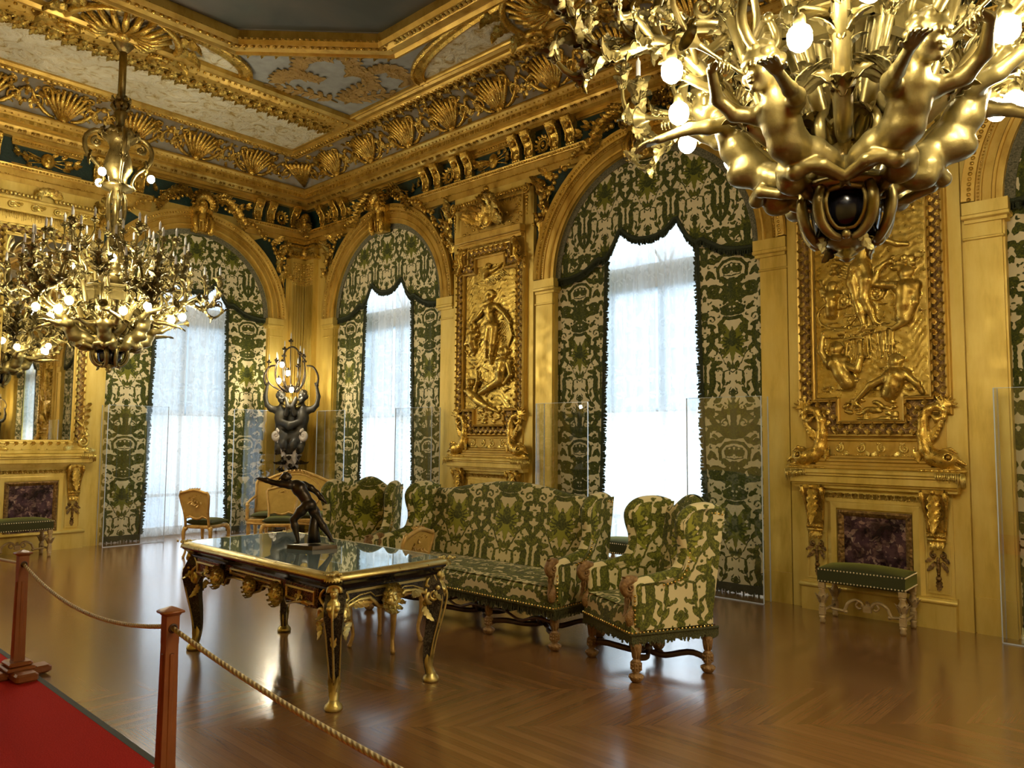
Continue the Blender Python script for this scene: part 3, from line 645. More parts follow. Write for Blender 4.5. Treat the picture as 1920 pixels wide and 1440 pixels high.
# ---- ceiling fields
FX0, FY1 = -9.30, 6.40            # inner frame rectangle
FX1, FY0 = 2 * -2.33 - FX0, 2 * LC - FY1
zc = CEIL
mb = MB()
mb.box((X0c + .27, 2 * LC - 6.51, zc - .02), (-10.03, 6.51, zc)); mb.box((-4.66 + 10.03, 2 * LC - 6.51, zc - .02), (X1c - .27, 6.51, zc)); mb.build('trim_6', M['stucco'], kind='structure')
def band(mb, path, closed, w_, h, nbeads=0):
    pr = [(0, 0), (0, -.3 * h), (.06 * w_, -.55 * h), (.14 * w_, -.6 * h), (.2 * w_, -.35 * h), (.25 * w_, -.4 * h), (.4 * w_, -h * .75), (.6 * w_, -h * .75), (.75 * w_, -.4 * h), (.8 * w_, -.4 * h), (.86 * w_, -.9 * h), (.94 * w_, -h), (w_, -.7 * h), (w_, 0)]
    mb.sweep([(x, y, zc) for x, y in path], pr, closed=closed, nrm=(0, 0, 1))
mb = MB(); band(mb, [(-10.03, 2 * LC - 6.51), (-10.03 - 0, 6.51)][::-1], False, .73, .10)   # broad frame beside the stucco strip (a runs towards +x)
band(mb, [(-4.66 + 10.03, 2 * LC - 6.51), (-4.66 + 10.03, 6.51)], False, .73, .10)
band(mb, [(-9.31, 6.66), (4.66, 6.66)][::-1], False, .28, .06); band(mb, [(-9.31, 2 * LC - 6.66), (4.66, 2 * LC - 6.66)], False, .28, .06)
mb.build('trim_7', M['gold_deep'], kind='structure')
# octagonal painting and its frame (corners cut at 45 degrees)
def octo(x0, x1, y0, y1, c): return [(x0 + c, y0), (x1 - c, y0), (x1, y0 + c), (x1, y1 - c), (x1 - c, y1), (x0 + c, y1), (x0, y1 - c), (x0, y0 + c)]
XP0, YP1 = -8.74, 5.72; OC = 1.425
oo = octo(XP0, -4.66 - XP0, 2 * LC - YP1, YP1, OC)
oi = octo(XP0 + .48, -4.66 - XP0 - .48, 2 * LC - YP1 + .40, YP1 - .40, OC - .16)
pt = MB(); pt.add([(x, y, zc - .01) for x, y in oi], [tuple(range(7, -1, -1))])
t = thing('ceiling_painting', 'dark stormy painting in the gilded octagonal frame on the ceiling', 'painting', (0, 0, 0))
pt.build('painted_canvas', M['painting'], t)
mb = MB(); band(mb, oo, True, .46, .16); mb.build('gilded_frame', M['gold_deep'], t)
mb = MB()                           # leaf-and-berry torus round the outer edge of the frame
for i in range(8):
    a, b_ = np.array(oo[i]), np.array(oo[(i + 1) % 8])
    if max(a[0], b_[0]) > 1.5 or max(a[1], b_[1]) < 1.0: continue
    L = np.linalg.norm(b_ - a); d = (b_ - a) / L; nrm_ = np.array((-d[1], d[0])); k = int(L / .085)
    for j in range(k):
        p = a + d * (j + .5) * L / k + nrm_ * (-.02)
        if p[0] > 1.2 or p[1] < 1.2: continue
        mb.leaf((p[0], p[1], zc - .03), (d[0] * .9 + nrm_[0] * (.5 if j % 2 else -.5), d[1] * .9 + nrm_[1] * (.5 if j % 2 else -.5), 0), (0, 0, -1), .12, .07, .5, 3)
        p2 = a + d * (j + .5) * L / k + nrm_ * .30
        mb.ball((p2[0], p2[1], zc - .115), .028, 6, 4, None, (1, 1, .6))
for i in range(8):                  # leaf tongues on the sloping inner face
    a, b_ = np.array(oi[i]), np.array(oi[(i + 1) % 8]); L = np.linalg.norm(b_ - a); d = (b_ - a) / L; nrm_ = np.array((-d[1], d[0])); k = int(L / .07)
    for j in range(k):
        p = a + d * (j + .5) * L / k
        if p[0] > 0 or p[1] < 2.0: continue
        mb.leaf((p[0] - nrm_[0] * .10, p[1] - nrm_[1] * .10, zc - .13), (nrm_[0] * .6, nrm_[1] * .6, .35), (0, 0, -1), .09, .06, .3, 3)
o = mb.build('leaf_border', M['carved_deep'], t); o['kind'] = 'stuff'
# lunettes: half ellipses of white stucco with gilt arch bands
def lunette(cx, cy_, ax, ay, side, name='trim_8'):
    ang = np.linspace(0, pi, 25)
    if side == 'L': arc = [(cx + ax * math.sin(a), cy_ + ay * math.cos(a)) for a in ang]
    else: arc = [(cx + ax * math.cos(a), cy_ - ay * math.sin(a)) for a in ang]
    f = MB(); f.add([(x, y, zc - .012) for x, y in arc], [tuple(range(len(arc)))]); f.build(name, M['stucco'], kind='structure')
    g = MB(); pr = [(-.09, 0), (-.09, -.04), (-.06, -.055), (-.03, -.03), (.03, -.03), (.06, -.06), (.09, -.05), (.09, 0)]
    g.sweep([(x, y, zc) for x, y in arc], pr, nrm=(0, 0, 1)); g.build('trim_9', M['carved_deep'], kind='structure')
lunette(-9.32, LC, .60, 1.52, 'L')
for cx_ in (-5.2, .54): lunette(cx_, 6.42, 2.44, .70, 'R')
# gilt shells over the lunettes and chandelier roses
def shell(name, x, y, r, ang, mat, n_=15):
    mb = MB()
    for i in range(n_):
        a = ang + (i - (n_ - 1) / 2) * (pi * 1.25 / n_); L = r * (.82 + .18 * math.cos((a - ang) * 1.2))
        mb.tube([(x + .06 * math.cos(a), y + .06 * math.sin(a), zc - .05), (x + L * .6 * math.cos(a), y + L * .6 * math.sin(a), zc - .10), (x + L * math.cos(a), y + L * math.sin(a), zc - .04)], [r * .02, r * .07, r * .05], 6)
    for sgn in (-1, 1):
        a = ang + sgn * 2.0; c = (x + r * .95 * math.cos(a), y + r * .95 * math.sin(a), zc - .06)
        mb.scroll(c, r * .30, 1.4, a, r * .075, plane='xy', hand=sgn); t_ = ang + sgn * 1.45
        mb.tube([(x + r * math.cos(ang + sgn * q), y + r * math.sin(ang + sgn * q), zc - .05) for q in np.linspace(.3, 2.0, 9)], [r * .03, r * .08, r * .08, r * .03], 6)
        for k in range(3): q = ang + sgn * (1.0 + .4 * k); mb.leaf((x + r * math.cos(q), y + r * math.sin(q), zc - .06), (math.cos(q), math.sin(q), 0), (0, 0, -1), r * .5, r * .28, .5, 3)
    mb.ball((x, y, zc - .06), r * .16, 10, 6, None, (1, 1, .6)); return mb.build(name, mat, kind='structure')
shell('trim_10', -9.35, LC, .62, 0, M['carved_deep']); shell('trim_11', -5.2, 6.25, .60, -pi / 2, M['carved_deep']); shell('trim_12', .54, 6.25, .60, -pi / 2, M['carved_deep'])
# gilt scrollwork painted/modelled on the blue-grey corner field
mb = MB(); rs = random.Random(5)
def spray(mb, x, y, ang, L, hand):
    pts = [(x, y, zc - .012)]; a = ang
    for i in range(9): a += hand * .24; x += math.cos(a) * L / 9; y += math.sin(a) * L / 9; pts.append((x, y, zc - .012))
    mb.tube(pts, [.014, .022, .012], 5, flat=.4, nrm=(0, 0, 1))
    for i in range(1, 9):
        for s_ in (-1, 1):
            q = math.atan2(pts[i][1] - pts[i - 1][1], pts[i][0] - pts[i - 1][0]) + s_ * .9
            mb.leaf((pts[i][0], pts[i][1], zc - .014), (math.cos(q), math.sin(q), 0), (0, 0, -1), .16 + .05 * rs.random(), .085, .12, 3, None, .05)
for (x, y, a, L, h) in ((-9.0, 6.1, -.75, .9, .6), (-9.0, 6.1, -.1, 1.2, .5), (-9.05, 6.0, -1.4, 1.2, -.5), (-8.3, 5.6, .3, .8, -1), (-8.6, 5.2, -1.3, .7, 1), (-8.0, 5.85, -.9, .5, 1.2), (-8.75, 5.5, -.6, .6, -1.2), (-7.9, 6.0, -.2, .5, 1.4), (-9.1, 5.2, -1.5, .5, 1.2), (-8.35, 5.9, .6, .5, -1.3)):
    spray(mb, x, y, a, L, h)
mb.build('trim_13', simple('gilt_scroll_painting', (.46, .29, .07), .5, .25, 30, .3, var=(.33, .19, .035), vs=14), kind='structure')
# leaf torus along the broad frame by the stucco strip and on the window side
mb = MB()
for i in range(78):
    y = 6.45 - i * .085
    mb.leaf((-10.0, y, zc - .035), (.35 if i % 2 else -.35, -1, 0), (0, 0, -1), .17, .13, .5, 3)
    mb.leaf((-9.85, y, zc - .07), (.6 if i % 2 else -.6, -1, 0), (0, 0, -1), .15, .10, .5, 3)
    mb.ball((-9.45, y, zc - .085), .022, 6, 4)
for i in range(120):
    x = -9.9 + i * .085
    if x < .3: mb.leaf((x, 6.74, zc - .05), (1, .4 if i % 2 else -.4, 0), (0, 0, -1), .14, .10, .5, 3)
mb.build('trim_14', M['carved_deep'], kind='structure')

mb = MB()                           # leaf rows under the corona and on the bed mould
for i in range(150):
    x = -A_ + .25 + i * .08
    if x < .2: mb.leaf((x, B_ - .10, 5.765), (.2 if i % 2 else -.2, -.75, .5), (0, -.6, -.8), .085, .06, .4, 3); mb.ball((x + .04, B_ - .26, 5.955), .014, 5, 3)
for i in range(100):
    y = B_ - .25 - i * .08
    if y > YB + .2: mb.leaf((-A_ + .10, y, 5.765), (.75, .2 if i % 2 else -.2, .5), (.6, 0, -.8), .085, .06, .4, 3); mb.ball((-A_ + .26, y - .04, 5.955), .014, 5, 3)
for i in range(90):
    y = 6.42 - i * .075
    for xx, zz in ((-9.62, -.06), (-9.72, -.075)): mb.leaf((xx, y, zc + zz), (.5 if i % 2 else -.5, -.8, 0), (0, 0, -1), .08, .05, .4, 3)
for i in range(20):
    for j in range(3): pass
mb.build('trim_24', M['carved_deep'], kind='structure')
# ---- cove ornament: fans and paired scrolls, following the curve
def cove_pt(u, t, wall, h=0.):
    """u along wall, t 0 (crown) .. 1 (ceiling)"""
    a = t * pi / 2; off = .24 + .42 * (1 - math.cos(a)); z = 6.03 + .345 * math.sin(a); nx, nz = .55, -.6
    off += h * nx; z += h * nz
    return (u, B_ - off, z) if wall == 'R' else (-A_ + off, u, z)
def cove_unit(mb, u, wall, odd):
    w_ = .46
    out = np.array(cove_pt(u, .5, wall, .2)) - np.array(cove_pt(u, .5, wall, 0.))
    for i in range(16):
        a, t_ = rs.uniform(-.26, .26), rs.uniform(.10, .95); g = rs.uniform(0, 2 * pi); p = np.array(cove_pt(u + a, t_, wall, .012)); q = np.array(cove_pt(u + a + .05 * math.cos(g), t_ + .2 * math.sin(g), wall, .012)); mb.leaf(p, q - p, out, .10, .05, .4, 3)
    if odd:
        for i in range(9):
            q = (i - 4) / 4.; mb.tube([cove_pt(u + q * .05, .05, wall, .03), cove_pt(u + q * .2, .45, wall, .05), cove_pt(u + q * .30, .88 - .18 * q * q, wall, .03)], [.012, .034, .022], 6)
        mb.ball(cove_pt(u, .1, wall, .04), .06, 8, 5)
        for s_ in (-1, 1): mb.tube([cove_pt(u + s_ * (.10 + .34 * k), .08 + .55 * k * k, wall, .03) for k in np.linspace(0, 1, 6)], [.02, .035, .015], 6)
    else:
        for s_ in (-1, 1):
            for (cu, ct, r) in ((.13, .38, .10), (.20, .72, .07)):
                pts = []
                for i in range(15):
                    k = i / 14; a = -pi / 2 + s_ * k * 2.6 * pi; q = r * (1 - .8 * k); pts.append(cove_pt(u + s_ * cu + q * math.cos(a), ct + q * 1.9 * math.sin(a), wall, .03))
                mb.tube(pts, [.014, .022, .012], 5); mb.ball(pts[-1], .024, 6, 4)
            for k in range(3):
                p = np.array(cove_pt(u + s_ * (.05 + .1 * k), .25 + .2 * k, wall, .03)); p2 = np.array(cove_pt(u + s_ * (.15 + .1 * k), .45 + .2 * k, wall, .03)); p3 = np.array(cove_pt(u, .5, wall, .2)) - np.array(cove_pt(u, .5, wall, 0.))
                mb.leaf(p, p2 - p, p3, .17, .09, .5, 3)
        mb.ball(cove_pt(u, .62, wall, .03), .045, 6, 4, None, (1, 1, 1)); mb.ball(cove_pt(u, .30, wall, .03), .03, 6, 4)
mb = MB()
k = 0; u = B_ - .80
for i in range(26): cove_unit(mb, -A_ + .80 + i * .48, 'R', i % 2)
for i in range(17): cove_unit(mb, B_ - .80 - i * .48, 'L', i % 2)
for i in range(7):
    q = (i - 3) / 3.; p0 = np.array((-A_ + .28, B_ - .28, 6.06)); p1 = np.array((-A_ + .62 + .16 * q, B_ - .62 + .16 * q, 6.30)); mb.tube([p0, (p0 + p1) / 2 + (.02, -.02, .03), p1], [.015, .05, .03], 6)
mb.build('trim_15', M['carved_deep'], kind='structure')
# ------------------------------------------------------------------ entablature over the piers, frieze brackets, archivolts, imposts
def leafring(mb, c, r, n_, L, W, y=-.03, M_=None):
    for i in range(n_):
        a = 2 * pi * i / n_; mb.leaf((c[0] + r * math.cos(a), c[1] + y, c[2] + r * math.sin(a)), (math.cos(a), -.2, math.sin(a)), (0, -1, 0), L, W, .6, 3, M_)
def face(S, c, s_, ax=(0, -1, 0)):
    """a face looking along -y (mask)"""
    x, y, z = c
    S.ell((x, y, z), (.62 * s_, .52 * s_, .85 * s_), .02 * s_); S.ell((x, y - .40 * s_, z - .42 * s_), (.30 * s_, .20 * s_, .26 * s_), .2 * s_)
    S.ell((x, y - .42 * s_, z + .30 * s_), (.42 * s_, .12 * s_, .16 * s_), .12 * s_)
    for q in (-1, 1):
        S.ell((x + q * .24 * s_, y - .50 * s_, z + .08 * s_), (.15 * s_, .13 * s_, .10 * s_), .08 * s_, sub=True); S.ell((x + q * .24 * s_, y - .44 * s_, z + .07 * s_), (.11 * s_, .09 * s_, .075 * s_), .02 * s_)
        S.ell((x + q * .30 * s_, y - .36 * s_, z - .20 * s_), (.20 * s_, .16 * s_, .19 * s_), .15 * s_)
    S.cap((x, y - .50 * s_, z + .18 * s_), (x, y - .64 * s_, z - .14 * s_), .06 * s_, .10 * s_, .06 * s_)
    S.cap((x - .15 * s_, y - .53 * s_, z - .33 * s_), (x + .15 * s_, y - .53 * s_, z - .33 * s_), .055 * s_, None, .04 * s_); S.cap((x - .12 * s_, y - .53 * s_, z - .44 * s_), (x + .12 * s_, y - .53 * s_, z - .44 * s_), .055 * s_, None, .03 * s_)
    S.cap((x - .15 * s_, y - .62 * s_, z - .385 * s_), (x + .15 * s_, y - .62 * s_, z - .385 * s_), .018 * s_, None, .02 * s_, sub=True)
def mane(mb, c, r, n_, L, W, a0=-pi * .15, a1=pi * 1.15, y=0.):
    for i in range(n_):
        a = a0 + (a1 - a0) * i / (n_ - 1); mb.leaf((c[0] + r * math.cos(a), c[1] + y, c[2] + r * math.sin(a)), (math.cos(a), -.35, math.sin(a)), (0, -1, 0), L, W, .9, 3)
# one frieze bracket: S-scrolled block with a small mask, leaf and guttae
def bracket_mesh():
    mb = MB(); w_ = .065
    pr = [(0, 5.33), (-.07, 5.33), (-.085, 5.36), (-.07, 5.40), (-.075, 5.48), (-.12, 5.56), (-.19, 5.62), (-.205, 5.67), (-.19, 5.70), (0, 5.70)]
    v = [(-w_, y, z) for y, z in pr] + [(w_, y, z) for y, z in pr]; n_ = len(pr); mb.add(v, [tuple(range(n_)), tuple(range(2 * n_ - 1, n_ - 1, -1))] + [(i, i + n_, (i + 1) % n_ + n_, (i + 1) % n_) for i in range(n_)])
    for s_ in (-1, 1):
        mb.tube([(s_ * w_, -.20, 5.66), (s_ * w_, -.14, 5.585), (s_ * w_, -.085, 5.50), (s_ * w_, -.08, 5.40)], .014, 6); mb.scroll((s_ * w_, -.165, 5.655), .04, 1.2, 0, .012, plane='yz')
    mb.ball((0, -.15, 5.57), .048, 8, 6, None, (.8, .8, 1.15)); mb.ball((0, -.195, 5.565), .014, 5, 4); mb.ball((0, -.175, 5.535), .018, 6, 4, None, (1.3, .7, .6))
    for k in range(5): mb.leaf((0 + (k - 2) * .018, -.14, 5.60), ((k - 2) * .4, -.5, .8), (0, -1, 0), .05, .03, .8, 2)
    mb.leaf((0, -.09, 5.50), (0, -.1, -1), (0, -1, 0), .13, .085, -.3, 3)
    for x in (-.04, 0, .04): mb.cyl((x, -.075, 5.335), (x, -.085, 5.375), .017, .008, 6)
    return mb.mesh('bracket')
BRK = bracket_mesh()
def cartouche():
    mb = MB(); c = (0, -.03, 5.475)
    for r_, t_ in ((.085, .016), (.06, .01)): mb.tube([(r_ * math.cos(a), -.035, 5.475 + r_ * 1.15 * math.sin(a)) for a in np.linspace(0, 2 * pi, 17)[:-1]], t_, 6, closed=True)
    leafring(mb, (0, -.02, 5.475), .08, 12, .06, .04); mb.ball((0, -.04, 5.475), .038, 8, 6, None, (.8, .6, 1.1)); return mb.mesh('medallion')
CART = cartouche()
def trophy():
    mb = MB()
    mb.ball((0, -.04, 5.48), .10, 10, 6, None, (.9, .35, 1.1)); mb.ball((.0, -.075, 5.50), .05, 8, 6, None, (.9, .5, 1.1))
    for a in (-.55, .55, 2.6, -2.6, .1, 3.04): mb.tube([(.06 * math.cos(a), -.03, 5.47 + .04 * math.sin(a)), (.30 * math.cos(a), -.05, 5.47 + .15 * math.sin(a))], [.013, .006], 5)
    for i in range(18):
        a = rs.uniform(0, 2 * pi); r_ = rs.uniform(.08, .30); mb.leaf((r_ * math.cos(a), -.02, 5.475 + .11 * math.sin(a)), (math.cos(a), -.1, math.sin(a) * .6), (0, -1, 0), .11, .055, .5, 3)
    return mb.mesh('trophy')
TRO = trophy()
KS = Sculpt((-.16, -.26, 5.06), (.16, .06, 5.60), .009); face(KS, (0, -.08, 5.33), .135); KS.cap((0, -.06, 5.24), (0, -.04, 5.10), .06, .09, .04)
KEYFACE = KS.surf('mask_face')
def keystone_orn():
    mb = MB()
    mane(mb, (0, -.12, 5.34), .09, 13, .14, .075, -.2, pi + .2); mane(mb, (0, -.09, 5.36), .13, 13, .17, .09, -.3, pi + .3)
    for s_ in (-1, 1):
        mb.tube([(s_ * .10, -.10, 5.20), (s_ * .15, -.14, 5.05), (s_ * .13, -.14, 4.92), (s_ * .10, -.10, 4.86)], [.03, .045, .04, .02], 8); mb.scroll((s_ * .13, -.12, 4.90), .055, 1.2, pi / 2, .02, hand=s_)
        for i in range(10):                                          # foliate sprays to the sides
            x = .16 + .055 * i; z = 5.48 + .06 * math.sin(i * .5) - .006 * i * i * .5
            for q in (-.9, .3, 1.1): mb.leaf((s_ * x, -.05 - .02 * rs.random(), z), (s_ * 1., -.2, q), (0, -1, 0), .16, .07, .6, 3)
        mb.tube([(s_ * (.14 + .06 * i), -.05, 5.48 + .06 * math.sin(i * .5)) for i in range(10)], .012, 5)
        for i in range(26):                                          # fruit garland following the arch
            a = pi / 2 - s_ * (.10 + i * .042); r_ = 1.78 + .03 * math.sin(i * 1.3)
            mb.ball((r_ * math.cos(a), -.06, SPR + r_ * math.sin(a)), rs.uniform(.022, .042), 6, 4)
            if i % 2 == 0: mb.leaf((r_ * math.cos(a), -.04, SPR + r_ * math.sin(a)), (math.cos(a + rs.uniform(-1.2, 1.2)), -.2, math.sin(a + rs.uniform(-.8, .8))), (0, -1, 0), .10, .06, .7, 3)
    mb.prism([(-.13, 4.90), (.13, 4.90), (.17, 5.30), (-.17, 5.30)], -.09, .05)
    for x in (-.07, 0, .07): mb.tube([(x * .8, -.10, 4.92), (x, -.11, 5.10), (x * 1.1, -.10, 5.22)], .014, 6)
    return mb.mesh('foliage')
KEYORN = keystone_orn()
# spandrel leaf between arch and pier
def spandrel():
    mb = MB()
    for (x, z, a, L) in ((1.52, 4.62, 1.35, .42), (1.50, 4.78, 1.0, .36), (1.40, 4.98, .75, .26), (1.55, 4.48, 1.65, .40), (1.60, 4.30, 1.5, .3)):
        mb.leaf((x, -.02, z), (math.cos(a), -.12, math.sin(a)), (0, -1, 0), L, .14, .55, 4)
    mb.scroll((1.58, -.04, 4.92), .11, 1.3, -pi / 2, .022, hand=1)
    mb.tube([(1.66, -.02, 4.1), (1.60, -.03, 4.4), (1.50, -.03, 4.7), (1.36, -.03, 5.0)], [.008, .02, .02, .01], 6)
    return mb
sm_ = spandrel()
def archivolt(mb, mb2, c, half, w_=.31):
    """moulded arch band standing on the imposts"""
    arc = [(c + (half) * math.cos(t), SPR + half * math.sin(t)) for t in np.linspace(pi, 0, 41)]      # travel left to right over the top: left of travel = outwards
    pr = [(0, 0), (0, .035), (.05, .035), (.055, .05), (.075, .055), (.085, .04), (.15, .04), (.155, .055), (.165, .055), (.17, .045), (.20, .045), (.205, .065), (.28, .085), (.30, .09), (w_, .06), (w_, 0)]
    mb.sweep(arc, pr, caps=True)
    r_ = half + .245; n_ = int(pi * r_ / .045)
    for i in range(n_): a = pi * (i + .5) / n_; mb2.ball((c + r_ * math.cos(a), -.075, SPR + r_ * math.sin(a)), .019, 5, 4, None, (1, .8, 1))
    r_ = half + .182; n_ = int(pi * r_ / .03)
    for i in range(n_): a = pi * (i + .5) / n_; mb2.ball((c + r_ * math.cos(a), -.05, SPR + r_ * math.sin(a)), .010, 5, 3)
def impost(mb, x0, x1, ret=0):
    """impost pilaster: plinth, shaft, neck, moulded cap; ret=+-1 the side where the reveal is"""
    mb.box((x0 + .01, -.045, 0), (x1 - .01, .02, .30)); mb.box((x0 + .015, -.03, .30), (x1 - .015, .02, 3.34)); mb.box((x0, -.045, 3.335), (x1, .02, 3.36), bev=.006)
    mb.box((x0 + .015, -.03, 3.36), (x1 - .015, .02, 3.48))
    e0, e1 = (x0 - (.05 if ret < 0 else 0), x1 + (.05 if ret > 0 else 0))
    mb.box((e0 + .02, -.055, 3.48), (e1 - .02, .10, 3.51)); mb.box((e0, -.085, 3.51), (e1, .10, 3.555), bev=.01); mb.box((e0 + .008, -.075, 3.555), (e1 - .008, .10, 3.66))
def ent_segment(mb, mb2, x0, x1):
    mb.sweep([(x0, 0), (x1, 0)], [(5.08, 0), (5.08, .06), (5.155, .065), (5.16, .085), (5.245, .09), (5.25, .115), (5.285, .135), (5.30, .14), (5.315, .12), (5.315, 0)])
    for i in range(int((x1 - x0) / .045)): mb2.box((x0 + i * .045, -.135, 5.258), (x0 + i * .045 + .03, -.10, 5.285))
    for i in range(int((x1 - x0) / .09)): mb2.box((x0 + i * .09, -.094, 5.158), (x0 + i * .09 + .055, -.088, 5.168))
def rinceau(mb, x0, x1, z=5.48, s_=1):
    n_ = max(2, int(abs(x1 - x0) / .10)); 
    for i in range(n_):
        x = x0 + (x1 - x0) * (i + .5) / n_
        for q in (-1.1, -.2, .7): mb.leaf((x, -.02 - .01 * rs.random(), z + .05 * math.sin(i * 1.9)), (s_ * math.cos(q), -.15, math.sin(q)), (0, -1, 0), .12, .055, .6, 3)
    return mb
def frieze_ground(wall, u0, u1):
    mb = MB().box((u0, -.012, 5.31), (u1, .02, 5.72)); o = mb.build('trim_16', M['green_ground'], kind='structure'); return at_wall(o, wall, 0)
def wall_order(wall, wins, half, piers, brk, tro, cart, corners, wimp=.31):
    mb, mb2, mi = MB(), MB(), MB()
    for c in wins:
        archivolt(mb, mb2, c, half, wimp)
        impost(mi, c - half - wimp, c - half, 1); impost(mi, c + half, c + half + wimp, -1)
    at_wall(mi.build('trim_23', M['gold'], kind='structure'), wall, 0)
    ed = [corners[0]] + [q for c in sorted(wins) for q in (c - .78, c + .78)] + [corners[1]]
    for i in range(0, len(ed), 2): ent_segment(mb, mb2, ed[i], ed[i + 1])
    # thin gold rails of the frieze panels
    for x in piers:
        for z in (5.345, 5.625): mb.box((x - .44, -.035, z - .012), (x + .44, 0, z + .012))
        mb.box((x - .45, -.06, 5.64), (x + .45, 0, 5.70)); mb2.beads((x - .42, -.06, 5.665), (x + .42, -.06, 5.665), 18, .018)
    for x in wins: mb.box((x - 1.0, -.05, 5.66), (x + 1.0, 0, 5.70)); mb.box((x - 1.0, -.03, 5.64), (x + 1.0, 0, 5.655))
    for x in wins:
        for s_ in (-1, 1): rinceau(mb2, x + s_ * .62, x + s_ * 1.0, 5.49, s_)
    for x in piers:
        for s_ in (-1, 1): rinceau(mb2, x + s_ * .18, x + s_ * .40, 5.48, s_)
    o = mb.build('trim_17', M['gold_deep'], kind='structure'); at_wall(o, wall, 0)
    b = mb2.build('enrichment', M['carved_deep'], o)
    for x in brk: q = newobj('bracket', BRK, M['carved_deep'], o); q.location = (x, 0, 0)
    for x in tro: q = newobj('trophy', TRO, M['carved_deep'], o); q.location = (x, 0, 0)
    for x in cart: q = newobj('medallion', CART, M['carved_deep'], o); q.location = (x, 0, 0)
    return o
PIER_R = [-7.28, -2.33, 2.62]
brk = [p + d for p in PIER_R for d in (-1.40, -1.14, -.70, -.46, .46, .70, 1.14, 1.40)] + [-9.75 - q for q in (1.08, 1.32, 1.74)] + [-9.75 + 14.84 + 1.08]
wall_order('R', WINX, HO, PIER_R, brk, PIER_R, [p + d for p in PIER_R for d in (-.92, .92)] + [-9.75 - 1.53], (-A_, XR))
brl = [LC + d for d in (-1.24, -.98, -.66, .66, .98, 1.24)] + [LW[0] + 1.0, LW[0] + 1.24, LW[0] + 1.70]
wall_order('L', LW, HL, [LC], brl, [LC], [LC - .81, LC + .81, LW[0] + 1.47], (YB, B_), wimp=.27)
for wl, a, b_ in (('R', -A_, XR), ('L', YB, B_)): frieze_ground(wl, a, b_)
FREF = {'R': ['the arch nearest the corner', 'the arch above the sofa', 'the arch at the right edge', 'the far right arch'], 'L': ['the arch on the end wall', 'the hidden arch of the end wall']}
for wl, cs in (('R', WINX), ('L', LW)):
    for i, c in enumerate(cs):
        t = thing('keystone_mask', 'gilded face mask with fruit garlands crowning ' + FREF[wl][i], 'carved ornament', group=None)
        newobj('face', KEYFACE, M['carved_deep'], t); newobj('foliage', KEYORN, M['carved_deep'], t); at_wall(t, wl, c, 0, .065)
        s_ = spandrel(); s2 = MB(); s2.add(np.concatenate(s_.v) * (1 if wl == 'R' else .955, 1, 1), s_.f, True); s2.add(np.concatenate(s_.v) * (-1 if wl == 'R' else -.955, 1, 1), s_.f, True)
        o = s2.build('trim_18', M['carved_deep'], kind='structure'); at_wall(o, wl, c, 0, .0)
        g = MB()
        for sg in (-1, 1):
            hf = HO if wl == 'R' else HL
            arc = [(sg * (hf + .30) * math.cos(a), SPR + (hf + .30) * math.sin(a)) for a in np.linspace(.25, .95, 9)]
            g.prism(arc + [(sg * (hf - .1), 5.08), (sg * (hf + .31), 5.08), (sg * (hf + .31), arc[0][1])], -.008, .01)
        o = g.build('trim_19', M['green_ground'], kind='structure'); at_wall(o, wl, c)
# corner piers with reeded shafts
def corner_pier(x, y, sx, sy):
    mb = MB(); pl_ = MB(); w_ = .36; d = .10
    mb.box((x, y, 0), (x + sx * w_, y + sy * w_, 4.35)) if False else None
    for (x0, y0, x1, y1) in ((x, y, x + sx * w_, y + sy * d), (x, y, x + sx * d, y + sy * w_)): pl_.box((x0, y0, 0), (x1, y1, 5.08)); 
    mb.box((x, y, 0), (x + sx * (w_ + .03), y + sy * (w_ + .03), .01))
    for i in range(5):
        q = .13 + i * .052
        for (a, b_) in ((x + sx * q, y + sy * (d + .005)), (x + sx * (d + .005), y + sy * q)):
            pl_.cyl((a, b_, .55), (a, b_, 4.30), .016, seg=8)
            for k in range(9): mb.ball((a, b_, 4.33 + k * .045), .017, 5, 4)
    pl_.box((x, y, 0), (x + sx * .40, y + sy * .14, .5)); pl_.box((x, y, 0), (x + sx * .14, y + sy * .40, .5)); pl_.build('trim_22', M['gold'], kind='structure')
    for z0, z1, e in ((4.78, 4.83, .43), (4.97, 5.01, .46), (5.03, 5.08, .50)): mb.box((x, y, z0), (x + sx * e, y + sy * e * .38, z1)); mb.box((x, y, z0), (x + sx * e * .38, y + sy * e, z1))
    c = (x + sx * .15, y + sy * .15, 4.88); mb.ball((x + sx * .14, y + sy * .14, 4.90), .09, 8, 6)
    for i in range(5):
        for (a, b_, dx, dy) in ((x + sx * (.1 + .08 * i), y + sy * .11, 0, sy), (x + sx * .11, y + sy * (.1 + .08 * i), sx, 0)): mb.leaf((a, b_, 4.80), (dx * .3, dy * .3, 1), (dx, dy, 0), .17, .08, .8, 3)
    # grotesque head and wings at the corner of the frieze
    for k in range(5): mb.leaf((x + sx * .12, y + sy * .12, 5.2 + .02 * k), (sx * (1 if k % 2 else .3), sy * (.3 if k % 2 else 1), .9), (sx, sy, 0), .42, .14, .5, 4)
    mb.ball((x + sx * .17, y + sy * .17, 5.50), .10, 10, 8, None, (1, 1, 1.2)); mb.ball((x + sx * .24, y + sy * .24, 5.48), .03); mb.ball((x + sx * .21, y + sy * .21, 5.40), .05, 8, 5)
    return mb.build('trim_20', M['carved_deep'], kind='structure')
corner_pier(-A_, B_, 1, -1); corner_pier(XR, B_, -1, -1)
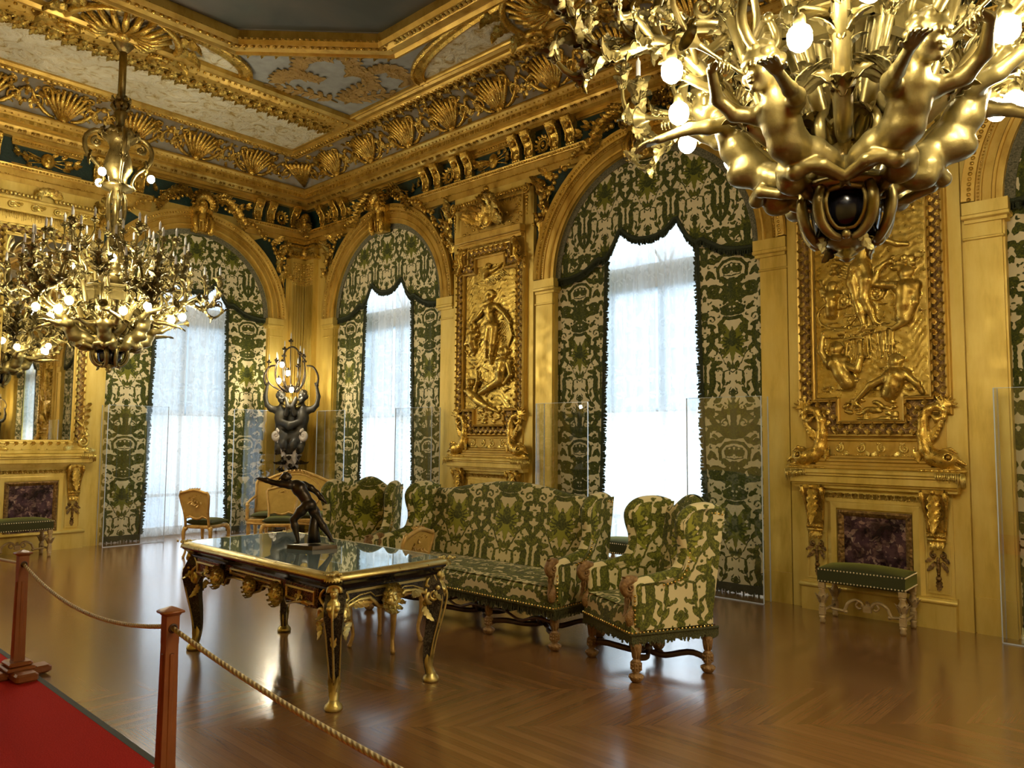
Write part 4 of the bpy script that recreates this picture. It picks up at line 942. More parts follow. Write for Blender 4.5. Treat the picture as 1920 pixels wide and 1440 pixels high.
# ------------------------------------------------------------------ windows, sheers, damask hangings, acrylic screens
ZS = .84
def fringe(mb, pts, dirn, L, step=.012, r=.006, jit=.25):
    P = np.array(pts, float); seg = np.linalg.norm(np.diff(P, axis=0), axis=1); tot = seg.sum(); cum = np.concatenate(([0], np.cumsum(seg)))
    d = np.array(dirn, float)
    for i in range(int(tot / step)):
        s_ = (i + .5) * step; k = min(np.searchsorted(cum, s_) - 1, len(seg) - 1); k = max(k, 0); p = P[k] + (P[k + 1] - P[k]) * ((s_ - cum[k]) / seg[k]); l = L * (1 + rs.uniform(-jit, jit)); t = (P[k + 1] - P[k]) / seg[k]
        q = p + d * l + t * rs.uniform(-.006, .006); w_ = r
        n_ = np.cross(t, d); n_ /= max(np.linalg.norm(n_), 1e-6)
        mb.add([p - t * w_, p + t * w_, q + t * w_ * 1.2, q - t * w_ * 1.2, p - t * w_ + n_ * r, p + t * w_ + n_ * r, q + t * w_ + n_ * r * 1.6, q - t * w_ + n_ * r * 1.6], [(0, 1, 2, 3), (7, 6, 5, 4), (0, 3, 7, 4), (1, 5, 6, 2), (2, 6, 7, 3), (0, 4, 5, 1)])
VX = [0, .12, .24, .34, .385, .43, .52, .62, .70, .80, .92, 1.05, 1.2, 1.39]; VZ = [3.965, 3.975, 4.02, 4.10, 4.15, 4.06, 3.90, 3.80, 3.83, 3.77, 3.70, 3.66, 3.64, 3.64]
def vlow(x, half): return np.interp(np.abs(x) * 1.387 / half, VX, VZ)
def fold(x, a, f, ph): return a * np.sin(x * f + ph) + a * .5 * np.sin(x * f * 2.3 + ph * 2)
WREF = {('R', 0): 'the narrow-looking arched window nearest the corner', ('R', 1): 'the tall arched window behind the sofa and armchair', ('R', 2): 'the arched window at the right edge', ('R', 3): 'the far right arched window', ('L', 0): 'the end-wall window left of the corner', ('L', 1): 'the hidden end-wall window'}
wn_ = 0
def window_unit(wl, i, c, half, q=1.0):
    global wn_; wn_ += 1
    nm = 'window_%d' % wn_; mb = MB(); y = .40; top = SPR + half
    for x in (-half, -.03, half - .06): mb.box((x, y, .12), (x + .06, y + .06, 3.45))
    for z in (.0, .62, 1.93, 3.40): mb.box((-half, y, z), (half, y + .06, z + (.14 if z == 0 else .05)))
    mb.box((-half, y - .03, 3.42), (half, y + .09, 3.74)); mb.box((-half * .52 - .02, y, 0), (-half * .52 + .02, y + .05, 3.5)); mb.box((half * .52 - .02, y, 0), (half * .52 + .02, y + .05, 3.5))
    arc = [((half - .03) * math.cos(t), SPR + (half - .03) * math.sin(t)) for t in np.linspace(pi, 0, 25)]; mb.sweep([(x, 0, z) for x, z in arc], [(-.05, -y), (-.05, -y - .06), (.03, -y - .06), (.03, -y)])
    for a in (pi / 3, pi / 2, 2 * pi / 3): mb.cyl((.1 * math.cos(a), y + .03, 3.74), ((half - .03) * math.cos(a), y + .03, SPR + (half - .03) * math.sin(a)), .02, seg=6)
    o = mb.build(nm, M['paint_frame'], kind='structure'); at_wall(o, wl, c)
    g = MB().box((-half + .02, y + .025, .1), (half - .02, y + .031, 3.45)); g.build('pane', M['pane'], o)
    s_ = MB().box((-half + .04, y - .055, 1.95), (half - .04, y - .05, 3.44)); s_.build('roller_shade', M['shade'], o)
    ref = WREF[(wl, i)]
    # sheer lace curtains, two leaves, meeting in the middle
    t = thing('sheer_curtain', 'white lace sheer hanging in ' + ref, 'curtain', group=None)
    at_wall(t, wl, c)
    for s in (-1, 1):
        nu, nv = int(170 * q), int(460 * q)
        ph = rs.uniform(0, 6)
        def fn(U, V, s=s, ph=ph):
            z = .03 + V * 4.25; x = s * (.015 + U * (.86 + .05 * (1 - V))); return x, .21 + fold(U * 1.0, .026, 30, ph) + .012 * np.sin(V * 3 + U * 9), z
        def uvf(U, V, s=s): return U * 1.15, V * 4.2 * .80 + 3.1
        cloth('sheer_panel', fn, nu, nv, uvf, M['sheer'], t)
    # damask side curtains
    for s, side in ((-1, 'left'), (1, 'right')):
        t = thing('damask_curtain', 'damask curtain on the %s of %s' % (side, ref), 'curtain', group=None); at_wall(t, wl, c)
        xin = lambda V: (.735 - .115 * V ** .8) * half / 1.387
        cu = (.68 + 1.387) / 2
        def fn(U, V, s=s):
            xi = xin(V); x = s * (xi + U * (half + .003 - xi)); return x, .075 + fold(U * .7, .010, 20, s * 2. + i) * (.4 + U), .075 + V * 3.85
        def uvf(U, V, s=s): xi = xin(V); return (xi + U * (half - xi)) - (cu - .0) * half / 1.387, (.075 + V * 3.85 - .68) / ZS + S0
        cloth('cloth', fn, int(84 * q), int(430 * q), uvf, M['damask'], t)
        mb = MB(); pts = [(s * xin(V), .07, .09 + V * 3.85) for V in np.linspace(0, 1, 20)]; fringe(mb, pts, (-s, 0, 0), .038, .016 / q, .008, .45); mb.tube([(x + s * .012, y_, z) for x, y_, z in pts], .012, 6); mb.build('side_fringe', M['fringe'], t)
        mb = MB(); x0, x1 = s * xin(0), s * (half - .01); mb.box((min(x0, x1), .055, .03), (max(x0, x1), .085, .10)); fringe(mb, [(x0, .06, .10), (x1, .06, .10)], (0, 0, -1), .085, .012 / q, .007); mb.build('hem_fringe', M['fringe'], t)
    # shaped valance filling the arch head
    t = thing('valance', 'scalloped damask valance in ' + ref, 'valance'); at_wall(t, wl, c)
    R_ = half + .003
    def fn(U, V):
        x = (U * 2 - 1) * R_; lo = vlow(x, half); hi = np.maximum(SPR + np.sqrt(np.maximum(R_ ** 2 - x ** 2, 0)), lo + .004); return x, .035 + .006 * np.sin(x * 9) + 0 * V, lo + (hi - lo) * V
    def uvf(U, V): x, y_, z = fn(U, V); return x * 1.05, (z - 4.62) / ZS + S0
    cloth('cloth', fn, int(290 * q), int(150 * q), uvf, M['damask'], t)
    mb = MB(); xs = np.linspace(-R_, R_, 71); pts = [(x, .022, float(vlow(x, half))) for x in xs]; fringe(mb, pts, (0, 0, -1), .075, .011 / q, .007, .2); mb.tube(pts, .020, 6); mb.build('fringe', M['fringe'], t)
    mb = MB(); arc = [(R_ * math.cos(a), .03, SPR + R_ * math.sin(a)) for a in np.linspace(pi, 0, 41)]; mb.sweep(arc, [(-.085, 0), (-.085, .012), (0, .012), (0, 0)]); mb.build('braid_border', M['braid'], t)
for i, c in enumerate(WINX): window_unit('R', i, c, HO, 1.0 if i < 3 else .45)
for i, c in enumerate(LW): window_unit('L', i, c, HL, 1.0 if i == 0 else .45)

def acrylic(wl, c, x0, x1, xret, label, out=.26, h=2.04):
    """clear screen: front sheet x0..x1 standing out from the wall with a return at xret"""
    t = thing('acrylic_screen', label, 'barrier'); at_wall(t, wl, c); th = .008
    MB().box((x0, -out, .004), (x1, -out + th, h)).build('front_sheet', M['acrylic'], t)
    MB().box((xret - th / 2, -out + th, .004), (xret + th / 2, -.09 if abs(xret) > 1.2 else -.02, h)).build('return_sheet', M['acrylic'], t)
    mb = MB()
    for x in (x0, x1): mb.box((x - .002, -out - .001, .004), (x + .006, -out + th + .001, h))
    mb.box((x0, -out - .0005, h - .004), (x1, -out + th, h)); mb.box((x0, -out - .001, .0), (x1, -out + th + .001, .008))
    mb.box((xret - .004, -.10 if abs(xret) > 1.2 else -.03, .004), (xret + .004, -.092 if abs(xret) > 1.2 else -.02, h)); mb.build('edge', M['acrylic_edge'], t)
SIDE = {0: 'the window nearest the corner', 1: 'the tall window behind the sofa', 2: 'the window at the right edge'}
for i, c in ((0, WINX[0]), (1, WINX[1]), (2, WINX[2])):
    acrylic('R', c, -1.47, -.66, -1.47, 'clear acrylic screen guarding the left curtain of ' + SIDE[i])
    acrylic('R', c, .66, 1.49, 1.49, 'clear acrylic screen guarding the right curtain of ' + SIDE[i])
acrylic('L', LW[0], -1.36, -.50, -1.36, 'clear acrylic screen guarding the left curtain of the end-wall window', .34)
acrylic('L', LW[0], .56, 1.44, 1.44, 'clear acrylic screen guarding the right curtain of the end-wall window', .34)
# ------------------------------------------------------------------ panelled piers: carved relief over a chimney-piece
def cross_poly(w1, z1, z2, w2, z0, z3):
    """outline: wide part |x|<w1 between z1..z2, narrow part |x|<w2 from z0..z3 (counter-clockwise)"""
    return [(-w2, z0), (w2, z0), (w2, z1), (w1, z1), (w1, z2), (w2, z2), (w2, z3), (-w2, z3), (-w2, z2), (-w1, z2), (-w1, z1), (-w2, z1)]
def fig(S, P, R_, k=.012):
    for path, rr in zip(P, R_): S.chain(path, rr, k)
def make_relief(kind):
    S = Sculpt((-.53, -.16, 1.74), (.53, .03, 4.16), .0092)
    S.slab(1, -.012)
    if kind == 'B':
        def c(x, y, d=0): return ((x / 2.769 + 1440 - 1643) / 214 * .99, -.027 - d, 3.95 - y * .001914)
        rl = random.Random(2)
        S.ell(c(560, 100), (.05, .05, .062), .02); [S.ell(c(560 + 26 * math.cos(a), 88 + 26 * math.sin(a)), (.03, .03, .03), .02) for a in np.linspace(0, 6.2, 8)]
        S.chain([c(560, 130), c(572, 170)], [.025, .03], .02)
        S.cap(c(535, 190, .02), c(610, 185, .02), .045, .045, .03); S.chain([c(572, 195, .025), c(562, 260, .03), c(540, 330, .02), c(530, 380, .03)], [.075, .062, .055, .078], .03)
        S.ell(c(548, 235, .07), (.032, .03, .03), .02); S.ell(c(590, 235, .07), (.032, .03, .03), .02)
        S.chain([c(545, 380, .03), c(565, 450, .05), c(550, 530, .04), c(575, 590, .02), c(600, 650, .02)], [.07, .062, .043, .042, .024], .02)
        S.chain([c(505, 385, .03), c(490, 450, .03), c(505, 530, .02), c(525, 600, .01), c(540, 665, .01)], [.065, .06, .042, .042, .024], .02)
        S.cap(c(600, 655, .02), c(625, 668, .02), .022, .016); S.cap(c(540, 670, .02), c(520, 690, .02), .022, .016)
        S.chain([c(610, 190, .02), c(665, 265, .03), c(720, 290, .02), c(775, 300, .01)], [.04, .032, .026, .018], .015)
        S.chain([c(535, 195, .02), c(480, 240, .03), c(430, 290, .02)], [.04, .032, .026], .015)
        for _ in range(24): x, y = rl.gauss(430, 28), rl.gauss(300, 38); S.ell(c(x, y, .02), (.035, .035, .028), .008)
        for i in range(9): S.chain([c(470 - 8 * i, 310 + 12 * i), c(530, 340 + 14 * i, .03), c(470 + 10 * i, 400 + 10 * i)], [.012, .016, .010], .01)
        def torso(hx, hy, px, py, s=1., turn=0):
            S.ell(c(hx, hy, .02), (.05 * s, .05 * s, .06 * s), .015); [S.ell(c(hx + 24 * s * math.cos(a), hy - 8 + 22 * s * math.sin(a), .015), .026 * s, .015) for a in np.linspace(0, 6.2, 9)]
            S.cap(c(hx, hy + 20 * s), c(hx, hy + 45 * s), .026 * s, .03 * s, .02); S.cap(c(hx - 45 * s, hy + 58 * s, .01), c(hx + 45 * s, hy + 55 * s, .01), .038 * s, None, .03)
            S.chain([c(hx, hy + 65 * s, .02), c((hx + px) / 2, (hy + py) / 2 + 40 * s, .02), c(px, py)], [.078 * s, .068 * s, .07 * s], .03)
            S.ell(c(hx - 20 * s, hy + 78 * s, .05), .035 * s, .02); S.ell(c(hx + 22 * s, hy + 78 * s, .05), .035 * s, .02)
        torso(760, 440, 745, 640, 1.05); S.chain([c(712, 490, .03), c(640, 480, .04), c(605, 470, .03), c(625, 400, .03), c(660, 375, .02)], [.04, .034, .03, .028, .022], .015); S.chain([c(800, 500), c(800, 580, .03), c(760, 660, .03), c(690, 695, .02)], [.045, .042, .034, .022], .015)
        for i in range(12): S.ell(c(690 + rl.uniform(-40, 110), 375 + rl.uniform(-25, 35), .01), (.035, .03, .028), .01)
        torso(370, 460, 360, 590, .72); S.cap(c(300, 420), c(345, 510, .02), .014, .014); S.chain([c(340, 495), c(310, 470, .02), c(318, 500, .03)], [.022, .02, .02], .01)
        torso(385, 775, 440, 940, 1.0); S.chain([c(420, 850, .02), c(500, 880, .04), c(520, 820, .03), c(515, 750, .02)], [.04, .034, .03, .02], .015); S.chain([c(340, 850), c(300, 780, .02), c(310, 700, .01)], [.034, .03, .02], .015)
        torso(700, 855, 660, 1000, 1.0); S.chain([c(660, 920, .03), c(570, 960, .04), c(490, 1030, .02)], [.036, .03, .02], .015); S.chain([c(740, 910, .02), c(800, 960, .02), c(820, 1000)], [.036, .03, .02], .015)
        for i in range(40): x, y = rl.uniform(300, 640), rl.gauss(690, 14); S.cap(c(x, y, .01), c(x + 60, y + rl.uniform(-12, 6), .02), .014, .007, .008)
        for i in range(26): x = rl.uniform(430, 690); S.cap(c(x, 700, .01), c(x + rl.uniform(-20, 20), 700 + rl.uniform(60, 230)), .010, .004, .006)
        for i in range(16): a0 = i * .4; S.cap(c(390 + 110 * math.cos(a0), 600 + 70 * math.sin(a0)), c(390 + 110 * math.cos(a0 + .5), 600 + 70 * math.sin(a0 + .5)), .012, .008, .008)
        for (cx_, cy_) in ((605, 510), (430, 530)): [S.cap(c(cx_ + r_ * math.cos(a), cy_ + r_ * math.sin(a)), c(cx_ + (r_ - 3) * math.cos(a + .7), cy_ + (r_ - 3) * math.sin(a + .7)), .014, .012, .008) for a, r_ in zip(np.arange(0, 12, .7), np.linspace(42, 6, 18))]
        for i in range(70): x, y = rl.uniform(290, 830), rl.choice([rl.uniform(330, 420), rl.uniform(560, 680), rl.uniform(760, 1000)]); S.cap(c(x, y), c(x + rl.uniform(20, 60), y + rl.uniform(-14, 14)), .010, .005, .006)
        for i in range(60): S.ell(c(rl.uniform(420, 700), rl.uniform(1030, 1130), .0), (.03, .022, .018), .01)
        for i in range(12): x, y = rl.uniform(430, 520), rl.uniform(1010, 1080); S.cap(c(480, 1040, .02), c(x, y, .03), .012, .006, .006)
        for i in range(7): S.cap(c(640, -10 + i * 18), c(800, 60 + i * 14), .012, .005, .01)
        for i in range(16): S.chain([c(570 + rl.uniform(0, 30), 60 + i * 6), c(630, 60 + i * 5, .01), c(600 + rl.uniform(0, 40), 130)], [.012, .012, .006], .008)
    else:
        def c(x, y, d=0): return ((x - 262) / 222 * .99, -.027 - d, 3.90 - (y - 480) * .00297)
        rl = random.Random(4)
        S.ell(c(262, 602, .02), (.045, .045, .058), .02); [S.ell(c(262 + 16 * math.cos(a), 590 + 16 * math.sin(a), .01), .028, .02) for a in np.linspace(2.6, 7, 8)]
        S.cap(c(262, 620), c(268, 640), .024, .03); S.cap(c(244, 648, .02), c(296, 650, .02), .042, None, .03)
        S.chain([c(270, 655, .03), c(268, 690, .03), c(276, 715, .02), c(280, 740, .03)], [.072, .06, .054, .078], .03); S.ell(c(258, 668, .07), .03, .02); S.ell(c(280, 668, .07), .03, .02)
        S.chain([c(272, 740, .04), c(262, 800, .05), c(258, 840, .03), c(250, 880, .01)], [.07, .05, .04, .022], .02); S.chain([c(290, 745, .03), c(282, 820, .03), c(274, 870, .02), c(270, 910, .01)], [.065, .052, .04, .022], .02)
        S.chain([c(242, 650, .02), c(220, 682, .03), c(180, 712, .02)], [.038, .03, .018], .015); S.chain([c(298, 652, .02), c(330, 690, .03), c(352, 735, .02)], [.038, .03, .018], .015)
        for i in range(10): S.chain([c(300 + 4 * i, 660 + 8 * i), c(340 + 2 * i, 700 + 10 * i, .01), c(300 + 3 * i, 760 + 14 * i)], [.010, .014, .008], .008)
        def torso(hx, hy, px, py, s=1.):
            S.ell(c(hx, hy, .02), (.05 * s, .05 * s, .06 * s), .015); [S.ell(c(hx + 15 * s * math.cos(a), hy - 6 + 13 * s * math.sin(a), .015), .028 * s, .015) for a in np.linspace(0, 6.2, 9)]
            S.cap(c(hx - 24 * s, hy + 36 * s, .01), c(hx + 24 * s, hy + 36 * s, .01), .036 * s, None, .03); S.chain([c(hx, hy + 42 * s, .02), c((hx + px) / 2, (hy + py) / 2 + 20 * s, .03), c(px, py)], [.075 * s, .066 * s, .07 * s], .03)
        torso(190, 735, 195, 830, .95); S.chain([c(175, 775, .02), c(165, 810, .04), c(200, 800, .04)], [.034, .028, .02], .015)
        torso(325, 868, 312, 990, 1.1); S.chain([c(345, 920, .02), c(358, 970, .03), c(330, 1010, .03)], [.04, .034, .022], .015); S.chain([c(312, 990, .02), c(270, 1020, .04), c(225, 1045, .02)], [.06, .045, .03], .02)
        torso(182, 1000, 215, 1080, .9); S.chain([c(205, 1030, .02), c(218, 990, .03), c(213, 945, .02)], [.034, .028, .018], .015); S.chain([c(215, 1080, .02), c(260, 1110, .03), c(305, 1135, .01)], [.055, .04, .022], .02)
        torso(255, 455, 240, 500, .55); S.chain([c(265, 480), c(300, 465, .01), c(312, 450)], [.03, .02, .012], .015)
        for i in range(90): x, y = rl.uniform(155, 365), rl.uniform(760, 1110); S.cap(c(x, y), c(x + rl.uniform(-25, 25), y + rl.uniform(-22, 22), .01), .013, .006, .008)
        for i in range(40): x, y = rl.uniform(160, 360), rl.uniform(500, 760); S.cap(c(x, y), c(x + rl.uniform(10, 40), y + rl.uniform(-14, 8)), .009, .004, .008)
        for i in range(40): S.ell(c(rl.uniform(215, 310), rl.uniform(1115, 1185)), (.03, .02, .02), .01)
        for i in range(14): S.cap(c(220 + i * 7, 520 - i * 3), c(250 + i * 7, 540 - i * 2), .010, .005, .01)
    gx, gy, gz = np.meshgrid(*[S.lo[i] + S.h * np.arange(S.n[i]) for i in range(3)], indexing='ij')   # chiselled flow of water and drapery
    rip = np.sin(95 * gz + 7 * np.sin(11 * gx + 2 * gz) + 3 * np.sin(23 * gx)) * .0011 + np.sin(60 * gx + 9 * np.sin(7 * gz)) * .0008
    S.D = (S.D + rip * np.clip((gy + .045) / .03, 0, 1)).astype(np.float32)
    # trim to the stepped outline
    X = S.lo[0] + S.h * np.arange(S.n[0]); Z = S.lo[2] + S.h * np.arange(S.n[2]); XX, ZZ_ = np.meshgrid(np.abs(X), Z, indexing='ij')
    inside = ((XX < .50) & (ZZ_ > 2.0) & (ZZ_ < 3.90)) | ((XX < .275) & (ZZ_ > 1.79) & (ZZ_ < 4.11))
    S.D = np.where(inside[:, None, :], S.D, .02).astype(np.float32)
    return S.surf('relief')
REL = {'B': make_relief('B'), 'A': make_relief('A')}
IN = cross_poly(.50, 2.0, 3.90, .275, 1.79, 4.11)
def leaf_band(mb, path, w_, step, L, W, y=-.055):
    n_ = len(path)
    for i in range(n_):
        a, b_ = np.array(path[i]), np.array(path[(i + 1) % n_]); l = np.linalg.norm(b_ - a); d = (b_ - a) / l; k = max(1, int(l / step))
        for j in range(k):
            p = a + d * (j + .5) * l / k; s_ = 1 if j % 2 else -1; q = np.array((-d[1], d[0])) * s_
            mb.leaf((p[0] + q[0] * .008, y, p[1] + q[1] * .008), (d[0] * .7 + q[0] * .7, -.25, d[1] * .7 + q[1] * .7), (0, -1, 0), L, W, .5, 3)
# dolphin supporter: right-hand one, mirrored for the left
SD = Sculpt((.36, -.20, 1.31), (.80, .03, 2.02), .0065)
SD.chain([(.60, -.07, 1.44), (.52, -.07, 1.46), (.46, -.065, 1.53), (.435, -.06, 1.66), (.44, -.06, 1.79), (.485, -.06, 1.88), (.555, -.06, 1.905), (.605, -.06, 1.87), (.60, -.065, 1.81), (.555, -.075, 1.79), (.525, -.08, 1.82)], [.085, .072, .062, .052, .043, .038, .034, .030, .026, .022, .016], .02)
SD.ell((.625, -.08, 1.45), (.085, .075, .075), .03); SD.cap((.66, -.085, 1.47), (.765, -.09, 1.405), .035, .012, .02); SD.cap((.64, -.08, 1.40), (.77, -.09, 1.352), .028, .012, .015); SD.cap((.69, -.10, 1.415), (.79, -.10, 1.375), .010, .008, .008, sub=True)
SD.ell((.645, -.14, 1.465), .028, .006, sub=True); SD.ell((.645, -.135, 1.465), .018, .004); SD.chain([(.60, -.10, 1.53), (.66, -.11, 1.535), (.71, -.10, 1.50)], [.012, .016, .008], .01)
for i in range(5): SD.chain([(.50, -.07, 1.60 + .02 * i), (.54 + .012 * i, -.08, 1.64 + .03 * i), (.525 + .02 * i, -.08, 1.70 + .02 * i)], [.018, .016, .005], .008)
for i in range(6): a = .2 + i * .38; SD.cap((.605, -.06, 1.90), (.605 + .11 * math.cos(a), -.07, 1.90 + .11 * math.sin(a)), .020, .008, .008)
for i in range(5): SD.chain([(.42, -.07, 1.50), (.40 - .01 * i, -.08, 1.42 + .02 * i), (.37 + .0 * i, -.08, 1.44 + .03 * i)], [.02, .014, .005], .008)
for i in range(9): SD.ell((.42 + i * .04, -.09, 1.345), (.03, .03, .018), .01)
DOL = SD.surf('dolphin'); DOLL = DOL.copy(); cc = np.empty(len(DOLL.vertices) * 3, dtype=np.float32); DOLL.vertices.foreach_get('co', cc); cc[0::3] *= -1; DOLL.vertices.foreach_set('co', cc); DOLL.flip_normals()
def c_scrolls(mb, x0, x1, z, r, n_, y):
    for i in range(n_):
        x = x0 + (x1 - x0) * (i + .5) / n_; s_ = 1 if (i < n_ / 2) else -1
        mb.scroll((x, y, z), r, 1.35, pi * (.5 if s_ > 0 else .5), .010, hand=-s_); mb.leaf((x + s_ * r * .8, y, z - r * .6), (s_ * .8, 0, -.5), (0, -1, 0), r * 1.3, r * .8, .4, 2); mb.leaf((x, y, z + r * .7), (s_ * 1, 0, .3), (0, -1, 0), r, r * .6, .4, 2)
def corbel_mesh():
    mb = MB(); pr = [(0, .78), (-.045, .78), (-.055, .84), (-.06, .92), (-.075, 1.0), (-.12, 1.10), (-.15, 1.15), (-.15, 1.185), (0, 1.185)]
    n_ = len(pr); w0, w1 = .062, .085
    v = [(-(w0 + (w1 - w0) * (z - .78) / .4), y, z) for y, z in pr] + [((w0 + (w1 - w0) * (z - .78) / .4), y, z) for y, z in pr]
    mb.add(v, [tuple(range(n_)), tuple(range(2 * n_ - 1, n_ - 1, -1))] + [(i, i + n_, (i + 1) % n_ + n_, (i + 1) % n_) for i in range(n_)])
    for s_ in (-1, 1):
        mb.tube([(s_ * .09, -.15, 1.165), (s_ * .09, -.115, 1.08), (s_ * .078, -.07, .97), (s_ * .07, -.06, .86), (s_ * .066, -.055, .80)], [.02, .02, .016, .013, .013], 6)
        mb.scroll((s_ * .10, -.11, 1.12), .045, 1.3, pi / 2, .014, plane='yz')
    mb.leaf((0, -.145, 1.16), (0, -.0, -1), (0, -1, 0), .34, .115, .12, 5); mb.ball((0, -.155, 1.165), .022, 6, 4)
    mb.cyl((-.075, -.07, .79), (.075, -.07, .79), .026, seg=8); mb.cyl((-.07, -.065, .755), (.07, -.065, .755), .018, seg=8); mb.beads((-.075, -.09, .79), (.075, -.09, .79), 6, .014)
    for x in (-.035, 0, .035): mb.leaf((x, -.055, .745), (x * 2, -.2, -1), (0, -1, 0), .09, .05, .4, 3)
    return mb.mesh('corbel')
COR = corbel_mesh()
def drop_mesh():
    mb = MB()
    for s_ in (-1, 1): mb.scroll((s_ * .035, -.035, .62), .032, 1.1, pi / 2, .011, hand=-s_); mb.leaf((s_ * .03, -.03, .60), (s_ * .9, -.1, -.6), (0, -1, 0), .09, .04, .5, 3); mb.leaf((s_ * .02, -.03, .56), (s_ * .7, -.1, -.9), (0, -1, 0), .11, .04, .4, 3)
    mb.tube([(0, -.03, .60), (0, -.035, .50), (0, -.03, .44)], [.012, .018, .010], 6); mb.ball((0, -.035, .42), .024, 6, 5); mb.leaf((0, -.03, .40), (0, 0, -1), (0, -1, 0), .085, .06, .2, 3)
    mb.beads((0, -.035, .60), (0, -.035, .44), 5, .015)
    return mb.mesh('drop')
DROP = drop_mesh()
def relief_panel(kind, label):
    t = thing('relief_panel', label, 'wall panel')
    newobj('relief', REL[kind], M['relief'], t)
    mb = MB(); mb.sweep(IN, [(0, .012), (0, .055), (-.012, .062), (-.02, .05), (-.026, .05), (-.03, .06), (-.035, .05)], closed=True)
    mb.sweep(IN, [(-.125, .05), (-.13, .07), (-.145, .075), (-.155, .05), (-.165, .045), (-.17, 0)], closed=True)
    mb.build('inner_lip', M['gold_deep'], t)
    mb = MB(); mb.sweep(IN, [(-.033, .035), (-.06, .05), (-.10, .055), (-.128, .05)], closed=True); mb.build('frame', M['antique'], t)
    mb = MB(); leaf_band(mb, [(x + (.08 if x > 0 else -.08), z + {1.79: -.08, 2.0: -.08, 3.90: .08, 4.11: .08}[z]) for x, z in IN], .08, .045, .078, .052, -.054); mb.build('leaf_garland', M['carved_deep'], t)
    mb = MB()                                                    # plinth with running scrolls
    mb.box((-.42, -.045, 1.46), (.42, 0, 1.60)); mb.box((-.44, -.07, 1.60), (.44, 0, 1.625), bev=.006); mb.box((-.45, -.065, 1.435), (.45, 0, 1.46), bev=.006); mb.box((-.47, -.09, 1.40), (.47, 0, 1.435), bev=.01); mb.box((-.50, -.075, 1.375), (.50, 0, 1.40)); mb.box((-.60, -.11, 1.335), (.60, 0, 1.375), bev=.008)
    mb.box((-.61, -.02, 1.33), (.61, 0, 2.0)); mb.build('plinth', M['gold_deep'], t)
    mb = MB(); c_scrolls(mb, -.38, .38, 1.53, .05, 4, -.05); mb.beads((-.4, -.05, 1.47), (.4, -.05, 1.47), 30, .007); mb.build('running_scroll', M['carved'], t)
    newobj('dolphin', DOL, M['carved_deep'], t); newobj('dolphin', DOLL, M['carved_deep'], t)
    mb = MB()                                                    # moulded cap and shoulders
    mb.box((-.60, -.06, 4.30), (.60, 0, 4.335)); mb.box((-.62, -.10, 4.335), (.62, 0, 4.36), bev=.006); mb.box((-.635, -.125, 4.36), (.635, 0, 4.455), bev=.01); mb.box((-.63, -.02, 4.0), (.63, 0, 4.34)); mb.box((-.60, -.03, 4.45), (.60, 0, 4.93)); mb.build('cap', M['gold_deep'], t)
    mb = MB()
    for s_ in (-1, 1):
        mb.tube([(s_ * .44, -.05, 4.26), (s_ * .52, -.09, 4.24), (s_ * .55, -.10, 4.14), (s_ * .52, -.09, 4.05), (s_ * .58, -.08, 3.98), (s_ * .63, -.05, 3.95)], [.03, .045, .05, .04, .04, .02], 8); mb.scroll((s_ * .49, -.08, 4.24), .06, 1.3, 0, .02, hand=s_); mb.scroll((s_ * .63, -.06, 4.0), .05, 1.3, 0, .018, hand=s_)
        mb.tube([(s_ * .62, -.04, 3.96), (s_ * .66, -.04, 3.88), (s_ * .63, -.03, 3.80)], [.03, .03, .01], 6)
        for k in range(5): mb.leaf((s_ * (.48 + .03 * k), -.08, 4.24 - .06 * k), (s_ * .8, -.3, .4 - .2 * k), (0, -1, 0), .12, .07, .7, 3)
    mb.beads((-.42, -.07, 4.285), (.42, -.07, 4.285), 34, .011); mb.build('shoulder_scroll', M['carved_deep'], t)
    mb = MB()                                                    # plumed cartouche on rockwork under a ball-and-volute moulding
    for i in range(22):
        a = pi * (.06 + .88 * i / 21); L = .30 + .08 * math.sin(i * 1.7); mb.leaf((.10 * math.cos(a), -.05 - .03 * (i % 3), 4.55 + .08 * math.sin(a)), (math.cos(a), -.25, math.sin(a)), (0, -1, 0), L, .12, .45, 4)
    mb.ball((0, -.09, 4.64), .10, 10, 8, None, (1, .6, 1.2)); mb.tube([(.10 * math.cos(a), -.11, 4.64 + .12 * math.sin(a)) for a in np.linspace(0, 2 * pi, 17)[:-1]], .018, 6, closed=True)
    mb.leaf((0, -.08, 4.90), (0, -.2, 1), (0, -1, 0), .2, .12, 1.2, 4); mb.leaf((-.06, -.08, 4.88), (-.5, -.2, .9), (0, -1, 0), .18, .09, 1.0, 4); mb.leaf((.06, -.08, 4.88), (.5, -.2, .9), (0, -1, 0), .18, .09, 1.0, 4); mb.ball((0, -.13, 5.05), .045, 8, 6)
    for s_ in (-1, 1):
        mb.beads((s_ * .13, -.09, 4.93), (s_ * .66, -.09, 4.93), 10, .024, None, (1, .9, 1.15)); mb.scroll((s_ * .70, -.09, 4.90), .075, 1.5, pi / 2, .022, hand=-s_)
        for k in range(6): mb.ball((s_ * .70, -.06, 4.80 - .045 * k), .030 - .003 * k, 6, 4, None, (1, .7, 1))
        mb.box((s_ * .12, -.05, 4.96), (s_ * .74, 0, 4.985)); mb.box((s_ * .12, -.05, 4.875), (s_ * .66, 0, 4.895))
        for k in range(16): x = s_ * (.15 + .028 * k); mb.cyl((x, -.035, 4.87), (x, -.035, 4.82 - .05 * rs.random()), .008, .003, 5)
        for k in range(24): x = s_ * rs.uniform(.2, .56); z = rs.uniform(4.48, 4.80); mb.ball((x, -.03, z), rs.uniform(.014, .03), 6, 4, None, (1.5, .5, .8))
    mb.build('crest', M['carved_deep'], t)
    return t
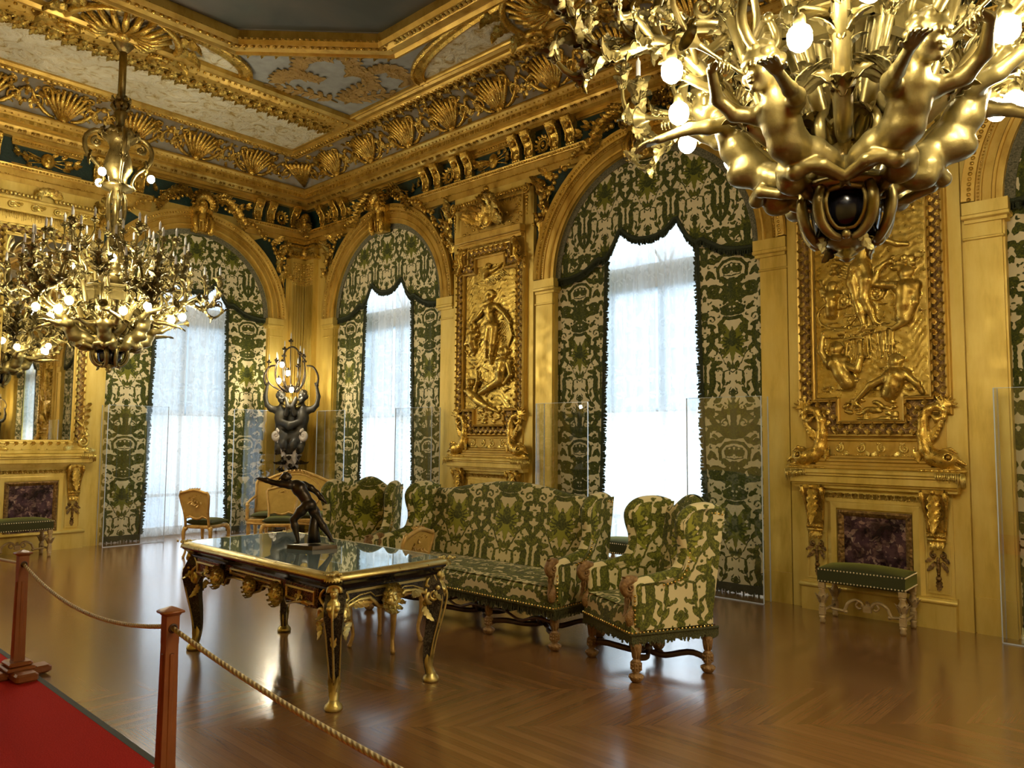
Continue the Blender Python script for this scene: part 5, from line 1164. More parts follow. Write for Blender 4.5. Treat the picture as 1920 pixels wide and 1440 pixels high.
def mantel(label, bench_hidden=False):
    t = thing('mantelpiece', label, 'mantelpiece')
    mb = MB()
    mb.box((-.70, -.10, 1.155), (.70, 0, 1.19)); mb.box((-.715, -.16, 1.205), (.715, 0, 1.275), bev=.006); mb.box((-.705, -.135, 1.19), (.705, 0, 1.205)); mb.box((-.735, -.18, 1.275), (.735, 0, 1.29)); mb.box((-.74, -.19, 1.29), (.74, 0, 1.335), bev=.012); mb.build('shelf', M['gold'], t)
    mb = MB()
    for s_ in (-1, 1):
        mb = MB()
        for k in range(12): x = s_ * (.745 - .017 * k); mb.cyl((x, -.192, 1.33), (x, -.196, 1.27 - .05 * rs.random() * (1 - k / 12)), .009, .003, 5)
        for k in range(9): y = -.18 + .018 * k; mb.cyl((s_ * .742, y, 1.33), (s_ * .747, y, 1.25 - .05 * rs.random()), .009, .003, 5)
        mb.build('icicle_fringe', M['carved'], t)
    mb = MB()
    for i in range(30): x = -.43 + i * .86 / 29.; mb.box((x - .009, -.09, 1.165), (x + .009, -.06, 1.19))
    mb.build('dentil_row', M['antique'], t); mb = MB()
    for i in range(14): x = -.40 + i * .80 / 13.; mb.leaf((x, -.045, 1.06), (0, -.35, 1), (0, -1, 0), .075, .06, .5, 3); mb.ball((x + .03, -.055, 1.075), .010, 5, 3)
    mb.build('carved_frieze', M['chased'], t)
    mb = MB(); mb.box((-.64, -.02, .25), (.64, 0, 1.16)); mb.box((-.43, -.045, 1.045), (.43, 0, 1.145)); mb.box((-.43, -.06, 1.14), (.43, 0, 1.155)); mb.box((-.42, -.05, 1.03), (.42, 0, 1.045))
    mb.sweep([(-.33, .25), (-.33, .97), (.33, .97), (.33, .25)][::-1], [(0, .02), (0, .045), (-.05, .048), (-.085, .03), (-.085, .02)])
    for s_ in (-1, 1): mb.sweep([(s_ * .52 - .095, .29), (s_ * .52 + .095, .29), (s_ * .52 + .095, .74), (s_ * .52 - .095, .74)], [(0, .02), (0, .032), (.012, .032), (.014, .02)], closed=True)
    mb.build('surround', M['gold'], t)
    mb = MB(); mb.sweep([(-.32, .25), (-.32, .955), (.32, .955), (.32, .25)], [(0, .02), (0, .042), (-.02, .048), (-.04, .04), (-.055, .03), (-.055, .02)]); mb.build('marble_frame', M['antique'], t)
    MB().box((-.28, -.026, .25), (.28, -.018, .915)).build('marble_panel', M['marble'], t)
    for s_ in (-1, 1):
        o = newobj('corbel', COR, M['carved_deep'], t); o.location = (s_ * .52, 0, 0)
        o = newobj('pendant_drop', DROP, M['antique'], t); o.location = (s_ * .52, 0, 0)
    mb = MB(); mb.box((-.655, -.085, 0), (.655, 0, .225)); mb.cyl((-.67, -.085, .235), (.67, -.085, .235), .022, seg=10); mb.box((-.66, -.08, .225), (.66, 0, .262)); mb.build('hearth_base', M['gold'], t)
    return t
REFP = {-7.28: 'behind the sofa, between the corner window and the tall window', -2.33: 'at right, above the green bench', 2.62: 'beyond the right edge, past the last screen'}
for pc in PIER_R:
    t = relief_panel('A' if pc < -5 else 'B', 'gilded carved figure relief in stepped leafy frame ' + {-7.28: 'above the sofa, left of the tall window', -2.33: 'above the green bench at right', 2.62: 'on the last pier, past the right edge'}[pc]); at_wall(t, 'R', pc, 0, .05)
    t = mantel({-7.28: 'gilded mantelpiece half hidden behind the damask sofa', -2.33: 'gilded mantelpiece with violet marble panel behind the right green bench', 2.62: 'gilded mantelpiece on the last pier, past the right edge'}[pc]); at_wall(t, 'R', pc, 0, .05)
    o = MB().box((-.77, -.05, 0), (.77, .02, 5.08)).build('trim_21', M['gold'], kind='structure'); at_wall(o, 'R', pc)
# end wall: mirror over the same chimney-piece
o = MB().box((-.78, -.05, 0), (.78, .02, 5.08)).build('trim_21', M['gold'], kind='structure'); at_wall(o, 'L', LC)
t = mantel('gilded mantelpiece under the mirror at the left edge'); at_wall(t, 'L', LC, 0, .05)
t = thing('framed_mirror', 'tall gilt-framed mirror over the left mantelpiece', 'mirror'); at_wall(t, 'L', LC, 0, .055)
MB().box((-.48, -.02, 1.50), (.48, -.004, 4.36)).build('glass', M['mirror'], t)
mb = MB(); RC = [(-.48, 1.50), (.48, 1.50), (.48, 4.36), (-.48, 4.36)]
mb.sweep(RC, [(.03, .02), (.012, .03), (0, .05), (-.012, .055), (-.02, .03)], closed=True); mb.sweep(RC, [(-.10, .03), (-.105, .065), (-.12, .07), (-.135, .04), (-.14, 0)], closed=True)
mb.box((-.62, -.10, 1.335), (.62, 0, 1.39), bev=.01); mb.box((-.60, -.07, 1.39), (.60, 0, 1.44)); mb.box((-.60, -.055, 1.44), (.60, 0, 1.49))
mb.box((-.62, -.03, 4.48), (.62, 0, 4.95)); mb.box((-.70, -.08, 4.82), (.70, 0, 4.86), bev=.008); mb.box((-.68, -.08, 4.66), (.68, 0, 4.68)); mb.build('frame', M['gold'], t)
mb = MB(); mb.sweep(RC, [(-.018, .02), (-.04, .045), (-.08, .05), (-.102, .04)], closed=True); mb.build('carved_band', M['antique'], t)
mb = MB(); leaf_band(mb, [(-.54, 1.44), (.54, 1.44), (.54, 4.42), (-.54, 4.42)], .07, .05, .09, .06, -.047)
for s_ in (-1, 1):
    mb.scroll((s_ * .60, -.07, 1.50), .085, 1.6, pi / 2, .026, hand=-s_); mb.tube([(s_ * .52, -.06, 1.80), (s_ * .62, -.07, 1.70), (s_ * .66, -.07, 1.60), (s_ * .60, -.07, 1.585)], [.012, .022, .03, .028], 7)
    for k in range(5): mb.leaf((s_ * (.58 + .01 * k), -.05, 1.62 + .09 * k), (s_ * .7, -.2, .9), (0, -1, 0), .15, .06, .8, 3)
    mb.leaf((s_ * .58, -.06, 1.40), (s_, -.2, -.1), (0, -1, 0), .22, .08, -.4, 4); mb.leaf((s_ * .50, -.06, 1.42), (-s_, -.2, -.1), (0, -1, 0), .20, .08, .4, 4); mb.scroll((s_ * .70, -.09, 4.90), .075, 1.5, pi / 2, .022, hand=-s_)
    mb.beads((s_ * .08, -.09, 4.90), (s_ * .62, -.09, 4.90), 11, .026, None, (1, .9, 1.15))
for k in range(9): a = pi * (k + .5) / 9; mb.leaf((.06 * math.cos(a), -.08, 4.94), (math.cos(a), -.3, math.sin(a)), (0, -1, 0), .18, .08, .8, 3)
for k in range(60): x = -.60 + k * .0203; mb.cyl((x, -.035, 4.66), (x, -.035, 4.60 - .06 * rs.random()), .010, .003, 5)
for x in (-.42, -.14, .14, .42): mb.scroll((x, -.04, 4.75), .06, 1.3, 0, .018); mb.leaf((x, -.04, 4.75), (1, -.1, .2), (0, -1, 0), .14, .08, .4, 3)
mb.build('carved_ornament', M['carved'], t)
# ------------------------------------------------------------------ figure sculpting
def nv(a): a = np.array(a, float); return a / max(np.linalg.norm(a), 1e-9)
def head(S, c, s_, F, U, hair='curl', child=True):
    F = nv(F); U = np.array(U, float); U = nv(U - F * (U @ F)); R = np.cross(F, U); c = np.array(c, float)
    P = lambda a, b_, d: c + s_ * (a * R + b_ * F + d * U)
    RM = np.array([R, F, U]).T                       # columns: local axes
    E_ = lambda p, r, k=.01, sub=False: S.ell(P(*p), [x * s_ for x in r], k * 2 * s_, sub, RM)
    E_((0, -.04, .10), (.37, .44, .40), .02); E_((0, .10, -.24), (.27 if not child else .31, .27, .26), .05)
    if child:
        for q in (-1, 1): E_((q * .20, .24, -.16), (.15, .14, .15), .04)
    E_((0, .36, .12), (.24, .07, .07), .04)
    for q in (-1, 1):
        E_((q * .15, .43, .03), (.095, .085, .06), .02, True); E_((q * .15, .365, .025), (.075, .07, .055), .004); E_((q * .36, -.02, -.02), (.05, .09, .12), .015)
    S.cap(P(0, .38, .08), P(0, .50, -.09), .035 * s_, .065 * s_, .04 * s_)
    S.cap(P(-.08, .39, -.21), P(.08, .39, -.21), .035 * s_, None, .02 * s_); S.cap(P(-.06, .385, -.29), P(.06, .385, -.29), .035 * s_, None, .02 * s_); S.cap(P(-.09, .44, -.25), P(.09, .44, -.25), .012 * s_, None, .01 * s_, sub=True)
    E_((0, .27, -.43), (.11, .11, .09), .04)
    if hair:
        g = np.random.default_rng(11)
        for i in range(46 if hair == 'curl' else 30):
            a = g.uniform(0, 2 * pi); e = g.uniform(-.25, 1.45); d = nv((math.cos(a) * math.cos(e), math.sin(a) * math.cos(e), math.sin(e)))
            if d[1] > .55 and d[2] < .62: continue
            if d[2] < -.25 and d[1] > -.2: continue
            r_ = (.10 if hair == 'curl' else .08) * g.uniform(.8, 1.2); E_((d[0] * .36, -.04 + d[1] * .43, .10 + d[2] * .40), (r_, r_, r_), .012)
    return P
def hand(S, w_, d, n_, s_, curl=.35, thumb=1):
    """palm from wrist w_ along d, back of hand n_; five unequal fingers, thumb from the side"""
    d = nv(d); n_ = np.array(n_, float); n_ = nv(n_ - d * (n_ @ d)); t = np.cross(d, n_) * thumb; w_ = np.array(w_, float)
    pc = w_ + d * .42 * s_; S.cap(w_, w_ + d * .2 * s_, .17 * s_, .20 * s_, .08 * s_)
    for k in range(4): o = (k - 1.5) * .15 * s_; S.cap(w_ + d * .2 * s_ + t * o * .6, w_ + d * .72 * s_ + t * o, .13 * s_, .10 * s_, .06 * s_)
    for k, L in enumerate((.62, .70, .66, .50)):
        o = (1.5 - k) * .17 * s_; b_ = w_ + d * .74 * s_ + t * o; fan = t * (1.5 - k) * .10; a = curl
        j1 = b_ + nv(d * math.cos(a) - n_ * math.sin(a) + fan) * L * .45 * s_; j2 = j1 + nv(d * math.cos(a * 2) - n_ * math.sin(a * 2) + fan) * L * .33 * s_; j3 = j2 + nv(d * math.cos(a * 2.8) - n_ * math.sin(a * 2.8)) * L * .25 * s_
        S.chain([b_, j1, j2, j3], [.085 * s_, .078 * s_, .07 * s_, .055 * s_], .012 * s_)
    b_ = w_ + d * .22 * s_ + t * .17 * s_; j1 = b_ + nv(d * .6 + t * .8 - n_ * .2) * .30 * s_; j2 = j1 + nv(d * .9 + t * .35 - n_ * .35) * .28 * s_
    S.chain([b_, j1, j2], [.10 * s_, .085 * s_, .06 * s_], .04 * s_)
def limb(S, a, b_, c, ra, rb, rc, bulge=1.12, k=.02):
    a, b_, c = (np.array(x, float) for x in (a, b_, c)); m1 = a + (b_ - a) * .4; m2 = b_ + (c - b_) * .3
    S.chain([a, m1, b_, m2, c], [ra, ra * bulge * .95, rb, rb * bulge, rc], k)
def foot(S, ank, d, s_):
    ank = np.array(ank, float); d = nv(d); dn = nv(np.array((0, 0, -1.)) - d * (-d[2])); h = ank + dn * .5 * s_ - d * .25 * s_
    S.cap(h, h + d * .3 * s_, .24 * s_, .26 * s_, .1 * s_); S.cap(ank, h + d * .3 * s_, .2 * s_, .24 * s_, .15 * s_); S.cap(h + d * .2 * s_, h + d * 1.15 * s_ + dn * .1 * s_, .24 * s_, .17 * s_, .1 * s_)
    sd = np.cross(d, (0, 0, 1.))
    for k in range(5): o = sd * (k - 2) * .1 * s_; S.cap(h + d * (1.1 - .03 * k) * s_ + o + dn * .1 * s_, h + d * (1.34 - .05 * k) * s_ + o * 1.1 + dn * .12 * s_, .085 * s_, .07 * s_, .03 * s_)
# winged child for the chandeliers (x = outwards, z up, y sideways), hovering with a trumpet
def putto(var):
    sg = 1 if var != 1 else -1; up_ = .10 if var == 2 else 0
    S = Sculpt((-.02, -.28, 2.42), (.86, .28, 3.20), .0052)
    z = lambda a: a + up_
    S.chain([(.28, 0, 2.655), (.34, 0, z(2.675) - up_ * .6), (.41, 0, z(2.745) - up_ * .3), (.45, 0, z(2.80))], [.070, .064, .067, .052], .03)
    S.ell((.385, 0, 2.668 + up_ * .3), (.070, .066, .058), .03)                                    # belly
    S.cap((.44, -.070, z(2.80)), (.44, .070, z(2.80)), .043, None, .03); S.cap((.46, 0, z(2.82)), (.485, 0, z(2.88)), .036, .036, .02)
    for q in (-1, 1): S.ell((.26, q * .045, 2.665), (.056, .046, .052), .02)
    limb(S, (.26, sg * .05, 2.645), (.16, sg * .075, 2.60), (.07, sg * .08, 2.66), .050, .036, .022); foot(S, (.07, sg * .08, 2.66), (-.9, 0, .4), .075)
    limb(S, (.27, -sg * .055, 2.63), (.265, -sg * .075, 2.565), (.16, -sg * .055, 2.575), .050, .038, .022); foot(S, (.16, -sg * .055, 2.575), (-.9, 0, -.2), .075)
    hd = np.array((.525, 0, z(2.935)))
    head(S, hd, .172, (.95, sg * -.25, -.22 if var != 2 else .05), (.1, 0, 1))
    e = (.585, sg * .155, z(2.775)); h_ = (.695, sg * .185, z(2.79) - up_ * .5); S.chain([(.445, sg * .09, z(2.80)), (.51, sg * .13, z(2.78)), e, h_], [.034, .031, .025, .018], .015); hand(S, h_, np.array(h_) - e, (0, 0, 1), .092, .20, -sg)
    e = (.58, -sg * .165, z(2.86)); tr0 = hd + (.086, -sg * .02, -.045); td = nv((.80, -sg * .12, .22)); h2 = tr0 + td * .10 + (0, -sg * .02, 0); S.chain([(.445, -sg * .09, z(2.80)), (.51, -sg * .14, z(2.81)), e, h2 + np.array((0, -sg * .035, -.01))], [.034, .030, .025, .018], .015); hand(S, h2 + np.array((0, -sg * .035, -.01)), (.2, sg * 1., .1), (0, 0, 1), .080, .9, 1)
    S.chain([(.30, -.07, 2.60), (.33, 0, 2.575), (.30, .07, 2.60)], [.022, .03, .022], .015); S.chain([(.33, .0, 2.60), (.30, sg * .1, 2.58), (.22, sg * .13, 2.55), (.16, sg * .12, 2.53)], [.02, .024, .02, .008], .01)   # loincloth
    return S.surf('putto'), tr0, td
PUT = [putto(0), putto(1), putto(2)]
def trumpet(tr0, td):
    mb = MB(); L = .27; pr = [(.006, 0), (.008, .02), (.006, .05), (.0065, .16), (.010, .20), (.016, .235), (.032, .262), (.048, .272), (.044, .268), (.026, .250), (.010, .215)]
    q = Vector(td).to_track_quat('Z', 'Y').to_matrix().to_4x4(); mb.lathe(pr, 14, T(*tr0) @ q); mb.lathe([(.010, .09), (.012, .10), (.010, .11)], 10, T(*tr0) @ q); return mb.mesh('trumpet')
TRM = [trumpet(a, b_) for _, a, b_ in PUT]
def wings(var):
    mb = MB(); u_ = .10 if var == 2 else 0
    for s_ in (-1, 1):
        for k in range(5): a = .5 + .28 * k; mb.leaf((.40, s_ * .05, 2.82 + u_), (-math.cos(a) * .6 + .1, s_ * .35, math.sin(a)), (-.3, s_ * .9, .2), .20 - .02 * k, .05, .3, 4)
    return mb.mesh('wings')
WNG = [wings(i) for i in range(3)]
# ------------------------------------------------------------------ chandeliers (built at the origin with true heights)
def candle_mesh(h=.115, r=.0125):
    mb = MB(); mb.lathe([(r, 0), (r, h * .82), (r * .7, h * .88), (r * .35, h * .93), (r * .3, h), (r * .05, h * 1.04)], 10); return mb.mesh('candle')
CAN = candle_mesh()
def cup(mb, p, s_=1.):
    mb.lathe([(.006, -.06), (.018, -.05), (.008, -.035), (.012, -.02), (.03, -.008), (.034, 0), (.016, .002), (.016, .02), (.013, .02)], 10, T(*p) @ Matrix.Scale(s_, 4))
    for k in range(5): a = 2 * pi * k / 5; mb.leaf((p[0] + .012 * math.cos(a), p[1] + .012 * math.sin(a), p[2] - .025), (math.cos(a), math.sin(a), -.1), (0, 0, 1), .045 * s_, .03, .9, 2)
def bez(P, n=16):
    P = np.array(P, float); out = []
    t = np.linspace(0, len(P) - 1, n)
    for q in t:
        i = int(min(q, len(P) - 2)); f = q - i; p0 = P[max(i - 1, 0)]; p1 = P[i]; p2 = P[i + 1]; p3 = P[min(i + 2, len(P) - 1)]
        out.append(.5 * ((2 * p1) + (-p0 + p2) * f + (2 * p0 - 5 * p1 + 4 * p2 - p3) * f * f + (-p0 + 3 * p1 - 3 * p2 + p3) * f ** 3))
    return np.array(out)
def leafy(mb, pts, r, every=3, L=.10, W=.05, start=1, sd=.42):
    mb.tube(pts, r, 8)
    for i in range(start, len(pts) - 1, every):
        d = nv(pts[i + 1] - pts[i - 1] if i else pts[1] - pts[0]); u_ = nv(np.cross(d, (0, 1, 0)) + 1e-6)
        if u_[2] < 0: u_ = -u_
        mb.leaf(pts[i] + u_ * .006, d + u_ * .18, u_, L * 1.1, W * 1.15, .55, 4); mb.leaf(pts[i] - u_ * .006, d - u_ * .12, -u_, L, W, .5, 4)
        for s_ in (-1, 1): mb.leaf(pts[i], d + np.array((0, s_ * sd, 0)), (0, s_, .4), L, W * .9, .55, 4)
def spiral_end(mb, p, d, r, turns=1.3, rad=.014, hand_=1):
    """curl in the vertical plane containing x, starting at p heading d"""
    p = np.array(p, float); a = math.atan2(d[2], d[0]); c = p + np.array((-math.sin(a) * r * hand_, 0, math.cos(a) * r * hand_)); a0 = math.atan2(p[2] - c[2], p[0] - c[0]); n_ = int(14 * turns); pts = []
    for i in range(n_ + 1): t = i / n_; q = r * (1 - .82 * t); b_ = a0 + hand_ * t * turns * 2 * pi; pts.append(c + np.array((q * math.cos(b_), 0, q * math.sin(b_))))
    mb.tube(pts, [rad, rad, rad * .6], 6); mb.ball(tuple(pts[-1]), rad * 1.3, 6, 4)
def arm_main():
    mb = MB(); cand = []; bul = []
    a = bez([(.10, 0, 2.82), (.26, 0, 2.80), (.44, 0, 2.92), (.60, 0, 3.10), (.78, 0, 3.22), (.95, 0, 3.16), (1.08, .0, 3.20), (1.17, 0, 3.34), (1.18, 0, 3.50)], 30); leafy(mb, a, [.028, .036, .030, .024, .016, .010], 3, .15, .08, 6)
    b_ = bez([(.52, 0, 3.02), (.70, 0, 3.10), (.80, 0, 3.30), (.72, 0, 3.50), (.58, 0, 3.50), (.55, 0, 3.38)], 20); leafy(mb, b_, [.022, .02, .018, .012], 4, .10, .06, 3); spiral_end(mb, b_[-1], b_[-1] - b_[-2], .05, 1.0, .012, 1)
    c = bez([(.30, 0, 2.84), (.40, .0, 3.10), (.52, 0, 3.45), (.60, 0, 3.75), (.66, 0, 3.92)], 18); leafy(mb, c, [.026, .022, .016, .010], 4, .13, .07, 3)
    for s_ in (-1, 1):
        d = bez([(.80, 0, 3.21), (.92, s_ * .10, 3.26), (1.0, s_ * .20, 3.20), (1.03, s_ * .26, 3.32), (1.02, s_ * .27, 3.44)], 14); leafy(mb, d, [.016, .014, .008], 4, .09, .05, 3); cup(mb, (1.02, s_ * .27, 3.50)); cand.append((1.02, s_ * .27, 3.51))
        d = bez([(.56, 0, 3.60), (.66, s_ * .10, 3.62), (.76, s_ * .18, 3.62), (.80, s_ * .21, 3.72), (.79, s_ * .22, 3.80)], 12); leafy(mb, d, [.013, .012, .007], 4, .08, .045, 3); cup(mb, (.79, s_ * .22, 3.85)); cand.append((.79, s_ * .22, 3.86))
        d = bez([(.60, 0, 3.74), (.54, s_ * .09, 3.76), (.50, s_ * .14, 3.88), (.50, s_ * .14, 3.98)], 10); mb.tube(d, [.011, .008], 6); cup(mb, (.50, s_ * .14, 4.03)); cand.append((.50, s_ * .14, 4.04))
        d = bez([(.62, 0, 3.11), (.70, s_ * .10, 3.20), (.78, s_ * .16, 3.30), (.74, s_ * .18, 3.40), (.64, s_ * .16, 3.38)], 12); leafy(mb, d, [.014, .012, .006], 4, .09, .05, 2)
    cup(mb, (1.18, 0, 3.56)); cand.append((1.18, 0, 3.57)); cup(mb, (.67, 0, 4.0), 1.1); cand.append((.67, 0, 4.01))
    d = bez([(1.0, 0, 3.16), (1.10, 0, 3.05), (1.20, 0, 3.10), (1.21, 0, 3.22)], 10); leafy(mb, d, [.012, .014, .006], 4, .10, .05, 2); spiral_end(mb, d[-1], d[-1] - d[-2], .04, 1.1, .009, 1)
    # bulb stems
    for (x, y, z) in ((.76, .09, 3.05), (.66, -.13, 2.98)):
        mb.tube(bez([(x - .04, y * .3, z + .10), (x, y, z + .11), (x, y, z + .06)], 6), .007, 6); mb.lathe([(.012, .085), (.022, .07), (.022, .045), (.014, .035)], 10, T(x, y, z)); bul.append((x, y, z))
    return mb.mesh('arm'), cand, bul
ARM = arm_main()
def arm_low():
    """shorter intermediate console: big S-scroll rising to the crown ring, with one candle and leaves"""
    mb = MB(); cand = []; bul = []
    a = bez([(.10, 0, 2.80), (.20, 0, 2.98), (.30, 0, 3.22), (.46, 0, 3.42), (.66, 0, 3.46), (.80, 0, 3.40), (.90, 0, 3.46), (.93, 0, 3.62)], 26); leafy(mb, a, [.030, .034, .026, .018, .009], 3, .13, .07, 4); cup(mb, (.93, 0, 3.68)); cand.append((.93, 0, 3.69))
    b_ = bez([(.46, 0, 3.40), (.62, 0, 3.28), (.66, 0, 3.12), (.54, 0, 3.04), (.45, 0, 3.12), (.50, 0, 3.20)], 18); mb.tube(b_, [.018, .02, .014], 7); mb.ball(tuple(b_[-1]), .02)
    for s_ in (-1, 1):
        d = bez([(.62, 0, 3.45), (.72, s_ * .09, 3.56), (.84, s_ * .13, 3.60), (.88, s_ * .15, 3.70)], 10); leafy(mb, d, [.013, .01, .007], 4, .08, .045, 2); cup(mb, (.88, s_ * .15, 3.76)) if s_ > 0 else None
    cand.append((.88, .15, 3.77))
    c = bez([(.22, 0, 3.02), (.34, 0, 3.20), (.34, 0, 3.50), (.42, 0, 3.74), (.46, 0, 3.84)], 14); leafy(mb, c, [.018, .016, .009], 5, .10, .055, 3); cup(mb, (.46, 0, 3.90)); cand.append((.46, 0, 3.91))
    x, y, z = .48, .06, 3.60; mb.lathe([(.012, -.085), (.022, -.07), (.022, -.045), (.014, -.035)], 10, T(x, y, z)); mb.tube([(.42, 0, 3.42), (x, y, z - .08)], .007, 6); bul.append((x, y, z))
    return mb.mesh('arm'), cand, bul
ARM2 = arm_low()
BUL = MB().ball((0, 0, 0), .044, 10, 7, None, (1, 1, 1.12)).mesh('bulb')
def body_parts(root):
    mb = MB()                                                       # rod and its knops
    mb.cyl((0, 0, 5.60), (0, 0, CEIL - .03), .045, seg=8); mb.lathe([(.05, 5.52), (.10, 5.56), (.07, 5.60), (.055, 5.62)], 12); mb.lathe([(.04, 5.28), (.055, 5.40), (.08, 5.45), (.05, 5.52)], 12); mb.lathe([(.05, CEIL - .18), (.09, CEIL - .12), (.16, CEIL - .04), (.18, CEIL - .01)], 12)
    for k in range(8): a = pi * k / 4; mb.leaf((.05 * math.cos(a), .05 * math.sin(a), 5.50), (math.cos(a), math.sin(a), .6), (0, 0, 1), .12, .07, 1., 3); mb.leaf((.05 * math.cos(a), .05 * math.sin(a), 5.60), (math.cos(a), math.sin(a), .2), (0, 0, 1), .10, .06, 1., 3)
    mb.build('rod', M['bronzegold'], root)
    mb = MB()                                                       # crown vase
    mb.lathe([(.05, 5.28), (.09, 5.26), (.17, 5.22), (.20, 5.16), (.13, 5.10), (.10, 5.02), (.14, 4.90), (.16, 4.78), (.10, 4.66), (.09, 4.60), (.17, 4.57), (.17, 4.53), (.07, 4.50), (.055, 4.40)], 16)
    for k in range(8): a = pi * k / 4; mb.leaf((.14 * math.cos(a), .14 * math.sin(a), 5.16), (math.cos(a), math.sin(a), .2), (0, 0, 1), .14, .12, 1.3, 3)
    for k in range(4):
        a = pi / 2 * k + .5; Mr = rotm('Z', a); p = bez([(.12, 0, 5.18), (.26, 0, 5.20), (.36, 0, 5.08), (.33, 0, 4.90), (.20, 0, 4.76), (.15, 0, 4.62), (.20, 0, 4.55)], 18); mb.tube(p, [.018, .028, .026, .02, .014], 7, Mr)
        sp = MB(); spiral_end(sp, (.24, 0, 5.12), (1, 0, 0), .06, 1.3, .016, -1); mb.add(np.concatenate(sp.v), sp.f, True, Mr); mb.leaf((.30, 0, 4.95), (.3, 0, -1), (1, 0, 0), .18, .08, -.3, 4, Mr)
    mb.build('crown_vase', M['bronzegold'], root)
    mb = MB()                                                       # slender stem of long leaves
    mb.lathe([(.05, 4.42), (.045, 4.2), (.055, 4.0), (.10, 3.80), (.13, 3.66), (.09, 3.60), (.10, 3.55), (.16, 3.50), (.16, 3.44), (.12, 3.40), (.09, 3.2), (.12, 3.0)], 16)
    for k in range(6): a = pi / 3 * k; mb.tube(bez([(.04, 0, 4.55), (.10, 0, 4.40), (.09, 0, 4.15), (.06, 0, 3.95), (.16, 0, 3.72), (.20, 0, 3.60)], 16), [.012, .022, .016, .026, .018], 6, rotm('Z', a)); mb.leaf((.09 * math.cos(a), .09 * math.sin(a), 3.62), (math.cos(a) * .6, math.sin(a) * .6, 1), (math.cos(a), math.sin(a), 0), .22, .10, .7, 4)
    mb.build('stem', M['bronzegold'], root)
    mb = MB()                                                       # architectural ring of small pediments
    for k in range(6):
        a = pi / 3 * k; Mr = rotm('Z', a); mb.box((.24, -.10, 3.26), (.34, .10, 3.30), Mr, .006); mb.box((.22, -.12, 3.30), (.36, .12, 3.33), Mr, .006); mb.box((.26, -.08, 3.16), (.31, .08, 3.26), Mr); mb.box((.27, -.17, 3.20), (.29, -.08, 3.32), Mr); mb.box((.27, .08, 3.20), (.29, .17, 3.32), Mr)
        for s_ in (-1, 1): mb.tube(bez([(.20, s_ * .06, 3.26), (.16, s_ * .05, 3.12), (.13, s_ * .045, 2.98), (.20, s_ * .05, 2.86), (.17, s_ * .05, 2.78)], 14), [.026, .03, .024, .02], 8, Mr, flat=.6)
    mb.tube([(.28 * math.cos(a), .28 * math.sin(a), 3.24) for a in np.linspace(0, 2 * pi, 25)[:-1]], .022, 8, closed=True); mb.build('pediment_ring', M['chandelier'], root)
    mb = MB()                                                       # acanthus cup and baluster foot
    mb.lathe([(.02, 2.60), (.10, 2.62), (.14, 2.64), (.10, 2.67), (.075, 2.72), (.085, 2.82), (.13, 2.95), (.16, 3.02), (.14, 3.03), (.08, 3.0)], 18)
    for k in range(12): a = pi / 6 * k; mb.leaf((.085 * math.cos(a), .085 * math.sin(a), 2.74), (math.cos(a) * .25, math.sin(a) * .25, 1), (math.cos(a), math.sin(a), 0), .30 if k % 2 else .24, .11, 1.05, 4)
    mb.build('acanthus_cup', M['bronzegold'], root)
    mb = MB()                                                       # pierced lantern with oval openings
    mb.lathe([(.02, 2.645), (.19, 2.64), (.20, 2.62), (.17, 2.60), (.14, 2.595)], 16)
    for k in range(4):
        a = pi / 2 * k + 1.23; Mr = rotm('Z', a)
        for s_ in (-1, 1):
            mb.tube(bez([(.155, s_ * .085, 2.61), (.165, s_ * .10, 2.55), (.15, s_ * .09, 2.47), (.125, s_ * .055, 2.42), (.11, s_ * .02, 2.405)], 12), [.018, .024, .02, .014], 7, Mr); mb.tube(bez([(.165, s_ * .06, 2.59), (.165, s_ * .072, 2.55), (.15, s_ * .065, 2.49), (.13, s_ * .035, 2.445), (.125, 0, 2.44)], 10), [.008, .01, .008], 6, Mr)
        mb.tube([(.165, -.06, 2.59), (.17, 0, 2.605), (.165, .06, 2.59)], .012, 6, Mr); mb.ball((.125, 0, 2.415), .02, 8, 5, Mr); mb.leaf((.11, .06, 2.42), (-.5, .3, -.8), (1, .6, 0), .08, .05, .4, 3, Mr)
    mb.lathe([(.10, 2.42), (.085, 2.405), (.05, 2.39), (.03, 2.375), (.045, 2.365), (.02, 2.35), (.03, 2.345), (.008, 2.33)], 12); mb.build('lantern', M['chandelier'], root)
    mb = MB().lathe([(.115, 2.43), (.13, 2.50), (.14, 2.58), (.12, 2.60)], 16); mb.build('dark_reflector', M['ebony'], root)
def chandelier(label):
    t = thing('chandelier', label, 'chandelier'); body_parts(t)
    for k in range(6):
        for (me, cand, bul), off in ((ARM, .18), (ARM2, .18 + pi / 6)):
            a = off + pi / 3 * k; o = newobj('arm', me, M['chandelier'], t); o.rotation_euler = (0, 0, a)
            for p in cand: q = newobj('candle', CAN, M['candle'], o); q.location = p
            for p in bul:
                if me is ARM[0] or k % 2 == 0: q = newobj('bulb', BUL, M['bulb'], o); q.location = p
        v = k % 3; a = .18 + pi / 6 + pi / 3 * k; o = newobj('putto', PUT[v][0], M['chandelier'], t); o.rotation_euler = (0, 0, a); o.location = (.02 * math.cos(a), .02 * math.sin(a), .055)
        newobj('trumpet', TRM[v], M['chandelier'], o); newobj('wings', WNG[v], M['chandelier'], o)
    for k in range(3): a = 2 * pi / 3 * k + .4; q = newobj('bulb', BUL, M['bulb'], t); q.location = (.36 * math.cos(a), .36 * math.sin(a), 4.72 - .05 * k)
    return t
ch1 = chandelier('gilt chandelier with trumpeting putti looming at the top right'); ch1.location = (-1.08, 3.17, 0); ch1.rotation_euler = (0, 0, .67)
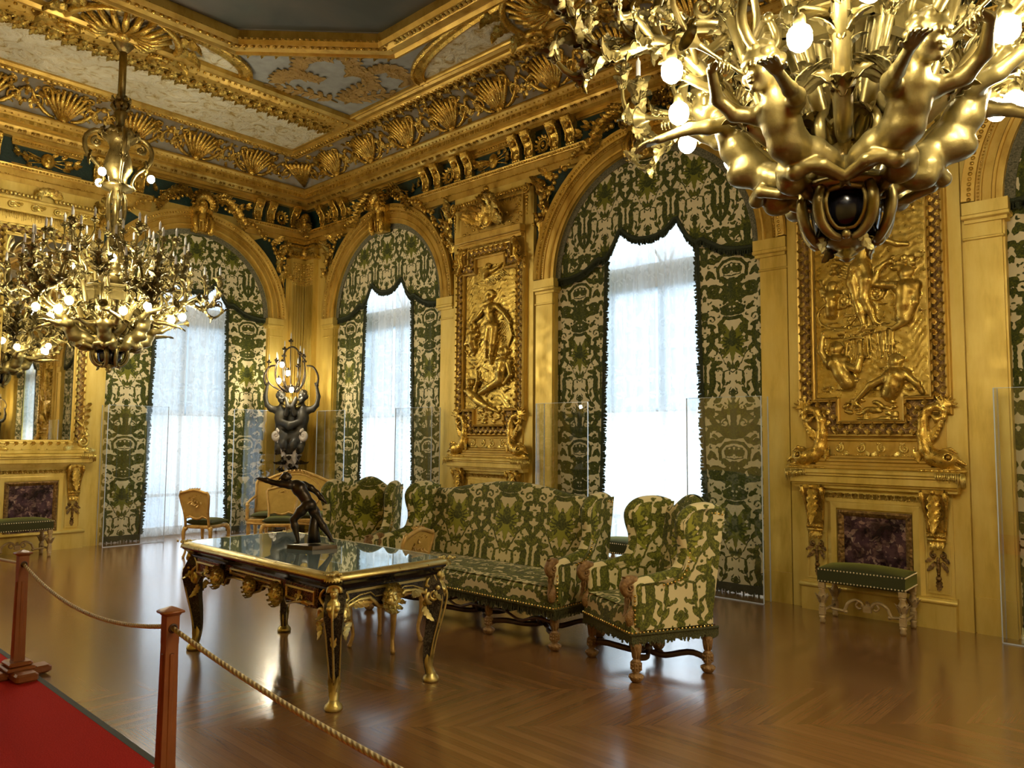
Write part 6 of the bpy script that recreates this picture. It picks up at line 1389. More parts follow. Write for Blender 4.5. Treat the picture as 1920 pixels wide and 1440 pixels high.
ch2 = dup(ch1, (-9.50, 3.26, 0), .9, 'whole gilt chandelier hanging at left before the mirror')
ch3 = dup(ch1, (6.2, 3.2, 0), .2, 'added gilt chandelier of the far end, for fill light') if False else None
# ------------------------------------------------------------------ corner torchere: two bronze children lifting a candelabrum (faces -y locally)
def torchere(label):
    t = thing('torchere', label, 'candelabrum')
    S = Sculpt((-.62, -.36, 1.30), (.62, .30, 2.72), .0125)
    for s_ in (-1, 1):
        x = s_ * .20
        S.chain([(x * .75, -.02, 1.55), (x * .9, -.03, 1.72), (x * 1.05, -.04, 1.92), (x * 1.05, -.03, 2.06)], [.135, .115, .125, .09], .04); S.cap((x - .13, -.03, 2.05), (x + .13, -.03, 2.05), .062, None, .04); S.cap((x, -.03, 2.1), (x, -.05, 2.17), .05, None, .03)
        head(S, (x + s_ * .02, -.07, 2.27), .22, (-s_ * .45, -.8, .15), (0, 0, 1))
        e = (x + s_ * .30, -.06, 2.14); h_ = (x + s_ * .30, -.08, 2.42); S.chain([(x + s_ * .13, -.03, 2.05), (x + s_ * .22, -.05, 2.07), e, (x + s_ * .33, -.07, 2.28), h_], [.062, .055, .046, .042, .032], .02); hand(S, h_, (-s_ * .3, 0, 1), (0, -1, 0), .10, .5, s_)
        e = (x - s_ * .10, -.20, 1.98); S.chain([(x - s_ * .10, -.05, 2.04), (x - s_ * .12, -.16, 1.98), (x - s_ * .16, -.20, 2.1), (x - s_ * .10, -.16, 2.25)], [.058, .05, .042, .03], .02)
        limb(S, (x * .7, -.06, 1.55), (x * .5, -.24, 1.48), (x * .2, -.20, 1.36), .10, .07, .045); limb(S, (x * .9, -.04, 1.52), (x * 1.1, -.16, 1.42), (x * .8, -.10, 1.33), .09, .065, .04)
    S.chain([(-.22, -.12, 1.86), (0, -.2, 1.78), (.22, -.12, 1.86)], [.05, .07, .05], .03)
    S.ell((0, .06, 1.78), (.27, .12, .42), .06); S.chain([(-.24, -.10, 1.70), (-.05, -.17, 1.58), (.22, -.12, 1.66)], [.07, .09, .07], .04)
    newobj('figure_pair', S.surf('figure_pair'), M['bronze_black'], t)
    mb = MB()
    for i in range(9): a = pi * (i + .5) / 9; mb.tube([(0, -.06, 2.08), (.13 * math.cos(a), -.14, 2.08 + .10 * math.sin(a)), (.20 * math.cos(a), -.10, 2.10 + .17 * math.sin(a))], [.012, .026, .016], 6)
    mb.build('shell', M['bronzegold'], t)
    mb = MB()
    mb.lathe([(.22, 1.30), (.16, 1.20), (.13, 1.05), (.15, .95), (.20, .88), (.24, .84), (.24, .80)], 8, sq=False)
    for s_ in (-1, 1): mb.scroll((s_ * .27, -.16, 1.62), .10, 1.4, pi / 2, .048, hand=s_); mb.tube([(s_ * .22, -.14, 1.52), (s_ * .12, -.18, 1.38), (s_ * .10, -.16, 1.22), (s_ * .16, -.12, 1.08)], [.05, .05, .04, .03], 8)
    mb.build('onyx_pedestal', M['ivory_marble'], t)
    mb = MB(); mb.lathe([(.30, 0), (.30, .10), (.26, .14), (.24, .5), (.22, .74), (.27, .80), (.27, .84), (.20, .86)], 8)
    mb.lathe([(.14, 1.30), (.20, 1.34), (.22, 1.42), (.14, 1.50)], 12)
    for i in range(16): x = rs.uniform(-.2, .2); z = rs.uniform(.92, 1.5); mb.leaf((x, -.19, z), (rs.uniform(-1, 1), -.4, rs.uniform(-.5, .8)), (0, -1, 0), .15, .09, .8, 4)
    for i in range(10): a = rs.uniform(0, 2 * pi); mb.leaf((.18 * math.cos(a), .18 * math.sin(a), 1.2), (math.cos(a), math.sin(a), -.6), (math.cos(a), math.sin(a), 0), .18, .10, .5, 4)
    mb.build('pedestal', M['bronze'], t)
    mb = MB(); C_ = [(-.42, 2.92), (-.29, 2.96), (-.24, 2.92), (-.17, 3.04), (-.11, 3.14), (0, 3.28), (.16, 3.08), (.14, 2.86), (.27, 3.02), (.27, 2.94)]
    for (x, z) in C_:
        y = -.10 - .25 * rs.random(); mb.tube(bez([(x * .35, -.08, 2.35), (x * .9, y * .8, 2.45 + .1 * rs.random()), (x * 1.1, y, z - .30), (x, y, z - .10)], 12), [.016, .013, .008], 6); cup(mb, (x, y, z - .06), 1.1)
        q = newobj('candle', CAN, M['candle'], t); q.location = (x, y, z - .05)
    mb.tube(bez([(-.52, -.08, 2.46), (-.56, -.1, 2.62), (-.45, -.1, 2.78), (-.3, -.1, 2.80)], 12), [.022, .02, .012], 6); mb.tube(bez([(.50, -.08, 2.46), (.52, -.1, 2.62), (.42, -.1, 2.78), (.28, -.1, 2.80)], 12), [.022, .02, .012], 6)
    mb.tube(bez([(-.1, -.1, 2.6), (-.16, -.12, 3.0), (0, -.12, 3.12), (.14, -.12, 2.98), (.1, -.1, 2.6)], 16), .016, 6)
    for k in range(7): a = 2 * pi * k / 7; mb.leaf((.05 * math.cos(a), -.1 + .05 * math.sin(a), 2.35), (math.cos(a) * .5, math.sin(a) * .5, 1), (math.cos(a), math.sin(a), 0), .2, .07, .8, 4)
    for (x, z) in ((-.15, 2.80), (-.03, 2.66), (-.20, 2.53), (.05, 2.38)):
        mb.tube([(x * .5, -.12, z - .1), (x, -.30, z + .06)], .008, 6); mb.lathe([(.014, .03), (.024, .045), (.024, .07), (.01, .09)], 8, T(x, -.32, z)); q = newobj('bulb', BUL, M['bulb'], t); q.location = (x, -.32, z)
    mb.build('branches', M['bronze'], t)
    return t
tc_ = torchere('dark bronze torchere of two children raising lit candles in the corner'); tc_.location = (-A_ + .56, B_ - .56, 0); tc_.rotation_euler = (0, 0, pi / 4); tc_.scale = (.84, .84, 1)
tc2 = dup(tc_, (XR - .50, B_ - .50, 0), -pi / 4, 'dark bronze torchere of the opposite corner, seen only in the mirror')
# ------------------------------------------------------------------ upholstery helpers
def cl_tube(name, pts, r, mat, parent, seg=12, nper=60):
    P = bez(pts, nper); R_ = np.interp(np.linspace(0, 1, nper), np.linspace(0, 1, len(r)), r) if hasattr(r, '__len__') else np.full(nper, r)
    tg = np.gradient(P, axis=0); tg /= np.linalg.norm(tg, axis=1, keepdims=True); u = np.zeros_like(P); a = np.array((1., 0, 0)) if abs(tg[0][0]) < .9 else np.array((0, 1., 0))
    for i in range(nper): a = a - tg[i] * (a @ tg[i]); a = a / np.linalg.norm(a); u[i] = a
    w_ = np.cross(tg, u); L = np.concatenate(([0], np.cumsum(np.linalg.norm(np.diff(P, axis=0), axis=1))))
    def fn(U, V): i = (U * (nper - 1)).round().astype(int); an = V * 2 * pi; return tuple((P[i, k] + R_[i] * (u[i, k] * np.cos(an) + w_[i, k] * np.sin(an))) for k in range(3))
    return cloth(name, fn, nper, seg + 1, lambda U, V: (V * .18 + .2, np.interp(U, np.linspace(0, 1, nper), L) + .9), mat, parent)
def upholster_box(name, hx, hy, z0, z1, mat, parent, dome=.02, c=(0, 0), rnd=.03, n_=90, uv0=(0, .9), pat=True, m_=None):
    """cushion block: top face, rounded edge, skirts down to z0"""
    def sup(U):                       # -1..1 -> position along top plus drop
        a = np.abs(U); return np.sign(U) * np.minimum(a / .80, 1), np.maximum(a - .80, 0) / .20
    def fn(U, V):
        u, du = sup(U * 2 - 1); v, dv = sup(V * 2 - 1); d = np.maximum(du, dv)
        q = np.clip(d * (z1 - z0) / rnd, 0, 1); inset = rnd * (1 - np.sqrt(np.clip(1 - (1 - q) ** 2, 0, 1)))
        e = np.maximum(np.abs(u), np.abs(v)); 
        x = u * (hx - inset * (np.abs(u) > .98)); y = v * (hy - inset * (np.abs(v) > .98))
        z = z1 - d * (z1 - z0) + dome * (1 - u ** 2) * (1 - v ** 2) * (d == 0); return c[0] + x, c[1] + y, z
    def uv(U, V): x, y, z = fn(U, V); return (x - c[0]) * 1.25 + uv0[0] + (y > -9) * 0, ((y - c[1]) + (z1 - z) * -1) * 1.35 + uv0[1]
    nx = int(n_ * max(hx / hy, 1)); ny = int(n_ * max(hy / hx, 1))
    return cloth(name, fn, nx, ny, uv, mat, parent)
def nails(mb, pts, step=.028, r=.0085):
    P = np.array(pts, float); sg = np.linalg.norm(np.diff(P, axis=0), axis=1); cum = np.concatenate(([0], np.cumsum(sg)))
    for i in range(int(cum[-1] / step)):
        s_ = (i + .5) * step; k = min(max(np.searchsorted(cum, s_) - 1, 0), len(sg) - 1); p = P[k] + (P[k + 1] - P[k]) * ((s_ - cum[k]) / sg[k]); mb.ball(tuple(p), r, 6, 4)
    return mb
def turned_leg(h=.32):
    mb = MB(); mb.box((-.034, -.034, h - .06), (.034, .034, h), None, .004)
    mb.lathe([(.030, h - .06), (.038, h - .075), (.036, h - .09), (.020, h - .17), (.022, h - .175), (.032, h - .185), (.032, h - .19)], 12)
    mb.box((-.030, -.030, .075), (.030, .030, h - .19), None, .004)
    for k in range(4):
        Mr = rotm('Z', pi / 2 * k)
        for (x, z) in ((-.012, .092), (.012, .092), (-.012, .115), (.012, .115)): mb.ball((x, -.030, z), .009, 5, 3, Mr)
    for k in range(8): a = pi / 4 * k; mb.tube([(.034 * math.cos(a), .034 * math.sin(a), h - .085), (.022 * math.cos(a), .022 * math.sin(a), h - .165)], .006, 5)
    mb.lathe([(.024, .075), (.030, .068), (.018, .060), (.046, .045), (.048, .028), (.036, .008), (.024, 0)], 14)
    for k in range(10): a = pi / 5 * k; mb.ball((.044 * math.cos(a), .044 * math.sin(a), .036), .010, 5, 3)
    return mb.mesh('leg')
TLEG = turned_leg()
def arm_scroll(sx):
    mb = MB(); x = 0
    mb.tube(bez([(x, -.30, .66), (x, -.36, .665), (x, -.395, .625), (x, -.375, .58), (x, -.335, .585), (x, -.335, .615)], 16), [.030, .034, .030, .024, .018], 8)
    mb.tube(bez([(x, -.36, .60), (x, -.325, .54), (x, -.325, .47), (x, -.355, .42), (x, -.345, .375)], 14), [.026, .022, .024, .030, .026], 8)
    for s_ in (-1, 1):
        mb.scroll((s_ * .024, -.355, .62), .034, 1.2, pi, .009, plane='yz'); mb.scroll((s_ * .022, -.345, .41), .026, 1.2, 0, .008, plane='yz')
    mb.leaf((0, -.38, .60), (0, .1, -1), (0, -1, 0), .17, .05, .3, 4); mb.leaf((0, -.39, .63), (0, .3, 1), (0, -1, .2), .07, .06, .7, 3)
    return mb.mesh('arm_support')
ASC = arm_scroll(0)
def wing_seat(label, name, W, nback, legs_x, group=None, loc=(0, 0, 0), rz=0):
    """winged high-back seat; W half width; faces -y"""
    t = thing(name, label, 'armchair' if W < .6 else 'sofa', loc, rz); mat = M['damask_seat']; q = .0
    yb = lambda z: .25 + .13 * np.clip((z - .36) / .8, 0, 1.2)            # leaning back
    top = lambda x: (1.095 + (.10 if W < .6 else .105) * np.clip(np.cos(np.clip(x / (W - .08), -1, 1) * pi * .5 * (1.25 if W < .6 else 1.12)), 0, 1) ** 1.3)
    dens = int(110 if W < .6 else 300)
    bw = W - .045
    for sgn, nm in ((-1, 'backrest'), (1, 'back_cover')):
        def fn(U, V, sgn=sgn):
            x = (U * 2 - 1) * bw; zt = top(x); z = .34 + V * (zt - .34); ed = np.minimum(np.minimum(U, 1 - U) * 2 * bw / .05, (1 - V) * .8 / .05); b_ = np.sqrt(np.clip(1 - (1 - np.clip(ed, 0, 1)) ** 2, 0, 1))
            bul = .018 * np.sin(pi * U * (1 if W < .6 else 3)) ** 2 * V if sgn < 0 else 0
            return x, yb(z) + sgn * (.045 * b_ + bul), z
        def uv(U, V, fn=fn): x, y, z = fn(U, V); return x, (z - .86) / .72 + S0
        cloth(nm, fn, dens, 150, uv, mat, t)
    # wings and sides
    pz = [.34, .50, .60, .655, .668, .70, .78, .88, .97, 1.04, 1.10, 1.125]; py = [-.30, -.31, -.315, -.30, -.16, .00, .055, .062, .03, .02, .07, .20]
    for s_ in (-1, 1):
        side = 'outer' 
        for face_, off in (('side_panel', W), ('inner_side', W - .085)):
            def fn(U, V, off=off, s_=s_):
                z = .34 + V * (1.125 - .34); yf = np.interp(z, pz, py); y = yf + U * (yb(z) + .02 - yf); fl = .035 * np.clip((z - .7) / .4, 0, 1) * (1 - U) if off == W else .02 * np.clip((z - .7) / .4, 0, 1) * (1 - U)
                return s_ * (off + fl), y, z
            cloth(face_, fn, 70, 110, lambda U, V, fn=fn: (fn(U, V)[1] - .02, (V * .785 + .34 - .93) / .80 + S0), mat, t)
        pts = [(s_ * (W - .042), -.30, .36), (s_ * (W - .042), -.31, .55), (s_ * (W - .040), -.30, .635), (s_ * (W - .038), -.16, .655), (s_ * (W - .036), -.01, .69), (s_ * (W - .032), .05, .78), (s_ * (W - .025), .06, .88), (s_ * (W - .018), .035, .98), (s_ * (W - .012), .045, 1.05), (s_ * (W - .018), .12, 1.11), (s_ * (W - .03), .26, 1.125), (s_ * (W - .05), .37, 1.10)]
        cl_tube('rolled_edge', pts, [.040, .040, .044, .046, .042, .040, .042, .044, .045, .042, .038], mat, t, 12, 70)
        mb = MB(); nails(mb, [(s_ * (W + .006), p[1] + .028, p[2] - .03) for p in bez(pts[3:], 30)], .030, .0095); nails(mb, [(s_ * (W - .005), -.335, z) for z in (.37, .60)], .03, .009); mb.build('nail_trim', M['brass'], t)
        o = newobj('arm_support', ASC, M['turned_wood'], t); o.location = (s_ * (W - .042), -.005, 0)
    upholster_box('seat', W - .02, .325, .315, .475, mat, t, .025, (0, -.03), .045, 100 if W < .6 else 110, (0, .55))
    mb = MB(); zf = .325; X = W - .01; rail = [(-X, .30, zf), (-X, -.365, zf), (X, -.365, zf), (X, .30, zf)]; nails(mb, rail, .030, .0095); mb.build('rail_nails', M['brass'], t)
    mb = MB(); r2 = [(-X, .33, .312), (-X, -.36, .312), (X, -.36, .312), (X, .33, .312)]; fringe(mb, r2, (0, 0, -1), .060, .0075, .0045, .3); fringe(mb, [(x * .992, y * .99, z + .0) for x, y, z in r2], (0, 0, -1), .045, .009, .004, .4); mb.tube(r2, .010, 6); mb.build('fringe', M['fringe_seat'], t)
    MB().box((-X + .02, -.34, .26), (X - .02, .32, .33)).build('rail', M['dark_wood'], t)
    for x in legs_x:
        o = newobj('leg', TLEG, M['turned_wood'], t); o.location = (x, -.305, 0); o = newobj('leg', TLEG, M['turned_wood'], t); o.location = (x, .265, 0)
    mb = MB()
    for x0, x1 in zip(legs_x[:-1], legs_x[1:]):
        m = (x0 + x1) / 2
        for (ax, ay) in ((x0, -.29), (x1, -.29), (x0, .25), (x1, .25)): mb.tube(bez([(ax, ay, .10), ((ax * 2 + m) / 3, ay * .8 - .01, .12), ((ax + m * 2) / 3, ay * .25 - .02, .085), (m, -.02, .10)], 12), .017, 6, flat=1.3)
        mb.ball((m, -.02, .115), .035, 8, 6); mb.scroll((m, -.06, .12), .05, 1.3, 0, .014, plane='yz')
        mb.tube(bez([(x0, -.30, .20), ((x0 + m) / 2, -.31, .22), (m, -.31, .17), ((x1 + m) / 2, -.31, .22), (x1, -.30, .20)], 12), .012, 6) if W > .6 else None
    mb.build('stretcher', M['dark_wood'], t)
    return t
sofa = wing_seat('long green and cream damask sofa with winged ends and brass nails', 'damask_sofa', 1.115, 3, [-1.06, -.36, .36, 1.06], loc=(-4.80, 4.82, 0))
ac = wing_seat('damask wing armchair at the right end of the sofa, seen from its side', 'wing_armchair', .355, 1, [-.31, .31], loc=(-3.035, 4.735, 0), rz=-.44)
ac2 = dup(ac, (-6.27, 4.47, 0), .52, 'damask wing armchair beyond the table, left of the sofa'); 

# ------------------------------------------------------------------ boulle writing table
TT = thing('writing_table', 'ornate black and gilt boulle writing table with glass top and masks', 'table', (-4.79, 3.02, 0))
HX, HY = 1.035, .495
def clip_rect(hx, hy, c): return [(-hx + c, -hy), (hx - c, -hy), (hx, -hy + c), (hx, hy - c), (hx - c, hy), (-hx + c, hy), (-hx, hy - c), (-hx, -hy + c)]
def plan_sweep(mb, pl, prof, smooth=False): mb.sweep([(x, y, 0) for x, y in pl], prof, closed=True, nrm=(0, 0, 1), smooth=smooth)
mb = MB(); pl = clip_rect(HX, HY, .09); plan_sweep(mb, pl, [(.10, .800), (.065, .803), (.05, .806), (.03, .803), (.012, .795), (.0, .780), (.0, .772), (.012, .765), (.05, .765)], True)
mb.build('gilt_rim', M['ormolu'], TT)
mb = MB(); pl2 = clip_rect(HX - .062, HY - .062, .065); mb.add([(x, y, .8045) for x, y in pl2] + [(x, y, .79) for x, y in pl2], [tuple(range(8))] + [(i + 8, (i + 1) % 8 + 8, (i + 1) % 8, i) for i in range(8)]); mb.build('glass_top', M['tabletop_glass'], TT)
mb = MB(); plan_sweep(mb, clip_rect(HX - .012, HY - .012, .08), [(0, .765), (0, .757), (.03, .735), (.045, .715), (.05, .70), (.3, .70)]); mb.box((-HX + .15, -HY + .13, .62), (HX - .15, HY - .13, .79)); mb.box((-HX + .1, -HY + .1, .70), (HX - .1, HY - .1, .79)); mb.build('ebonised_cove', M['ebony'], TT)
def corner_leaves(sx, sy):
    mb = MB(); x, y = sx * (HX - .05), sy * (HY - .05)
    for i in range(9): a = math.atan2(sy, sx) + (i - 4) * .28; mb.leaf((x - sx * .03, y - sy * .03, .803), (math.cos(a), math.sin(a), -.08), (0, 0, 1), .085, .045, -.5, 3)
    for i in range(14): mb.ball((x + rs.uniform(-.05, .05), y + rs.uniform(-.05, .05), .803), .010, 5, 3)
    return mb
mb = MB()
for sx in (-1, 1):
    for sy in (-1, 1): c_ = corner_leaves(sx, sy); mb.add(np.concatenate(c_.v), c_.f, True)
mb.build('corner_mount', M['ormolu'], TT)
# aprons: shaped lower edges, boulle panels with gilt fillets
def apron(L, segs, y, mat, Mx, drawers):
    """segs: list of (x, z) lower outline from -L to L"""
    mb = MB(); poly = [(x, z) for x, z in segs] + [(L, .705), (-L, .705)]; mb.prism(poly, y, y + .03, Mx); return mb
fr = [(-.86, .50), (-.80, .565), (-.70, .60), (-.58, .585), (-.42, .545), (-.385, .60), (-.28, .615), (-.12, .615), (-.08, .575), (0, .55), (.08, .575), (.12, .615), (.28, .615), (.385, .60), (.42, .545), (.58, .585), (.70, .60), (.80, .565), (.86, .50)]
sd = [(-.36, .50), (-.31, .57), (-.22, .60), (-.14, .605), (-.10, .575), (-.07, .545), (0, .53), (.07, .545), (.10, .575), (.14, .605), (.22, .60), (.31, .57), (.36, .50)]
MF = [Matrix.Identity(4), rotm('Z', pi)]; MS = [rotm('Z', pi / 2), rotm('Z', -pi / 2)]
YF, YS = -(HY - .095), -(HX - .115)
mb = MB(); mb2 = MB(); mb3 = MB(); mb4 = MB()
for Mx in MF:
    mb.prism([(x, z) for x, z in fr] + [(.86, .705), (-.86, .705)], YF, YF + .03, Mx)
    for (x0, x1, dy) in ((-.80, -.44, -.035), (.44, .80, -.035), (-.36, .36, 0)):
        zb = .585 if dy else .628
        if dy: mb.box((x0, YF - .035, .57), (x1, YF, .70), Mx, .008)
        mb2.sweep([(x0 + .015, zb + .008), (x1 - .015, zb + .008), (x1 - .015, .676), (x0 + .015, .676)], [(0, -YF - dy * -1 + .0), (0, -YF - dy + .008), (.010, -YF - dy + .010), (.014, -YF - dy)], closed=True, M=Mx)
    mb2.tube([(x, YF - .004 - (.035 if .44 < abs(x) < .8 else 0), z) for x, z in fr], .0085, 6, Mx)
for Mx in MS:
    mb3 = MB().prism([(x, z) for x, z in sd] + [(.36, .705), (-.36, .705)], YS, YS + .03, Mx); mb3.build('end_apron', M['boulle2'], TT)
    mb2.tube([(x, YS - .004, z + .012) for x, z in sd], .014, 6, Mx); mb2.tube([(x * .93, YS - .003, z + .042) for x, z in sd if abs(x) > .08], .005, 6, Mx); mb2.sweep([(-.34, .664), (.34, .664)], [(0, -YS), (0, -YS + .012), (.016, -YS + .012), (.018, -YS)], M=Mx)
    for s_ in (-1, 1): mb2.sweep([(s_ * .335, .60), (s_ * .335, .695)], [(0, -YS), (0, -YS + .010), (.012, -YS + .010), (.014, -YS)], M=Mx); mb2.scroll((s_ * .33, YS - .012, .59), .05, 1.4, pi / 2, .013, Mx, hand=-s_); mb2.leaf((s_ * .28, YS - .01, .60), (-s_, 0, -.2), (0, -1, 0), .12, .05, .4, 4, Mx)
mb.build('front_apron', M['boulle'], TT); mb2.build('gilt_fillet', M['ormolu'], TT)
FS = Sculpt((-.075, -.09, -.10), (.075, .03, .10), .0035); face(FS, (0, 0, 0), .062); FM = FS.surf('mask')
def mask_mount(nm, Mx, x, y, z, s_=1., beard=True):
    o = newobj(nm, FM, M['ormolu'], TT); o.matrix_local = Mx @ T(x, y, z) @ Matrix.Scale(s_, 4)
    mb = MB(); n_ = 15
    for i in range(n_): a = 2 * pi * i / n_; mb.leaf((.030 * math.cos(a), -.008, .040 * math.sin(a)), (math.cos(a), -.25, math.sin(a)), (0, -1, 0), .055 if (math.sin(a) > -.2) else .07, .026, .9, 3)
    for i in range(9): a = 2 * pi * i / 9 + .2; mb.leaf((.028 * math.cos(a), -.02, .036 * math.sin(a)), (math.cos(a), -.6, math.sin(a)), (0, -1, 0), .04, .022, .9, 2)
    newobj('mane', mb.mesh('mane'), M['ormolu'], o)
for Mx in MS: mask_mount('lion_mask', Mx, 0, YS - .03, .605, 1.25)
for Mx in MF:
    mask_mount('centre_mask', Mx, 0, YF - .02, .60, .95)
    for s_ in (-1, 1): mask_mount('drawer_mask', Mx, s_ * .40, YF - .05, .615, 1.05)
mb = MB()
for Mx in MF:
    for s_ in (-1, 1):
        mb.leaf((s_ * .62, YF - .045, .665), (0, 0, -1), (0, -1, 0), .07, .035, .3, 3, Mx); mb.scroll((s_ * .59, YF - .045, .62), .018, 1.0, 0, .005, Mx, hand=1); mb.scroll((s_ * .65, YF - .045, .62), .018, 1.0, pi, .005, Mx, hand=-1)
        for k in range(3): mb.tube([(s_ * (.415 - .012 * k), YF - .05, .66 - .03 * k), (s_ * (.425 - .01 * k), YF - .055, .58 - .01 * k)], .008, 5, Mx)
mb.build('drawer_mount', M['ormolu'], TT)
for Mx, X_, Y_ in ((MF[0], .845, YF), (MF[1], .845, YF), (MS[0], .335, YS), (MS[1], .335, YS)):
    for s_ in (-1, 1):
        mb = MB(); mb.scroll((s_ * X_, Y_ - .022, .555), .062, 1.5, pi / 2, .017, Mx, hand=-s_, tail=[(s_ * (X_ + .02), Y_ - .02, .70), (s_ * (X_ - .02), Y_ - .02, .665), (s_ * (X_ - .03), Y_ - .02, .635)])
        mb.leaf((s_ * (X_ - .05), Y_ - .02, .50), (s_ * .6, -.1, -1), (0, -1, 0), .12, .05, .3, 4, Mx); mb.leaf((s_ * (X_ - .07), Y_ - .02, .585), (-s_, -.1, .1), (0, -1, 0), .12, .05, .3, 4, Mx); mb.build('scroll_mount', M['ormolu'], TT)
# legs: dark boulle cabrioles, figure bust at the knee, gilt edges and hoof
def table_leg():
    """outward direction is +x,+y diagonal -> built along local +x then rotated"""
    mb = MB(); C_ = bez([(-.03, 0, .71), (.008, 0, .63), (.034, 0, .55), (.020, 0, .42), (-.008, 0, .27), (-.020, 0, .14), (-.005, 0, .05)], 24); mb.tube(C_, [.070, .082, .078, .056, .040, .028, .024], 4, flat=1.1, smooth=False, nrm=(1, 1, 0)); body = mb.mesh('leg')
    g = MB()
    for s_ in (-1, 1): g.tube([p + np.array((.040, s_ * .042, 0)) * np.interp(i / 23, [0, .35, 1], [1.2, 1.2, .45]) for i, p in enumerate(C_[:20])], .0055, 5)
    g.tube([p + np.array((.060, 0, 0)) * np.interp(i / 23, [0, .3, .6, 1], [1.2, 1.3, .9, .5]) for i, p in enumerate(C_[:20])], [.010, .008, .007], 6)
    # bust
    g.leaf((.06, 0, .55), (-.1, 0, -1), (1, 0, 0), .18, .085, .2, 5)
    B = Sculpt((-.085, -.13, .50), (.085, 0.02, .75), .0030)
    face(B, (0, -.066, .686), .040); B.cap((0, -.055, .655), (0, -.05, .63), .017, .02, .01); B.cap((-.045, -.05, .615), (.045, -.05, .615), .020, None, .015); B.chain([(0, -.055, .61), (0, -.06, .57), (0, -.05, .53)], [.042, .036, .026], .02)
    for s_ in (-1, 1): B.ell((s_ * .022, -.088, .598), (.019, .018, .019), .008)
    for k in range(11): a = pi * k / 10; B.ell((.036 * math.cos(a), -.055, .695 + .034 * math.sin(a)), (.013, .018, .013), .006)
    bm_ = B.surf('bust'); bc = np.empty(len(bm_.vertices) * 3, dtype=np.float32); bm_.vertices.foreach_get('co', bc); bc = bc.reshape(-1, 3); bq = np.empty(len(bm_.polygons) * 4, dtype=np.int32); bm_.polygons.foreach_get('vertices', bq)
    g.add(np.stack([-bc[:, 1], bc[:, 0], bc[:, 2]], -1), bq.reshape(-1, 4).tolist(), True)
    for k in range(9): a = pi * k / 8; g.leaf((.045, .028 * math.cos(a), .69 + .022 * math.sin(a)), (.3, math.cos(a), math.sin(a) + .2), (1, 0, 0), .035, .022, .9, 2)
    for s_ in (-1, 1): g.leaf((.045, s_ * .03, .625), (0.1, s_ * .5, -1), (1, s_, 0), .12, .05, .4, 4); g.scroll((.03, s_ * .055, .56), .036, 1.3, pi / 2, .011, plane='xz')
    # sabot
    g.tube(bez([(-.014, 0, .20), (-.014, 0, .13), (.000, 0, .07), (.012, 0, .03)], 8), [.020, .030, .030, .034], 8); g.lathe([(.050, 0), (.056, .012), (.050, .03), (.034, .045), (.03, .06)], 12, T(.010, 0, 0))
    for k in range(5): a = (k - 2) * .6; g.leaf((.0 + .02 * math.cos(a), .025 * math.sin(a), .05), (math.cos(a) * .05 - .08, math.sin(a) * .05, 1), (math.cos(a), math.sin(a), 0), .17 - .025 * abs(k - 2), .032, .12, 3)
    return body, g.mesh('gilt_mount')
LB, LG = table_leg()
for sx in (-1, 1):
    for sy in (-1, 1):
        o = newobj('leg', LB, M['boulle2'], TT); o.location = (sx * (HX - .125), sy * (HY - .125), 0); o.rotation_euler = (0, 0, math.atan2(sy, sx)); newobj('gilt_mount', LG, M['ormolu'], o)

# ------------------------------------------------------------------ bronze figure on the table: a generic lunging athlete
st = thing('bronze_statuette', 'dark bronze statuette of a lunging nude man on the glass table', 'statue', (-4.765, 3.05, .8048), YAW)
S = Sculpt((-.46, -.16, .0), (.24, .16, .56), .0042)
K = 1 / 265.
def sp(px, py, y=0.): return ((px - 585) * K, y, (1016 - py) * K + .028)
S.chain([sp(574, 940, 0), sp(566, 926, -.004), sp(556, 912, -.004), sp(549, 905, 0)], [.042, .038, .048, .040], .02)
S.cap(sp(540, 905, -.045), sp(560, 905, .05), .026, None, .02); S.cap(sp(545, 904), sp(535, 899), .022, .02, .01); S.ell(sp(556, 914, -.03), (.03, .02, .028), .01); S.ell(sp(553, 912, .01), (.028, .03, .03), .02)
head(S, sp(529, 892, -.005), .086, (-.9, -.25, .05), (0, 0, 1), hair='short', child=False)
e = sp(509, 899, -.06); h_ = sp(484, 892, -.07); S.chain([sp(539, 904, -.05), sp(525, 902, -.056), e, sp(498, 895, -.066), h_], [.026, .024, .018, .018, .011], .01); hand(S, h_, (-1, 0, .1), (0, 0, 1), .026, .7, 1)
e = sp(586, 920, .05); h_ = sp(602, 936, .04); S.chain([sp(560, 905, .05), sp(573, 911, .056), e, sp(594, 929, .046), h_], [.026, .024, .018, .018, .011], .01); hand(S, h_, (.6, 0, -.8), (0, 1, .3), .026, 1.0, 1)
limb(S, sp(571, 943, -.022), sp(548, 969, -.03), sp(557, 1008, -.02), .034, .023, .013, 1.1, .012); foot(S, sp(557, 1008, -.02), (-1, -.1, 0), .032)
limb(S, sp(577, 944, .018), sp(594, 973, .03), sp(616, 1007, .04), .036, .023, .013, 1.1, .012); foot(S, sp(616, 1007, .04), (.55, .2, -.1), .030)
S.ell(sp(580, 942, -.01), (.034, .034, .034), .02); S.ell(sp(573, 946, -.045), (.012, .016, .018), .008)
newobj('figure', S.surf('figure'), M['bronze'], st)
mb = MB(); mb.tube([sp(585, 960, .03), sp(583, 985, .028), sp(585, 1014, .02)], [.030, .036, .048], 9); mb.ball(sp(584, 960, .03), .032, 8, 5)
mb.build('tree_stump', M['bronze'], st)
